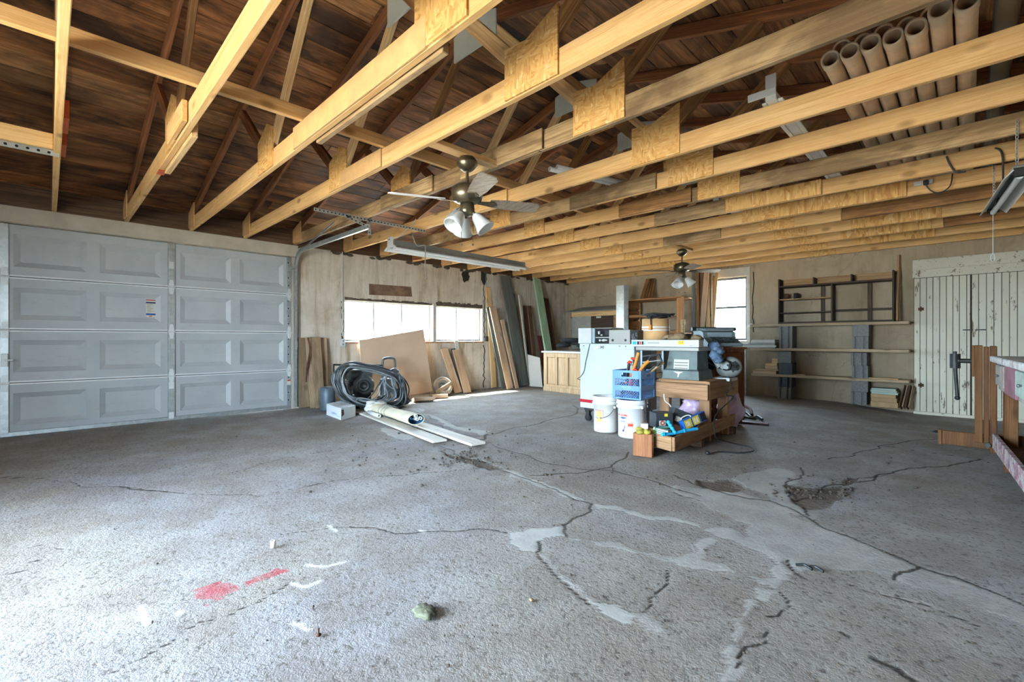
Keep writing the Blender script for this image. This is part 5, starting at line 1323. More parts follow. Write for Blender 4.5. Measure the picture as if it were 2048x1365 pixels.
heap('black_pouch', [cam_pt(1421, 4.92, .80 - .035 * i) for i in range(4)], (.045, .05, .06), 'cloth_black', 'black bag hanging at the right side of the saw', 'bag', .2)
# ---- dark slatted rack between cabinet and saw
mr = frame(V(-2.535, 4.55, .50), (1, .1))
rk = thing('drawer_rack', 'blue-grey steel rack with slanted dark trays left of the saw', 'rack', mr @ V(0, 0, 0))
for x_ in (0, .235): lbox(G(), mr, (x_, 0, -.485), (x_ + .022, .24, .35), .002).build('side_plate', 'typewriter_pale', rk)
for q in range(5):
    z_ = .02 + q * .065
    G().prism([mr @ V(.024, .0, z_), mr @ V(.024, .2, z_ + .0), mr @ V(.024, .2, z_ + .01), mr @ V(.024, 0, z_ + .012)], (mr.to_3x3() @ V(.208, 0, .03))).build('tray', 'steel_tool' if q % 2 else 'device_dark', rk)
# ---- motor with belt
mc = cam_pt(1450, 4.72, .665); axm = V(.55, -.80, .12).normalized()
mo = thing('electric_motor', 'rounded grey electric motor bolted on the right of the stand', 'motor', mc)
G().lathe([(0, -.14), (.06, -.14), (.098, -.12), (.105, -.05), (.105, .07), (.098, .10), (.07, .13), (.03, .14), (0, .14)], mc + V(.03, .03, .02), axm, 26).build('shell', 'motor_grey', mo)
for q in range(7): 
    a = 2 * math.pi * q / 7; x_ = axm.orthogonal().normalized(); y_ = axm.cross(x_)
    c = mc + V(.03, .03, .02) + axm * .128 + (x_ * math.cos(a) + y_ * math.sin(a)) * .05; G().cyl(c, c + axm * .008, .010, n=8).build('vent', 'steel_dark', mo)
G().cyl(mc + V(.03, .03, .02) + axm * .135, mc + V(.03, .03, .02) + axm * .165, .045, n=20).cyl(mc + V(.03, .03, .02) + axm * .165, mc + V(.03, .03, .02) + axm * .20, .014, n=12).build('pulley', 'iron_dark', mo)
G().prism([mc + V(-.10, -.10, -.115), mc + V(.08, -.10, -.115), mc + V(.08, .12, -.115), mc + V(-.10, .12, -.115)], (0, 0, .03)).build('foot', 'device_case', mo)
G().box((mc.x - .03, mc.y - .03, ZT + .027), (mc.x + .06, mc.y + .05, mc.z - .08)).build('pedestal', 'iron_dark', mo)
G().tube(cat_rom([mc + axm * .15 + V(0, 0, .06), mc + V(-.12, -.02, .14), mc + V(-.22, .02, .17), mc + V(-.20, .03, .08), mc + axm * .15 + V(-.03, 0, -.02)], 6, True), .008, 6, True).build('belt', 'rubber_black', mo)
G().tube(cat_rom([mc + V(-.20, -.05, .16), mc + V(-.1, -.06, .12), mc + V(-.02, -.08, .02)], 5), .03, 8).build('belt_guard', 'motor_grey', mo)
# power cord
pc = [mc + V(.06, -.06, -.07), mc + V(.10, -.10, -.15), mc + V(.06, -.12, -.25), mc + V(.15, -.2, -.26), at_x(1432, 830, -1.60), at_x(1430, 868, -1.55)]
pf = [fl(1436, 880), fl(1470, 890), fl(1498, 896), fl(1507, 904), fl(1480, 908), fl(1440, 906), fl(1415, 911)]
for p in pf: p.z = .008
G().tube(cat_rom(pc + pf, 6), .0055, 6).ball(pf[-1] + V(0, 0, .012), (.022, .02, .018), 8, 5).build('power_cord', 'cable_black', label='black power cord running from the motor in a loop over the floor', cat='cord')

# ---- typewriter on a side cabinet
tw0 = cam_pt(1412, 5.25, 0)
ms = frame(tw0, (CT * .97 + ST * .1, ST * .97))
sc_ = thing('side_cabinet', 'plain brown wooden cabinet under the typewriter', 'cabinet', tw0)
wood('cabinet_brown', '8a5a38', '71462a', '4e2e1b', axis=2, var=.06, knots=.1)
lbox(G(), ms, (0, 0, .06), (.43, .42, .86), .004).build('body', 'cabinet_brown', sc_); lbox(G(), ms, (-.02, -.02, .86), (.45, .44, .885), .004).build('top', 'cabinet_brown', sc_)
lbox(G(), ms, (.03, -.014, .10), (.40, -.001, .82), .004).build('door', 'cabinet_brown', sc_)
for x_, y_ in ((.02, .02), (.37, .02), (.02, .36), (.37, .36)): lbox(G(), ms, (x_, y_, .002), (x_ + .04, y_ + .04, .06)).build('foot', 'board_dark', sc_)
mt = frame(ms @ V(.02, -.06, .888), ms.to_3x3() @ V(.985, .17, 0))
tw = thing('typewriter', 'old grey desk typewriter with dark round keys', 'typewriter', mt @ V(0, 0, 0))
tb_ = G(); prof = [(0, 0), (0, .035), (.03, .04), (.13, .10), (.145, .165), (.20, .185), (.36, .185), (.36, 0)]
tb_.prism([mt @ V(.0, y_, z_) for y_, z_ in prof], mt.to_3x3() @ V(.40, 0, 0)); tb_.build('body', 'typewriter_grey', tw)
G().prism([mt @ V(-.03, .2, .185), mt @ V(.43, .2, .185), mt @ V(.43, .34, .185), mt @ V(-.03, .34, .185)], (0, 0, .03)).build('carriage', 'typewriter_grey', tw)
G().cyl(mt @ V(-.06, .26, .205), mt @ V(.46, .26, .205), .024, n=16).build('platen', 'key_dark', tw)
for x_ in (-.075, .45): G().cyl(mt @ V(x_, .26, .205), mt @ V(x_ + .025, .26, .205), .022, n=14).build('platen_knob', 'key_dark', tw)
G().prism([mt @ V(-.02, .18, .205), mt @ V(.40, .18, .205), mt @ V(.36, .12, .185), mt @ V(.02, .12, .185)], (0, 0, .006)).build('paper_flap', 'typewriter_pale', tw)
G().prism([mt @ V(.05, .133, .112), mt @ V(.35, .133, .112), mt @ V(.35, .143, .16), mt @ V(.05, .143, .16)], mt.to_3x3() @ V(0, -.006, 0)).build('front_plate', 'typewriter_pale', tw)
G().prism([mt @ V(.03, -.005, .01), mt @ V(.39, -.005, .01), mt @ V(.39, -.005, .04), mt @ V(.03, -.005, .04)], mt.to_3x3() @ V(0, .006, 0)).build('front_strip', 'typewriter_pale', tw)
for r_ in range(4):
    y_, z_ = .012 + r_ * .027, .046 + r_ * .0185
    for q in range(11):
        p = mt @ V(.045 + q * .031 + r_ * .006, y_, z_); G().cyl(p, p + V(0, 0, .009), .011, n=10).build('key', 'key_dark', tw)
G().prism([mt @ V(.11, .005, .05), mt @ V(.29, .005, .05), mt @ V(.29, -.008, .05), mt @ V(.11, -.008, .05)], (0, 0, .01)).build('space_bar', 'key_dark', tw)

# ---- things in the tray
def carton_obj(name, c, size, rz, tilt, mat, label, deco=()):
    M_ = Matrix.Translation(Vector(c)) @ Matrix.Rotation(rz, 4, 'Z') @ Matrix.Rotation(tilt[0], 4, 'X') @ Matrix.Rotation(tilt[1], 4, 'Y')
    T = thing(name, label, 'box', c, group='small boxes in the tray'); sx_, sy_, sz_ = (q / 2 for q in size)
    G().box((-sx_, -sy_, -sz_), (sx_, sy_, sz_), M_, .002).build('box', mat, T)
    for (a0, a1, z0, z1, face, m_, nm) in deco:
        if face == 'f': G().box((a0, -sy_ - .001, z0), (a1, -sy_ + .0005, z1), M_).build(nm, m_, T)
        elif face == 'r': G().box((sx_ - .0005, a0, z0), (sx_ + .001, a1, z1), M_).build(nm, m_, T)
        else: G().box((a0, z0, sz_ - .0005), (a1, z1, sz_ + .001), M_).build(nm, m_, T)
    return T, M_
zt0 = .098
RZ = TH + .15
T, M_ = carton_obj('parts_box', cam_pt(1322, 4.10, zt0 + .16), (.16, .13, .13), RZ, (0, 0), 'box_black', 'black parts box with a mint band at the left of the tray', ((-.05, .01, -.045, .0, 'f', 'paper_white', 'sticker'), (-.06, .05, -.064, -.05, 'f', 'box_mint', 'band'), (-.03, .03, -.03, .03, 'r', 'paper_white', 'sticker'), (.0, .03, .035, .06, 'f', 'bulb_yellow', 'sticker')))
G().lathe([(.012, 0), (.02, 0), (.02, .002), (.012, .002), (.012, 0)], M_ @ V(-.02, -.067, -.02), M_.to_3x3() @ V(0, -1, 0), 16, False).build('ring_logo', 'label_red', T)
T, M_ = carton_obj('parts_box', cam_pt(1365, 4.18, zt0 + .15), (.24, .12, .13), RZ - .1, (-.1, .38), 'box_black', 'tilted black parts box with a pale blue label in the tray', ((-.11, -.01, -.02, .04, 't', 'typewriter_pale', 'label'), (-.09, -.03, -.045, .0, 'f', 'paper_white', 'sticker'), (.035, .09, -.045, .02, 'f', 'paper_white', 'sticker')))
G().lathe([(.014, 0), (.022, 0), (.022, .002), (.014, .002), (.014, 0)], M_ @ V(.062, -.0615, -.01), M_.to_3x3() @ V(0, -1, 0), 16, False).build('ring_logo', 'label_red', T)
carton_obj('parts_box', cam_pt(1330, 3.98, zt0 + .055), (.15, .10, .08), RZ, (0, 0), 'box_black', 'black parts box with a mint-green lid lowest in the tray', ((-.07, .03, -.04, .04, 't', 'box_mint', 'lid_label'), (-.06, .03, .0, .035, 'f', 'box_mint', 'label')))
T, M_ = carton_obj('bulb_carton', cam_pt(1386, 4.06, zt0 + .155), (.30, .05, .085), RZ + .35, (-.25, -.22), 'bulb_blue', 'blue and yellow bulb carton leaning on the tray edge', ((-.14, -.05, -.036, .036, 'f', 'bulb_yellow', 'yellow_panel'), (-.03, .055, -.036, .036, 'f', 'bulb_yellow', 'yellow_panel'), (.075, .145, -.036, .036, 'f', 'ink_black', 'dark_panel')))
for x_ in (-.095, .0125):
    for q in range(3): G().box((x_ - .025 + q * .018, -.0275, -.022), (x_ - .015 + q * .018, -.0255, .022), M_).build('bulb_print', 'paper_white', T)
for k, (a, b, lab) in enumerate((((1336, 3.92, .27), (1350, 3.84, .19), 'short sky-blue plastic wand standing in the tray'), ((1324, 3.70, .205), (1394, 3.84, .225), 'long sky-blue plastic wand lying along the tray'))):
    a, b = cam_pt(*a), cam_pt(*b); T = thing('blue_wand', lab, 'wand', a, group='sky-blue plastic wands')
    G().tube([a, a + (b - a) * .3 + V(0, 0, -.008), a + (b - a) * .6, b], [.014, .012, .013, .014], 10).build('tube', 'wand_blue', T)
    for f in (.05, .35, .62): G().ball(a + (b - a) * f, .017, 10, 6).build('joint', 'wand_blue', T)
g = G()
for i in range(12): g.ball(cam_pt(1290 + r8.uniform(-12, 16), 3.82 + r8.uniform(-.03, .06), .19 + r8.uniform(0, .03)), (.03, .028, .018), 8, 5, .7, i)
g.build('yellow_foam', 'foam_yellow', label='crumpled yellow foam bag on top of the wooden box', cat='foam')
p = cam_pt(1289, 3.86, .235); G().box((-.03, -.02, -.03), (.03, .02, .03), Matrix.Translation(p) @ Matrix.Rotation(.4, 4, 'Z'), .002).build('paper_cup', 'paper_white', label='small white packet beside the yellow foam', cat='packet')
p = cam_pt(1311, 3.85, .12); G().lathe([(0, 0), (.022, 0), (.022, .07), (.008, .10), (.008, .115), (0, .115)], p, None, 14).build('green_bottle', 'bottle_green', label='small green bottle between the foam and the black boxes', cat='bottle')
p = cam_pt(1320, 3.83, .115); carton_obj('tool_pack', p + V(0, 0, .075), (.12, .02, .075), RZ - .5, (-.4, .2), 'device_case', 'grey printed packet of blades in the tray', [(-.05, .05, -.03 + q * .015, -.025 + q * .015, 'f', 'ink_grey', 'print_line') for q in range(5)])
G().tube(cat_rom([cam_pt(1376, 4.0, .11), cam_pt(1372, 4.05, .2), cam_pt(1362, 4.05, .27), cam_pt(1380, 4.05, .30), cam_pt(1386, 4.02, .2)], 6), .005, 6).build('white_cord', 'pvc_white', label='loop of white cord sticking up from the tray', cat='cord')
G().tube(cat_rom([cam_pt(1328, 4.3, .46), cam_pt(1330, 4.28, .40), cam_pt(1340, 4.27, .36), cam_pt(1346, 4.2, .30)], 6), .006, 6).build('white_cord', 'pvc_white', label='white cord hanging behind the front rail of the timber stand', cat='cord')
G().tube(cat_rom([cam_pt(1291, 4.35, .40), cam_pt(1293, 4.3, .25), cam_pt(1296, 4.25, .19), cam_pt(1305, 4.2, .18)], 6), .009, 6).build('black_hook_bar', 'rubber_black', label='black bent bar between the white bucket and the stand', cat='bar')
# ---- pink bags
def bag(c, rad, label, seed):
    g = G(); nu, nv = 40, 26; P = []; Fc = []
    for i in range(nv + 1):
        f = -math.pi / 2 + math.pi * i / nv
        for j in range(nu):
            t = 2 * math.pi * j / nu; d = V(math.cos(f) * math.cos(t), math.cos(f) * math.sin(t), math.sin(f))
            q = 1 + (.42 * mnoise.noise(d * 2.0 + V(seed, 0, 0))) + .34 * abs(mnoise.noise(V(d.x * 7, d.y * 7, d.z * 3 + seed))) + .10 * abs(mnoise.noise(d * 16))
            k = (1.06 - .28 * max(d.z, 0)) * q
            P.append(Vector(c) + V(d.x * rad[0] * k, d.y * rad[1] * k, max(d.z, -.94) * rad[2] * (1 + .05 * (q - 1))))
    for i in range(nv):
        for j in range(nu): Fc.append((i * nu + j, i * nu + (j + 1) % nu, (i + 1) * nu + (j + 1) % nu, (i + 1) * nu + j))
    g.add(P, Fc, True); return g.build('plastic_bag', 'plastic_pink', label=label, cat='bag', group='pink plastic bags')
bag(V(-1.98, 4.62, .26), (.13, .11, .16), 'pink plastic bag stuffed under the timber stand', 3)
bag(V(-1.85, 5.28, .22), (.10, .11, .235), 'pink plastic bag slumped on the floor right of the stand', 5)
G().box((-2.1, 4.79, .1), (-1.85, 4.86, .3), ch=.004).build('dark_carton', 'board_red', label='dark red carton in the shade under the stand', cat='carton')
# ---- iron scrap on the floor behind
sc0 = fl(1500, 832)
def iron(name, pts, r, mat, label):
    for p in pts: p.z = max(p.z, r + .002)
    return G().tube(cat_rom(pts, 5), r, 8).build(name, mat, label=label, cat='scrap iron')
iron('iron_strap', [fl(1470, 822), fl(1485, 822) + V(0, 0, .07), fl(1500, 828) + V(0, 0, .06), fl(1504, 834)], .02, 'rust_brown', 'rusty curved strap in the scrap heap right of the pink bag')
iron('chain', [fl(1478, 838), fl(1490, 832) + V(0, 0, .04), fl(1504, 838), fl(1515, 836), fl(1525, 842)], .014, 'iron_dark', 'dark greasy chain trailing off the scrap heap')
iron('iron_rod', [fl(1468, 836) + V(0, 0, .06), fl(1490, 840) + V(0, 0, .03), fl(1512, 841)], .012, 'iron_dark', 'bent iron rod lying across the scrap heap')
iron('iron_hook', [fl(1474, 830) + V(0, 0, .10), fl(1482, 832) + V(0, 0, .08), fl(1488, 836), fl(1480, 842)], .014, 'iron_dark', 'iron hook nearest the pink bag in the scrap heap')
p = fl(1484, 846); board('flat_board', p + V(-.15, 0, .008), p + V(.25, .1, .008), .12, .012, (0, 1, 0), 'board_red', label='thin reddish board flat on the floor under the scrap heap', cat='board')
# ================================================================ along the back wall
plain('cinder', '787773', .95, var=.14, scale=40, bump=.6)
plain('cinder_dark', '4f5255', .95, var=.14, scale=40, bump=.6)
wood('shelf_plank', 'b5a184', '9c8768', '77644a', var=.1, stain=.3, staincol='5d4c38')
wood('hutch_dark', '4d3e32', '3d3026', '2a2018', var=.1, knots=.1)  # brown darkened further to carry the shade inside the hutch
wood('hutch_pale', 'a78b66', '8f7350', '6a5238', var=.08, knots=.1)
wood('rack_wood', 'b08357', '966a42', '6d4928', var=.12)
plain('sheet_grey', '9a9a92', .8, var=.1); plain('sheet_pale', 'c3c1b8', .8, var=.06); plain('kraft', 'a98c66', .85, var=.12, scale=8)
plain('sheet_green', '9fae9f', .7, var=.06)
YS = 8.45
def bp(px, py, y): return at_y(px, py, y)
# ---- tall cupboard with yellow rail
x0, x1 = bp(1143, 640, 8.30).x, bp(1246, 640, 8.30).x; zt = bp(1143, 634, 8.30).z
cu = thing('wall_cupboard', 'tall cupboard with a cream rail and a dark door near the corner', 'cupboard', (x0, 8.3, 0))
G().box((x0, 8.34, .04), (x1, YB - .03, zt - .0), ch=.003).build('body', 'hutch_pale', cu)
xa, xb_ = bp(1180, 640, 8.30).x, bp(1225, 640, 8.30).x
G().box((x0, 8.322, .75), (xa, 8.34, zt), ch=.002).build('panel', 'sheet_grey', cu)
G().box((xa + .01, 8.326, .75), (xb_, 8.34, zt), ch=.002).build('door', 'hutch_dark', cu)
board('rail', (x0, 8.31, zt + .045), (x1, 8.31, zt + .045), .10, .03, (0, 0, 1), 'pine_pale', cu)
board('end_block', (x0 - .03, 8.33, zt + .03), (x0 - .03, 8.70, zt + .03), .12, .04, (0, 0, 1), 'rack_wood', cu)
G().box((xa + .16, 8.30, zt - .05), (xa + .28, 8.32, zt - .015), ch=.003).build('handle', 'sheet_pale', cu)
G().prism([(x0 - .14, 8.26, zt + .10), (x1 + .0, 8.26, zt + .10), (x1 + .0, 8.72, zt + .22), (x0 - .02, 8.72, zt + .22)], (0, 0, .012)).build('tin_sheet', 'sheet_grey', label='grey tin sheet lying on top of the cupboard by the corner', cat='sheet')
# ---- galvanized duct pieces
d0 = bp(1240, 660, 7.85)
for k, (dx, dy, w_, dd, top, lab, m_) in enumerate(((0, 0, .17, .17, 2.02, 'square galvanized duct standing upright left of the wooden rack', 'galvanized'), (.06, .185, .08, .02, 2.03, 'narrow dull duct standing just behind the galvanized one', 'steel_dark'))):
    T = thing('duct', lab, 'duct', (d0.x + dx, 7.85 + dy, 0), group='ducts')
    a, b, c_, e = d0.x + dx - .085, d0.x + dx - .085 + w_, 7.85 + dy, 7.85 + dy + dd
    for q in ((a, c_, b, c_ + .004), (a, e - .004, b, e), (a, c_ + .004, a + .004, e - .004), (b - .004, c_ + .004, b, e - .004)): G().box((q[0], q[1], .003), (q[2], q[3], top)).build('side', m_, T)
# ---- open wooden rack
ra_, rb__ = bp(1248, 640, 8.05), bp(1360, 640, 8.05); zr_ = bp(1248, 602, 8.05).z
rx0, rx1 = ra_.x + .02, rb__.x
rk2 = thing('wooden_rack', 'open wooden shelf rack of thin posts against the back wall', 'rack', ((rx0 + rx1) / 2, 8.3, 0))
for x_ in (rx0, rx1 - .0):
    for y_, w_ in ((8.06, .05 if x_ == rx0 else .13), (8.62, .06)): board('post', (x_, y_, .002), (x_, y_, zr_ - .012), w_, .035, (1, 0, 0), 'rack_wood', rk2)
board('top', (rx0 - .05, 8.34, zr_ + .003), (rx1 + .03, 8.34, zr_ + .003), .62, .025, (0, 1, 0), 'rack_wood', rk2)
for z_ in (1.42, 1.12, .75, .35):
    board('shelf_rail', (rx0 - .0, 8.09, z_), (rx1, 8.09, z_), .05, .022, (0, 0, 1), 'rack_wood', rk2)
    if z_ < 1.3: board('shelf', (rx0 - .0, 8.36, z_ - .035), (rx1, 8.36, z_ - .035), .5, .018, (0, 1, 0), 'rack_wood', rk2)
for q in range(3): board('side_slat', (rx0, 8.10 + .0, 1.66 - q * .20), (rx0, 8.60, 1.66 - q * .20), .16, .018, (0, 0, 1), 'rack_wood', rk2)
# bundle of slats on the rack
for k, (xb2, xt2) in enumerate(((1284, 1296), (1290, 1300), (1296, 1304), (1302, 1306))):
    p0 = bp(xb2, 596, 8.28 + .035 * k); p0.z = zr_ + .04; p1 = bp(xt2, 558, 8.58 + .035 * k)
    board('slat', p0, p1, .08, .02, (1, 0, 0), 'lumber_brown', label=['leftmost slat of the short bundle on the rack', 'second slat of the short bundle on the rack', 'third slat of the short bundle on the rack', 'rightmost slat of the short bundle on the rack'][k], cat='slat', group='slats on the rack')
# ---- long boards left of the window
BL = [(1382, 1376, 541, .07, 'board_slate', 'dark grey strip leftmost of the boards by the window'), (1392, 1384, 543, .05, 'lumber_brown', 'brown strip second of the boards by the window'),
      (1386, 1409, 538, .09, 'board_tan', 'tan board slanting right, left of the window'), (1402, 1398, 545, .10, 'board_dark', 'dull brown board behind the slanting tan one'),
      (1412, 1414, 540, .07, 'pine_pale', 'pale pine strip in the boards left of the window'), (1408, 1420, 548, .08, 'board_weather', 'weathered board beside the pale pine strip'),
      (1410, 1434, 538, .05, 'pine_pale', 'thin pale stick slanting right nearest the window'), (1420, 1428, 552, .06, 'board_weather', 'grey-brown strip right beside the window glass')]
for k, (xb2, xt2, yt_, w_, m_, lab) in enumerate(BL):
    xb2 += 7; xt2 += 11 * (k < 2) + 5 * (k in (2, 3)); p0 = bp(xb2, 680, 8.10 + .04 * k); p0.z = .012; p1 = bp(xt2, yt_, 8.46 + .034 * k); p1.z = min(p1.z, 2.28)
    board('leaning_board', p0, p1, w_, .022, (1, 0, 0), m_, label=lab, cat='board', group='boards left of the back window')
p0 = bp(1366, 690, 8.0); G().lathe([(0, 0), (.03, 0), (.03, 1.22), (.04, 1.24), (.04, 1.32), (.0, 1.32)], (p0.x + .02, 7.95, 0), None, 14).build('post', 'pine_pale', label='turned pale wooden post standing at the right end of the rack', cat='post')

# ---- shelves on cinder blocks
sxl = bp(1500, 700, YS).x; sxr = bp(1822, 700, YS).x - .02
ZS = (.375, .805, 1.205)
def shelf(z, xl, xr, m_, label, dep=.28, t_=.042):
    return board('wall_shelf', (xl, YS + dep / 2, z), (xr, YS + dep / 2, z), dep, t_, (0, 1, 0), m_, label=label, cat='shelf', group='planks of the block shelves')
SH = [shelf(ZS[0], bp(1502, 745, YS).x, sxr, 'shelf_plank', 'lowest long plank of the concrete-block shelves'), shelf(ZS[1], sxl, sxr, 'shelf_plank', 'middle long plank of the concrete-block shelves'),
      shelf(ZS[2], sxl, sxr, 'shelf_plank', 'top long plank of the concrete-block shelves', .26)]
def cinder(c, side, mat, label):
    """hollow concrete block, .39 x .19 x .19; side True shows the end with its grooves"""
    T = thing('cinder_block', label, 'concrete block', c, group='concrete blocks of the shelves')
    x, y, z = c; g = G()
    if side:                                   # ends towards the room: grooved, runs back to the wall
        for a, b in ((-.095, -.065), (-.035, .035), (.065, .095)): g.box((x + a, y, z), (x + b, y + .26, z + .188))
        g.box((x - .09, y + .02, z), (x + .09, y + .26, z + .188))
    else: g.box((x - .1, y + .004, z), (x + .1, y + .26, z + .188), ch=.004)
    g.build('block', mat, T); return T
for s_, px in ((0, 1568), (1, 1717)):
    xc = bp(px, 700, YS).x
    for lv in range(6):
        z0 = (.0, .19, ZS[0] + .017, ZS[0] + .207, ZS[1] + .017, ZS[1] + .207)[lv]
        zmax = (.19, ZS[0] - .016, .60, ZS[1] - .016, 1.02, ZS[2] - .016)[lv]
        if s_ == 1 and lv < 2: z0 -= .0
        side = (s_ == 0 and lv in (0, 1, 4, 5)) or (s_ == 1 and lv in (0, 2, 3, 4))
        cinder((xc + (.0, .01, .015, 0, .02, .02)[lv], YS + .012, z0 + .001), side, 'cinder_dark' if (s_ == 0 and lv in (1, 2)) else 'cinder',
               '%s block of the %s stack of concrete blocks' % (('lowest', 'second', 'third', 'fourth', 'fifth', 'topmost')[lv], ('left', 'right')[s_]))
# ---- hutch
hx0, hx1 = bp(1557, 600, YS).x, bp(1786, 600, YS).x; hz0 = ZS[2] + .017; hz1 = 1.96
hu = thing('shelf_hutch', 'dark open wooden hutch standing on the top plank', 'hutch', ((hx0 + hx1) / 2, YS, hz0))
W_ = hx1 - hx0; ym = YS + .13; zt2 = 1.83
xm_ = bp(1663, 600, YS).x; xm1 = bp(1628, 600, YS).x + .07; xm2 = bp(1724, 600, YS).x + .06
for x_ in (hx0, hx1): board('side', (x_, ym, hz0), (x_, ym, hz1), .24, .022, (0, 1, 0), 'hutch_dark', hu)
board('divider', (xm_, ym, hz0), (xm_, ym, zt2), .24, .022, (0, 1, 0), 'hutch_dark', hu)
board('bottom', (hx0, ym, hz0 + .016), (hx1, ym, hz0 + .016), .24, .03, (0, 1, 0), 'hutch_dark', hu)
board('top', (hx0, ym, zt2), (hx1, ym, zt2), .24, .025, (0, 1, 0), 'hutch_dark', hu)
for z_ in (1.40, 1.62): board('shelf', (hx0, ym, z_), (xm_, ym, z_), .22, .018, (0, 1, 0), 'hutch_pale' if z_ > 1.5 else 'hutch_dark', hu)
for x_ in (hx0 + W_ / 3, hx0 + 2 * W_ / 3): board('top_divider', (x_, ym, zt2 + .012), (x_, ym, hz1 - .01), .22, .02, (0, 1, 0), 'hutch_dark', hu)
for i in range(3): board('top_back', (hx0 + i * W_ / 3 + .012, YS + .235, 1.90), (hx0 + (i + 1) * W_ / 3 - .012, YS + .235, 1.90), .12, .014, (0, 0, 1), 'hutch_pale', hu)
for x_ in (xm1, xm2): board('back_stud', (x_, YS + .245, hz0), (x_, YS + .245, zt2), .05, .014, (1, 0, 0), 'hutch_dark', hu)
board('back_rail', (xm_, YS + .245, 1.42), (hx1, YS + .245, 1.42), .035, .014, (0, 0, 1), 'hutch_dark', hu)
for i, px in enumerate((1573, 1592)):
    c = bp(px, 592, YS + .12); G().lathe([(0, 0), (.035, 0), (.035, .085), (.031, .09), (0, .09)], (c.x, YS + .12, 1.632), None, 18).build('tin_can', 'rust_brown' if i == 0 else 'cloth_black', label=['rusty tin can on the left shelf of the hutch', 'dark tin can beside the rusty one in the hutch'][i], cat='can')
# sticks leaning right of the hutch
for k, (xb2, xt2) in enumerate(((1790, 1797), (1794, 1799))):
    p0 = bp(xb2 + 4, 640, YS + .06 + .06 * k); p0.z = ZS[2] + .035; p1 = bp(xt2, 510, YB - .06 + .03 * k); board('stick', p0, p1, .025, .016, (1, 0, 0), 'hutch_pale', label=['left thin stick leaning beside the hutch', 'right thin stick leaning beside the hutch'][k], cat='stick', group='sticks by the hutch')
# papers and timber on the shelves
r9 = random.Random(6); zc_ = ZS[1] + .017
for i in range(6):
    a, b = bp(1484 + (0, 4, 2, 8, 14, 16)[i], 690, YS).x, bp(1554, 690, YS).x
    h_ = (.018, .03, .022, .02, .03, .018)[i]
    G().box((a + (.04 if i > 2 else -.06 + .03 * i), YS - .05 + r9.uniform(0, .04), zc_), (b - r9.uniform(0, .03), YS + .24, zc_ + h_), ch=.002).build('sheet_stack', ('sheet_grey', 'sheet_pale', 'sheet_grey', 'sheet_grey', 'sheet_pale', 'sheet_pale')[i], label='%s layer of the stacked sheets at the left end of the middle plank' % ('bottom', 'second', 'third', 'fourth', 'fifth', 'top')[i], cat='sheets', group='stacked sheets'); zc_ += h_ + .001
zc_ = ZS[0] + .017; xa = bp(1502, 745, YS).x
for i, (dx, L_, w_, h_, lab) in enumerate(((.02, .36, .20, .05, 'widest offcut under the pile at the left of the lowest plank'), (.05, .35, .12, .03, 'grey offcut lying on the widest one on the lowest plank'), (.20, .19, .10, .05, 'short tan block in the offcut pile on the lowest plank'), (.20, .18, .09, .045, 'upper tan block of the offcut pile on the lowest plank'), (.30, .09, .08, .08, 'small square block topping the offcut pile'))):
    board('wood_offcut', (xa + dx, YS + .12, zc_ + h_ / 2 + .001), (xa + dx + L_, YS + .12, zc_ + h_ / 2 + .001), w_, h_, (0, 1, 0), ('board_tan', 'board_weather', 'board_tan', 'pine_pale', 'pine_pale')[i], label=lab, cat='offcut', group='offcuts on the lowest plank'); zc_ += h_ + .001
for i, (px, lab) in enumerate(((1590, 'small wood chip on the lowest plank right of the left stack'), (1745, 'thin board lying on the lowest plank right of the right stack'))):
    x_ = bp(px, 745, YS).x; board('thin_board', (x_ - .08, YS + .1, ZS[0] + .026), (x_ + (.12 if i == 0 else .28), YS + .12, ZS[0] + .026), .10, .015, (0, 1, 0), 'pine_pale', label=lab, cat='board')
xa = bp(1737, 790, YS).x; zc_ = -.01
for i in range(6):
    h_ = (.075, .06, .05, .028, .028, .026)[i]
    G().box((xa + .02 + .01 * (i % 2), YS + .02, zc_), (xa + .33 - .012 * (i % 3), YS + .24, zc_ + h_), ch=.004 if i < 3 else .002).build('tile_pack' if i > 2 else 'paper_pack', 'kraft' if i < 3 else 'sheet_green', label='%s of the packs piled under the lowest plank by the right stack' % ('bottom brown one', 'second brown one', 'top brown one', 'lowest green-grey one', 'middle green-grey one', 'top green-grey one')[i], cat='pack', group='packs under the shelves'); zc_ += h_ + .001
xa = bp(1800, 800, YS).x
for i in range(4): board('tile_strip', (xa + .0 + i * .035, YS + .05, .0), (xa + .05 + i * .03, YS + .22, .30), .10, .012, (.3, 1, 0), 'board_weather' if i % 2 else 'board_dark', label='%s of the thin strips leaning by the white door' % ('leftmost', 'second', 'third', 'rightmost')[i], cat='strip', group='strips by the white door')
# wall-mounted pipe leg at the left end of the shelf
p = bp(1489, 720, YS); G().tube([(p.x, YS + .05, .0), (p.x, YS + .05, .78)], .014, 8).build('prop_pipe', 'galvanized', label='thin metal pipe holding up the left end of the middle plank', cat='pipe')
G().box((bp(1497, 648, YS).x - .08, YB - .05, 1.19), (bp(1497, 648, YS).x - .01, YB - .001, 1.25), ch=.003).build('outlet_box', 'pvc_white', label='white outlet box at the left end of the top plank', cat='outlet')

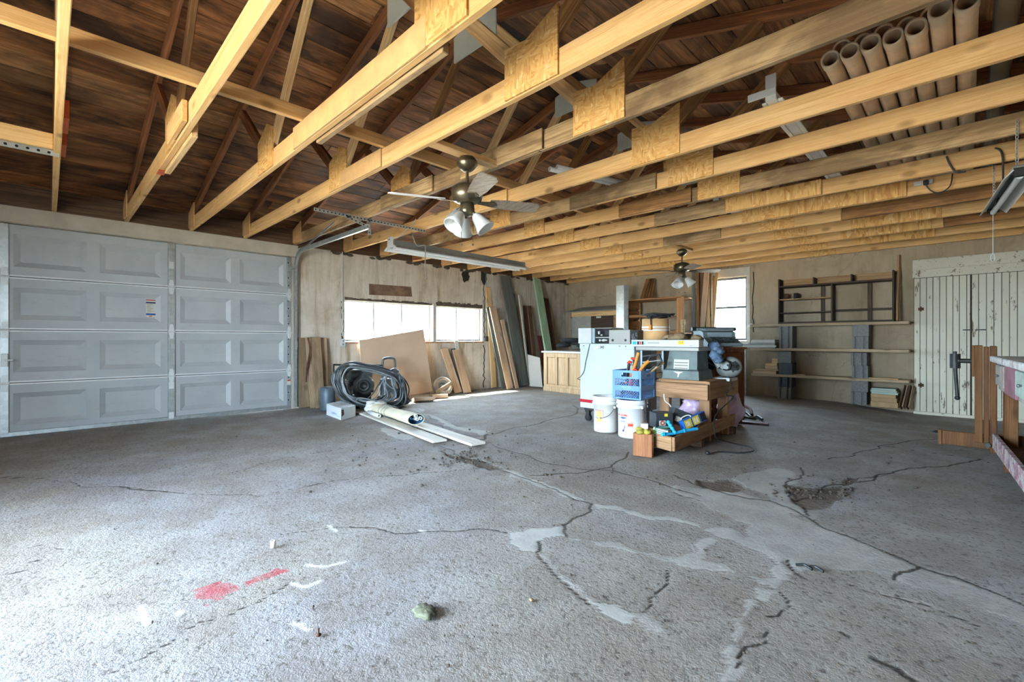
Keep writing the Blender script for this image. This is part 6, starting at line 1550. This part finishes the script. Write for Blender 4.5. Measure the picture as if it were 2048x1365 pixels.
# ---- white plank door
def peeling():
    t = NT('peeling_white'); p = t.coords((1, 1, 1))
    a = t.noise(t.coords((9, 9, 2.2)), 1.6, 6, 0.7); b = t.noise(p, 1.2, 4)
    c = t.ramp(b, [(0.3, rgb('cfcab4')), (0.7, rgb('dad6c3'))])
    v = t.noise(t.coords((30, 30, 5)), 1.0, 4, .7)
    c = t.mix(t.ramp(a, [(.60, (0, 0, 0)), (.625, (.85,) * 3)]), c, rgb('6d5b48'))
    c = t.mix(t.ramp(v, [(.66, (0, 0, 0)), (.69, (.6,) * 3)]), c, rgb('8a7a66'))
    t.out(c, .75, 0, .3); t.bump(a, .3, .003)
peeling()
dxl = bp(1827, 680, YB - .03).x; dz0, dz1 = -.075, 1.86; yd_ = YB - .005
dr = G().box((dxl, YB - .006, dz0), (XR - .01, YB - .001, 2.10)).build('door_2', 'hutch_dark', kind='structure')
for z_, h_ in ((2.03, .145), (1.90, .115)): board('header_board', (dxl - .012, YB - .03, z_), (XR - .01, YB - .03, z_), h_, .035, (0, 0, 1), 'peeling_white_x' if False else 'peeling_white', dr)
gap = bp(1941, 680, YB - .03).x
x_ = dxl + .004; r10 = random.Random(3)
while x_ < XR - .03:
    w_ = .068 + r10.uniform(-.004, .004)
    if x_ < gap < x_ + w_: w_ = max(gap - x_, .02)
    w_ = min(w_, XR - .015 - x_)
    G().box((x_ + .0028, YB - .032, dz0 + .02), (x_ + w_ - .0028, YB - .008, dz1 - .022), ch=.003).build('plank', 'peeling_white', dr); x_ += w_
    if abs(x_ - gap) < .004: x_ += .012
board('threshold', (dxl, YB - .04, dz0 + .0), (XR - .01, YB - .04, dz0 + .0), .05, .05, (0, 0, 1), 'peeling_white', dr)
for px, z_ in ((1842, 1.40), (1842, .32)):
    q = bp(px, 700, YB - .035).x
    G().box((q - .03, YB - .038, z_ - .02), (q + .03, YB - .033, z_ + .02), ch=.001).cyl((q, YB - .04, z_ - .035), (q, YB - .04, z_ + .035), .006, n=8).build('hinge', 'rust_brown', dr)
for px in (1936, 1961): 
    q = bp(px, 660, YB - .035).x; G().box((q - .05, YB - .042, 1.09), (q + .05, YB - .036, 1.105)).cyl((q, YB - .055, 1.097), (q, YB - .036, 1.097), .008, n=8).build('latch', 'iron_dark', dr)
# ================================================================ workbench on the right
wood('vise_wood', '7d5733', '674425', '472d17', axis=2, var=.1, stain=.25)
plain('paint_grey', 'a5a096', .75, var=.2, scale=8); plain('paint_pink', '94656f', .75, var=.2, scale=8); plain('paint_mint', 'a9b9a9', .75, var=.2, scale=8)
def bench_top():
    t = NT('bench_top_paint'); a = t.noise(t.coords((1, 4, 4)), 3.0, 6, .7)
    t.out(t.ramp(a, [(.38, rgb('8a8378')), (.5, rgb('c9c5bd')), (.62, rgb('e2e0da'))]), .7, 0, .3)
bench_top()
def tray_paint():
    t = NT('tray_paint'); a = t.noise(t.coords((3, 8, 8)), 2.0, 6, .7); 
    c = t.ramp(a, [(.34, rgb('6e5560')), (.45, rgb('9d7580')), (.52, rgb('b3a9a4')), (.66, rgb('c0b9b2'))])
    t.out(c, .8, 0, .2)
tray_paint()
mb = frame((.155, 5.0, 0), (.06, -1.0))                       # local x runs along the front towards the camera, local y into the bench
wb_ = thing('workbench', 'painted wooden workbench with drawers along the right wall', 'workbench', mb @ V(0, 0, 0))
def bb(nm, lo, hi, m_, ch=.004, par=None): return G().box(lo, hi, mb, ch).build(nm, m_, par or wb_)
Lw, Dw = 2.4, .72
bb('top', (-.06, -.03, .80), (Lw, Dw, .845), 'bench_top_paint', .006)
bb('back_board', (-.06, Dw - .03, .845), (Lw, Dw, .875), 'vise_wood')
bb('apron', (.0, .01, .60), (Lw, .03, .80), 'paint_grey')
for a, b, m_ in ((.02, .42, 'paint_grey'), (.92, 1.4, 'paint_mint'), (1.5, 2.0, 'paint_grey')):
    d_ = bb('drawer', (a, -.008, .635), (b, .012, .785), m_, .005)
    c = mb @ V((a + b) / 2, -.02, .71); G().cyl(mb @ V((a + b) / 2, -.008, .71), c, .006, n=8).ball(c, .010, 10, 6).build('knob', 'steel_tool', d_)
bb('painted_panel', (.44, -.004, .605), (.90, .010, .798), 'paint_pink', .003)
for a in (.03, 1.2, Lw - .12):
    for y_ in (.03, Dw - .10): bb('leg', (a, y_, .002), (a + .075, y_ + .07, .80), 'vise_wood')
bb('side_panel', (.09, .30, .26), (.11, Dw - .06, .60), 'vise_wood')
bb('shelf_front', (-.02, -.02, .15), (Lw, .006, .262), 'tray_paint', .003)
bb('shelf_floor', (.0, .01, .17), (Lw, Dw - .03, .19), 'vise_wood', .002)
bb('shelf_end', (-.02, .01, .15), (.0, Dw - .03, .262), 'vise_wood', .002)
# things on the bench
bb('x', (0, 0, 0), (.01, .01, .01), 'paint_grey') if False else None
cb2 = thing('small_crate', 'small open wooden crate on the workbench', 'crate', mb @ V(.25, .3, .846))
for lo, hi in (((.16, .26, .846), (.18, .50, .96)), ((.46, .26, .846), (.48, .50, .96)), ((.18, .26, .846), (.46, .275, .88)), ((.18, .485, .846), (.46, .50, .96)), ((.18, .275, .846), (.46, .485, .856)), ((.18, .26, .945), (.46, .275, .96))):
    bb('board', lo, hi, 'board_dark', .002, cb2)
G().lathe([(0, 0), (.07, 0), (.07, .10), (.05, .13), (.03, .14), (0, .14)], mb @ V(.60, .30, .846), None, 16).build('blue_jar', 'cloth_blue', label='blue-grey jar on the workbench at the right picture edge', cat='jar')
b3 = thing('dark_case', 'dark wooden case stored below the workbench', 'case', mb @ V(.3, .3, .191))
bb('body', (.2, .2, .191), (.5, .45, .50), 'board_dark', .004, b3); bb('lid', (.19, .19, .50), (.51, .46, .52), 'rack_wood', .003, b3)
# leg vise at the far end
mv = frame((.155, 5.075, 0), (1, 0))
lv = thing('leg_vise', 'tall wooden leg vise with an iron screw and handle', 'vise', (.1, 5.08, .14))
def vb(nm, lo, hi, m_='vise_wood', ch=.004): return G().box(lo, hi, mv, ch).build(nm, m_, lv)
vb('outer_jaw', (-.115, 0, .17), (-.07, .10, .925)); vb('inner_jaw', (-.066, .01, .16), (-.036, .10, .915)); vb('post', (-.032, .0, .10), (.006, .11, .92))
vb('jaw_pad', (-.130, .0, .68), (-.116, .10, .925)); vb('pin_guide', (-.30, .02, .125), (.0, .055, .235)); vb('guide_end', (-.325, .01, .12), (-.302, .065, .24))
G().cyl(mv @ V(-.131, .05, .80), mv @ V(-.20, .05, .80), .018, n=14).build('screw', 'iron_dark', lv)
G().cyl(mv @ V(-.225, .05, .74), mv @ V(-.225, .05, .855), .032, n=16).cyl(mv @ V(-.20, .05, .80), mv @ V(-.235, .05, .80), .028, n=14).build('screw_head', 'iron_dark', lv)
G().tube([mv @ V(-.226, .03, .875), mv @ V(-.222, .028, .70), mv @ V(-.212, .026, .51)], .012, 10).ball(mv @ V(-.212, .026, .505), .018, 10, 6).build('handle', 'iron_dark', lv)
G().cyl(mv @ V(-.045, -.004, .16), mv @ V(-.045, -.02, .16), .018, n=10).build('lower_nut', 'iron_dark', lv)

# ================================================================ under the roof
plain('lamp_grey', '6d706e', .55, .3, .08); plain('lamp_white', 'd9dad6', .4, 0, .03); plain('tube_glass', 'eceeee', .25, 0, .02, spec=.6)
plain('chain_zinc', 'b9bcb8', .35, .8, .1); plain('brass_old', '6a6250', .34, .85, .2, 8); plain('frosted', 'dfe0dc', .35, 0, .03, spec=.5)
wood('blade_wood', '9a8f82', '81766a', '5f564c', var=.15, knots=0, rough=.4)
wood('blade_white', 'dadada', 'd0d0ce', 'bcbcb8', var=.03, knots=0, rough=.35)
# ---- long shop light in the middle
def chain(p0, p1, parent, link_l=.03, r=.0022, name='chain'):
    p0, p1 = Vector(p0), Vector(p1); n = max(1, int((p1 - p0).length / (link_l * .78))); d = (p1 - p0).normalized(); g = G()
    a = d.orthogonal().normalized(); b = d.cross(a)
    for i in range(n):
        c = p0 + (p1 - p0) * ((i + .5) / n); s_ = a if i % 2 else b
        g.tube([c + d * (link_l / 2 * math.cos(t)) + s_ * (link_l * .28 * math.sin(t)) for t in [2 * math.pi * q / 10 for q in range(10)]], r, 5, True)
    return g.build(name, 'chain_zinc', parent)
LX, LY0, LY1, LZ = -5.2, 3.06, 5.50, 2.13
sl = thing('shop_light', 'long two-tube fluorescent shop light hanging below the left trusses', 'light fixture', (LX, 4.28, LZ))
G().box((LX - .065, LY0 + .02, LZ + .03), (LX + .065, LY1 - .0, LZ + .10), ch=.004).build('housing', 'lamp_grey', sl)
for s_ in (-1, 1):
    G().prism([(LX + s_ * .045, LY0, LZ + .032), (LX + s_ * .155, LY0, LZ - .02), (LX + s_ * .155, LY0, LZ - .012), (LX + s_ * .05, LY0, LZ + .04)], (0, LY1 - LY0, 0)).build('reflector', 'lamp_white', sl)
    G().cyl((LX + s_ * .07, LY0 + .03, LZ - .006), (LX + s_ * .07, LY1 - .03, LZ - .006), .019, n=14).build('tube', 'tube_glass', sl)
    for y_ in (LY0 + .015, LY1 - .015): G().box((LX + s_ * .07 - .018, y_ - .012, LZ - .025), (LX + s_ * .07 + .018, y_ + .012, LZ + .03), ch=.003).build('lamp_holder', 'lamp_white', sl)
ep = G().box((LX - .07, LY0 - .004, LZ + .0), (LX + .07, LY0 + .004, LZ + .14), ch=.002).build('end_plate', 'lamp_white', sl)
G().cyl((LX - .02, LY0 - .0045, LZ + .11), (LX - .02, LY0 - .006, LZ + .11), .010, n=12).build('knockout', 'black_hole', ep)
for y_ in (LY0 + .35, LY1 - .35): G().cyl((LX, y_, LZ + .10), (LX, y_, ZC + .02), .0025, n=6).build('hanger_wire', 'chain_zinc', sl)
pts = cat_rom([(LX + .05, 3.35, ZC + .05), (LX + .08, 3.40, ZC - .1), (LX + .20, 3.44, LZ + .06), (LX + .20, 3.45, LZ - .03), (LX + .20, 3.45, LZ - .2), (LX + .205, 3.46, LZ - .37)], 6)
G().tube(pts, .006, 6).ball(pts[-1], .013, 8, 5).build('dangling_lead', 'cable_grey', label='grey lead with a bare end dangling over the shop light', cat='cable')
pts = cat_rom([(-4.72, 3.12, ZC + .12), (-4.85, 3.16, ZC + .08), (-5.0, 3.17, ZC + .05), (-5.15, 3.16, ZC - .02), (-5.2, 3.1, ZC - .06)], 6); G().tube(pts, .004, 5).build('lamp_wire', 'pvc_white', label='thin white wire leading to the left end of the shop light', cat='wire')
# ---- small light at the right edge
ra2, rb2 = V(.236, 4.26, 2.0), V(.146, 5.38, 2.0)
mr2 = frame(ra2, rb2 - ra2); LR = (rb2 - ra2).length
sr = thing('shop_light', 'short single-tube shop light on chains at the right edge', 'light fixture', (ra2 + rb2) / 2)
G().box((.02, -.03, .025), (LR, .03, .065), mr2, .004).build('housing', 'lamp_grey', sr)
for s_ in (-1, 1):
    G().prism([mr2 @ V(0, s_ * .028, .03), mr2 @ V(0, s_ * .075, -.02), mr2 @ V(0, s_ * .075, -.014), mr2 @ V(0, s_ * .032, .038)], rb2 - ra2).build('reflector', 'lamp_white', sr)
G().cyl(mr2 @ V(.03, 0, -.004), mr2 @ V(LR - .01, 0, -.004), .018, n=14).build('tube', 'tube_glass', sr)
for x_ in (.012, LR - .012): G().box((x_ - .012, -.034, -.012), (x_ + .012, .034, .045), mr2, .006).build('end_cap', 'rubber_black', sr)
for x_ in (.12, LR - .06): chain(mr2 @ V(x_, 0, .065), (mr2 @ V(x_, 0, 0)).xy.to_3d() + V(0, 0, ZC + .08), sr)
RX, RY1, RZ_ = rb2.x, rb2.y, 2.0
pz = at_y(1984, 516, RY1 - .03).z
G().tube([(RX, RY1 - .03, RZ_ - .01), (RX, RY1 - .03, pz + .03)], .0025, 5).tube([(RX + .012 * math.cos(t), RY1 - .03, pz + .03 * math.sin(t)) for t in [2 * math.pi * q / 12 for q in range(12)]], .004, 5, True).build('pull_cord', 'pvc_white', sr)
# ---- outlet strip and cables on the truss
oy = TY[9] - .022
xa = at_y(1828, 358, oy).x; xb3 = at_y(1866, 356, oy).x; zo = at_y(1846, 367, oy).z
os_ = thing('outlet_strip', 'white outlet strip screwed to a truss with a black plug in it', 'outlet strip', ((xa + xb3) / 2, oy, zo))
G().box((xa, oy - .03, zo - .018), (xb3, oy, zo + .022), ch=.003).build('strip', 'pvc_white', os_)
xc = (xa * .35 + xb3 * .65)
G().box((xc - .018, oy - .06, zo - .03), (xc + .018, oy - .03, zo + .012), ch=.004).build('plug', 'rubber_black', os_)
pts = [V(xc, oy - .05, zo - .03), at_y(1862, 382, oy - .05), at_y(1880, 386, oy - .05), at_y(1900, 372, oy - .05), at_y(1905, 348, oy - .05)]
G().tube(cat_rom(pts, 6), .005, 6).build('lamp_cable', 'cable_black', label='black lamp cable looping down from the outlet strip', cat='cable')
oy2 = TY[8] - .045
pts = [at_y(1893, 313, oy2), at_y(1900, 330, oy2), at_y(1912, 344, oy2), at_y(1932, 343, oy2)]
G().tube(cat_rom(pts, 6), .006, 6).build('lamp_cable', 'cable_black', label='black cable bent over the truss in front of the outlet strip', cat='cable')
pts = [at_y(1990, 296, oy2), at_y(2003, 305, oy2), at_y(2006, 340, oy2), at_y(2004, 380, oy2), at_y(1990, 410, oy2)]
G().tube(cat_rom(pts, 6), .006, 6).build('lamp_cable', 'cable_black', label='black cable hanging beside the short shop light', cat='cable')
# ---- pipes stored on the chords
plain('clay_pipe', 'd0b798', .7, var=.14, scale=5); plain('clay_inside', '8a6548', .8, var=.2)
ZP = ZC + .142
def pipe(x, z, y0, L_, r, mat, label, rad=None):
    T = thing('stored_pipe', label, 'pipe', (x, y0 + L_ / 2, z), group='pipes stored across the trusses')
    G().lathe([(r * .84, 0.01), (r * 1.06, 0), (r * 1.10, .02), (r * 1.10, .07), (r, .085), (r, L_), (r * .84, L_), (r * .84, 0.01)], (x, y0, z), (0, 1, 0), 20, False).build('barrel', mat, T)
    return T
names = ['leftmost', 'second', 'third', 'fourth', 'fifth', 'sixth', 'seventh']
for i in range(7):
    x = -.53 + i * .088; pipe(x, ZP + .052, 2.98 - .01 * (i % 3) + (.0 if i < 5 else -.08), 3.1 + .1 * (i % 3), .040, 'clay_pipe', names[i] + ' pipe in the lower row of stored tan pipes')
for i in range(5):
    x = -.49 + i * .09; pipe(x, ZP + .132, 3.06 + .02 * (i % 2), 3.0, .039, 'clay_pipe', names[i] + ' pipe in the upper row of stored tan pipes')
pipe(.13, ZP + .06, 2.75, 3.0, .045, 'steel_dark', 'dark grey metal pipe stored right of the tan pipes')
pipe(-.05, ZP + .06, 6.5, 1.9, .04, 'steel_dark', 'dull pipe stored above the far trusses at right')
for i in range(9): pipe(-.95 + i * .09, ZP + .04, 6.75 + .05 * (i % 3), 1.85, .03, 'steel_dark' if i % 3 else 'rust_brown', names[i % 7] + (' thin dark pipe in the bundle near the back wall' if i < 7 else ' thin pipe at the right end of the bundle near the back wall'))
def channel_lamp(x, y0, y1, z, label, t_end=True):
    T = thing('lamp_channel', label, 'light fixture', (x, (y0 + y1) / 2, z), group='stored lamp channels')
    G().box((x - .03, y0, z), (x + .03, y1, z + .05), ch=.003).build('channel', 'lamp_white', T)
    for s_ in (-1, 1): G().box((x + s_ * .045 - .012, y0 + .02, z - .002), (x + s_ * .045 + .012, y1 - .02, z + .01)).build('flange', 'lamp_white', T)
    if t_end:
        G().box((x - .03, y0 - .012, z - .0), (x + .03, y0 - .002, z + .16), ch=.002).build('end_plate', 'lamp_white', T)
        G().box((x - .13, y0 - .016, z + .03), (x + .03, y0 - .004, z + .075), ch=.002).build('cross_arm', 'lamp_white', T)
channel_lamp(-.86, 3.14, 5.25, ZP + .001, 'white metal lamp channel with a T-shaped end lying left of the tan pipes')
channel_lamp(-1.9, 5.0, 6.2, ZP + .001, 'white lamp channel lying on the trusses left of the far fan', False)
channel_lamp(-2.6, 6.3, 7.5, ZP + .001, 'white lamp channel lying on the trusses over the far fan', False)
channel_lamp(-1.45, 7.0, 8.2, ZP + .001, 'white lamp channel lying on the trusses near the back wall', False)
for i, (px, py) in enumerate(((1099, 338), (1114, 334))):
    p = at_z(px, py, ZC + .16); G().lathe([(.017, 0), (.022, 0), (.022, 1.1), (.017, 1.1), (.017, 0)], p, (.25, 1, 0), 14, False).build('plastic_tube', 'pvc_white', label=['left white plastic tube lying across the middle trusses', 'right white plastic tube lying across the middle trusses'][i], cat='tube', group='plastic tubes on the trusses')
# ---- ceiling fans
def fan(c, ztop, angs, label, white=None):
    T = thing('ceiling_fan', label, 'ceiling fan', (c[0], c[1], ztop), group='ceiling fans')
    x, y = c; R = .56; zm = ztop - .26
    G().lathe([(0, 0), (.055, 0), (.075, -.03), (.078, -.05), (.055, -.08), (.03, -.10), (0, -.10)][::-1], (x, y, ztop), None, 24).build('canopy', 'brass_old', T)
    G().cyl((x, y, ztop - .09), (x, y, zm + .06), .012, n=12).build('down_rod', 'brass_old', T)
    G().lathe([(0, -.075), (.06, -.075), (.105, -.055), (.115, -.02), (.115, .03), (.09, .05), (.04, .065), (0, .065)], (x, y, zm), None, 30).build('motor', 'brass_old', T)
    G().lathe([(0, -.16), (.045, -.16), (.055, -.14), (.05, -.075), (0, -.075)], (x, y, zm), None, 20).build('light_kit', 'brass_old', T)
    zb_ = zm - .06
    for k, a in enumerate(angs):
        d = V(CT, ST, 0) * math.cos(a) + V(-ST, CT, 0) * math.sin(a); s_ = V(-d.y, d.x, 0); tl = s_ * math.cos(.24) - V(0, 0, 1) * math.sin(.24)
        o = V(x, y, zb_)
        ol = [(.17, -.045), (.30, -.062), (R - .03, -.066), (R, -.045), (R, .045), (R - .03, .066), (.30, .062), (.17, .045)]
        bo = G().prism([o + d * a_ + tl * b_ for a_, b_ in ol], d.cross(tl) * .007).build('blade', 'blade_white' if k == white else 'blade_wood', T)
        G().prism([o + d * .08 + tl * -.015, o + d * .20 + tl * -.035, o + d * .23 + tl * 0, o + d * .20 + tl * .035, o + d * .08 + tl * .015], d.cross(tl) * -.006).build('blade_arm', 'brass_old', T)
    for k in range(3):
        a = .6 + k * 2.094; d = V(math.cos(a), math.sin(a), 0); ax_ = (d * .62 - V(0, 0, .78)).normalized(); o = V(x, y, zm - .145) + d * .045
        G().cyl(o, o + ax_ * .03, .016, n=10).build('lamp_socket', 'brass_old', T)
        G().lathe([(.024, .02), (.038, .04), (.052, .10), (.072, .155), (.068, .155), (.048, .10), (.033, .04), (.024, .02)], o, ax_, 20, False).build('glass_shade', 'frosted', T)
        G().ball(o + ax_ * .08, .026, 12, 8).build('bulb', 'frosted', T)
    for s_ in (-.03, .03): G().tube([(x + s_, y + s_, zm - .15), (x + s_, y + s_, zm - .36)], .0015, 4).ball((x + s_, y + s_, zm - .375), .009, 8, 5).build('pull_chain', 'brass_old', T)
D_ = math.radians
fan((-2.6, 2.16), ZC + .0, [D_(20), D_(110), D_(200), D_(290)], 'near ceiling fan with brass motor, grey blades and three frosted lamps', 2)
fan((-2.98, 6.56), ZC - .005, [D_(0), D_(90), D_(180), D_(270)], 'far ceiling fan hanging in front of the back window')
board('fan_bearer', (-2.6, TY[3] + .02, ZC + .02), (-2.6, TY[4] - .02, ZC + .02), .089, .038, (1, 0, 0), 'pine_new', label='short pine block between two trusses holding the near fan', cat='block')
board('fan_bearer', (-2.98, TY[10] + .02, ZC + .018), (-2.98, TY[11] - .02, ZC + .018), .089, .038, (1, 0, 0), 'pine_new', label='short pine block between two trusses holding the far fan', cat='block')
board('track_bearer', (-4.66, TY[3] + .02, ZC + .07), (-4.66, TY[5] - .02, ZC + .07), .12, .038, (0, 0, 1), 'lumber_brown', label='brown wood block between trusses above the door-track hanger', cat='block') if False else None

# ================================================================ small things on the floor
plain('stone_moss', '6f705c', .95, var=.3, scale=30, bump=.6); plain('cork_white', 'd3cdbd', .8, var=.08)
p = fl(850, 1228); g = G(); g.ball(p + V(0, 0, .008), (.052, .035, .011), 22, 10, .4, 4).build('mossy_clod', 'stone_moss', label='flat mossy clod of dirt in the foreground', cat='clod')
p = fl(546, 1096); G().lathe([(.005, 0), (.011, 0), (.011, .032), (.005, .032), (.005, 0)], p + V(0, 0, .002), (.1, 0, 1), 14, False).build('paper_tube', 'cork_white', label='tiny white tube standing on the floor at left', cat='tube')
p = fl(637, 1272); G().lathe([(0, 0), (.009, 0), (.009, .004), (.003, .006), (.003, .022), (0, .026)], p, None, 10).build('roofing_nail', 'rust_brown', label='small rusty nail standing head-down on the floor', cat='nail')
p = fl(1062, 1203); G().ball(p + V(0, 0, .005), (.010, .007, .006), 8, 5, .5, 1).build('pebble', 'kraft', label='tiny tan pebble on the floor in the centre foreground', cat='pebble')
for i, (px, py) in enumerate(((1608, 1138), (1630, 1142))):
    p = fl(px, py); G().tube(cat_rom([p + V(-.03, 0, .006), p + V(0, .012, .012), p + V(.03, 0, .006)], 4), .006, 6).build('metal_scrap', 'steel_dark', label=['left dark metal scrap stuck in the worn patch', 'right dark metal scrap stuck in the worn patch'][i], cat='scrap', group='metal scraps in the floor')
p = fl(1878, 866); G().ball(p + V(0, 0, .008), (.05, .03, .012), 10, 6, .4, 2).build('dark_rag', 'cloth_black', label='small dark rag on the floor before the white door', cat='rag')
r11 = random.Random(77)
g = G()
for i in range(420):
    px, py = r11.choice([(r11.gauss(940, 35), r11.gauss(916, 10)), (r11.gauss(1640, 50), r11.gauss(985, 12)), (r11.uniform(200, 2000), r11.uniform(860, 1340)), (r11.uniform(700, 1500), r11.uniform(850, 960))])
    p = fl(px, py)
    if p.x < XL + .05 or p.y > YB - .1 or (1150 < px < 1480 and py < 930): continue
    s_ = r11.uniform(.002, .007) if py > 1000 else r11.uniform(.004, .013); g.ball(p + V(0, 0, s_ * .3), (s_, s_ * r11.uniform(.6, 1), s_ * .6), 6, 4, .6, i)
g.build('grit', 'mortar_dark', label='loose grit and concrete crumbs scattered on the floor', cat='grit', kind='stuff')
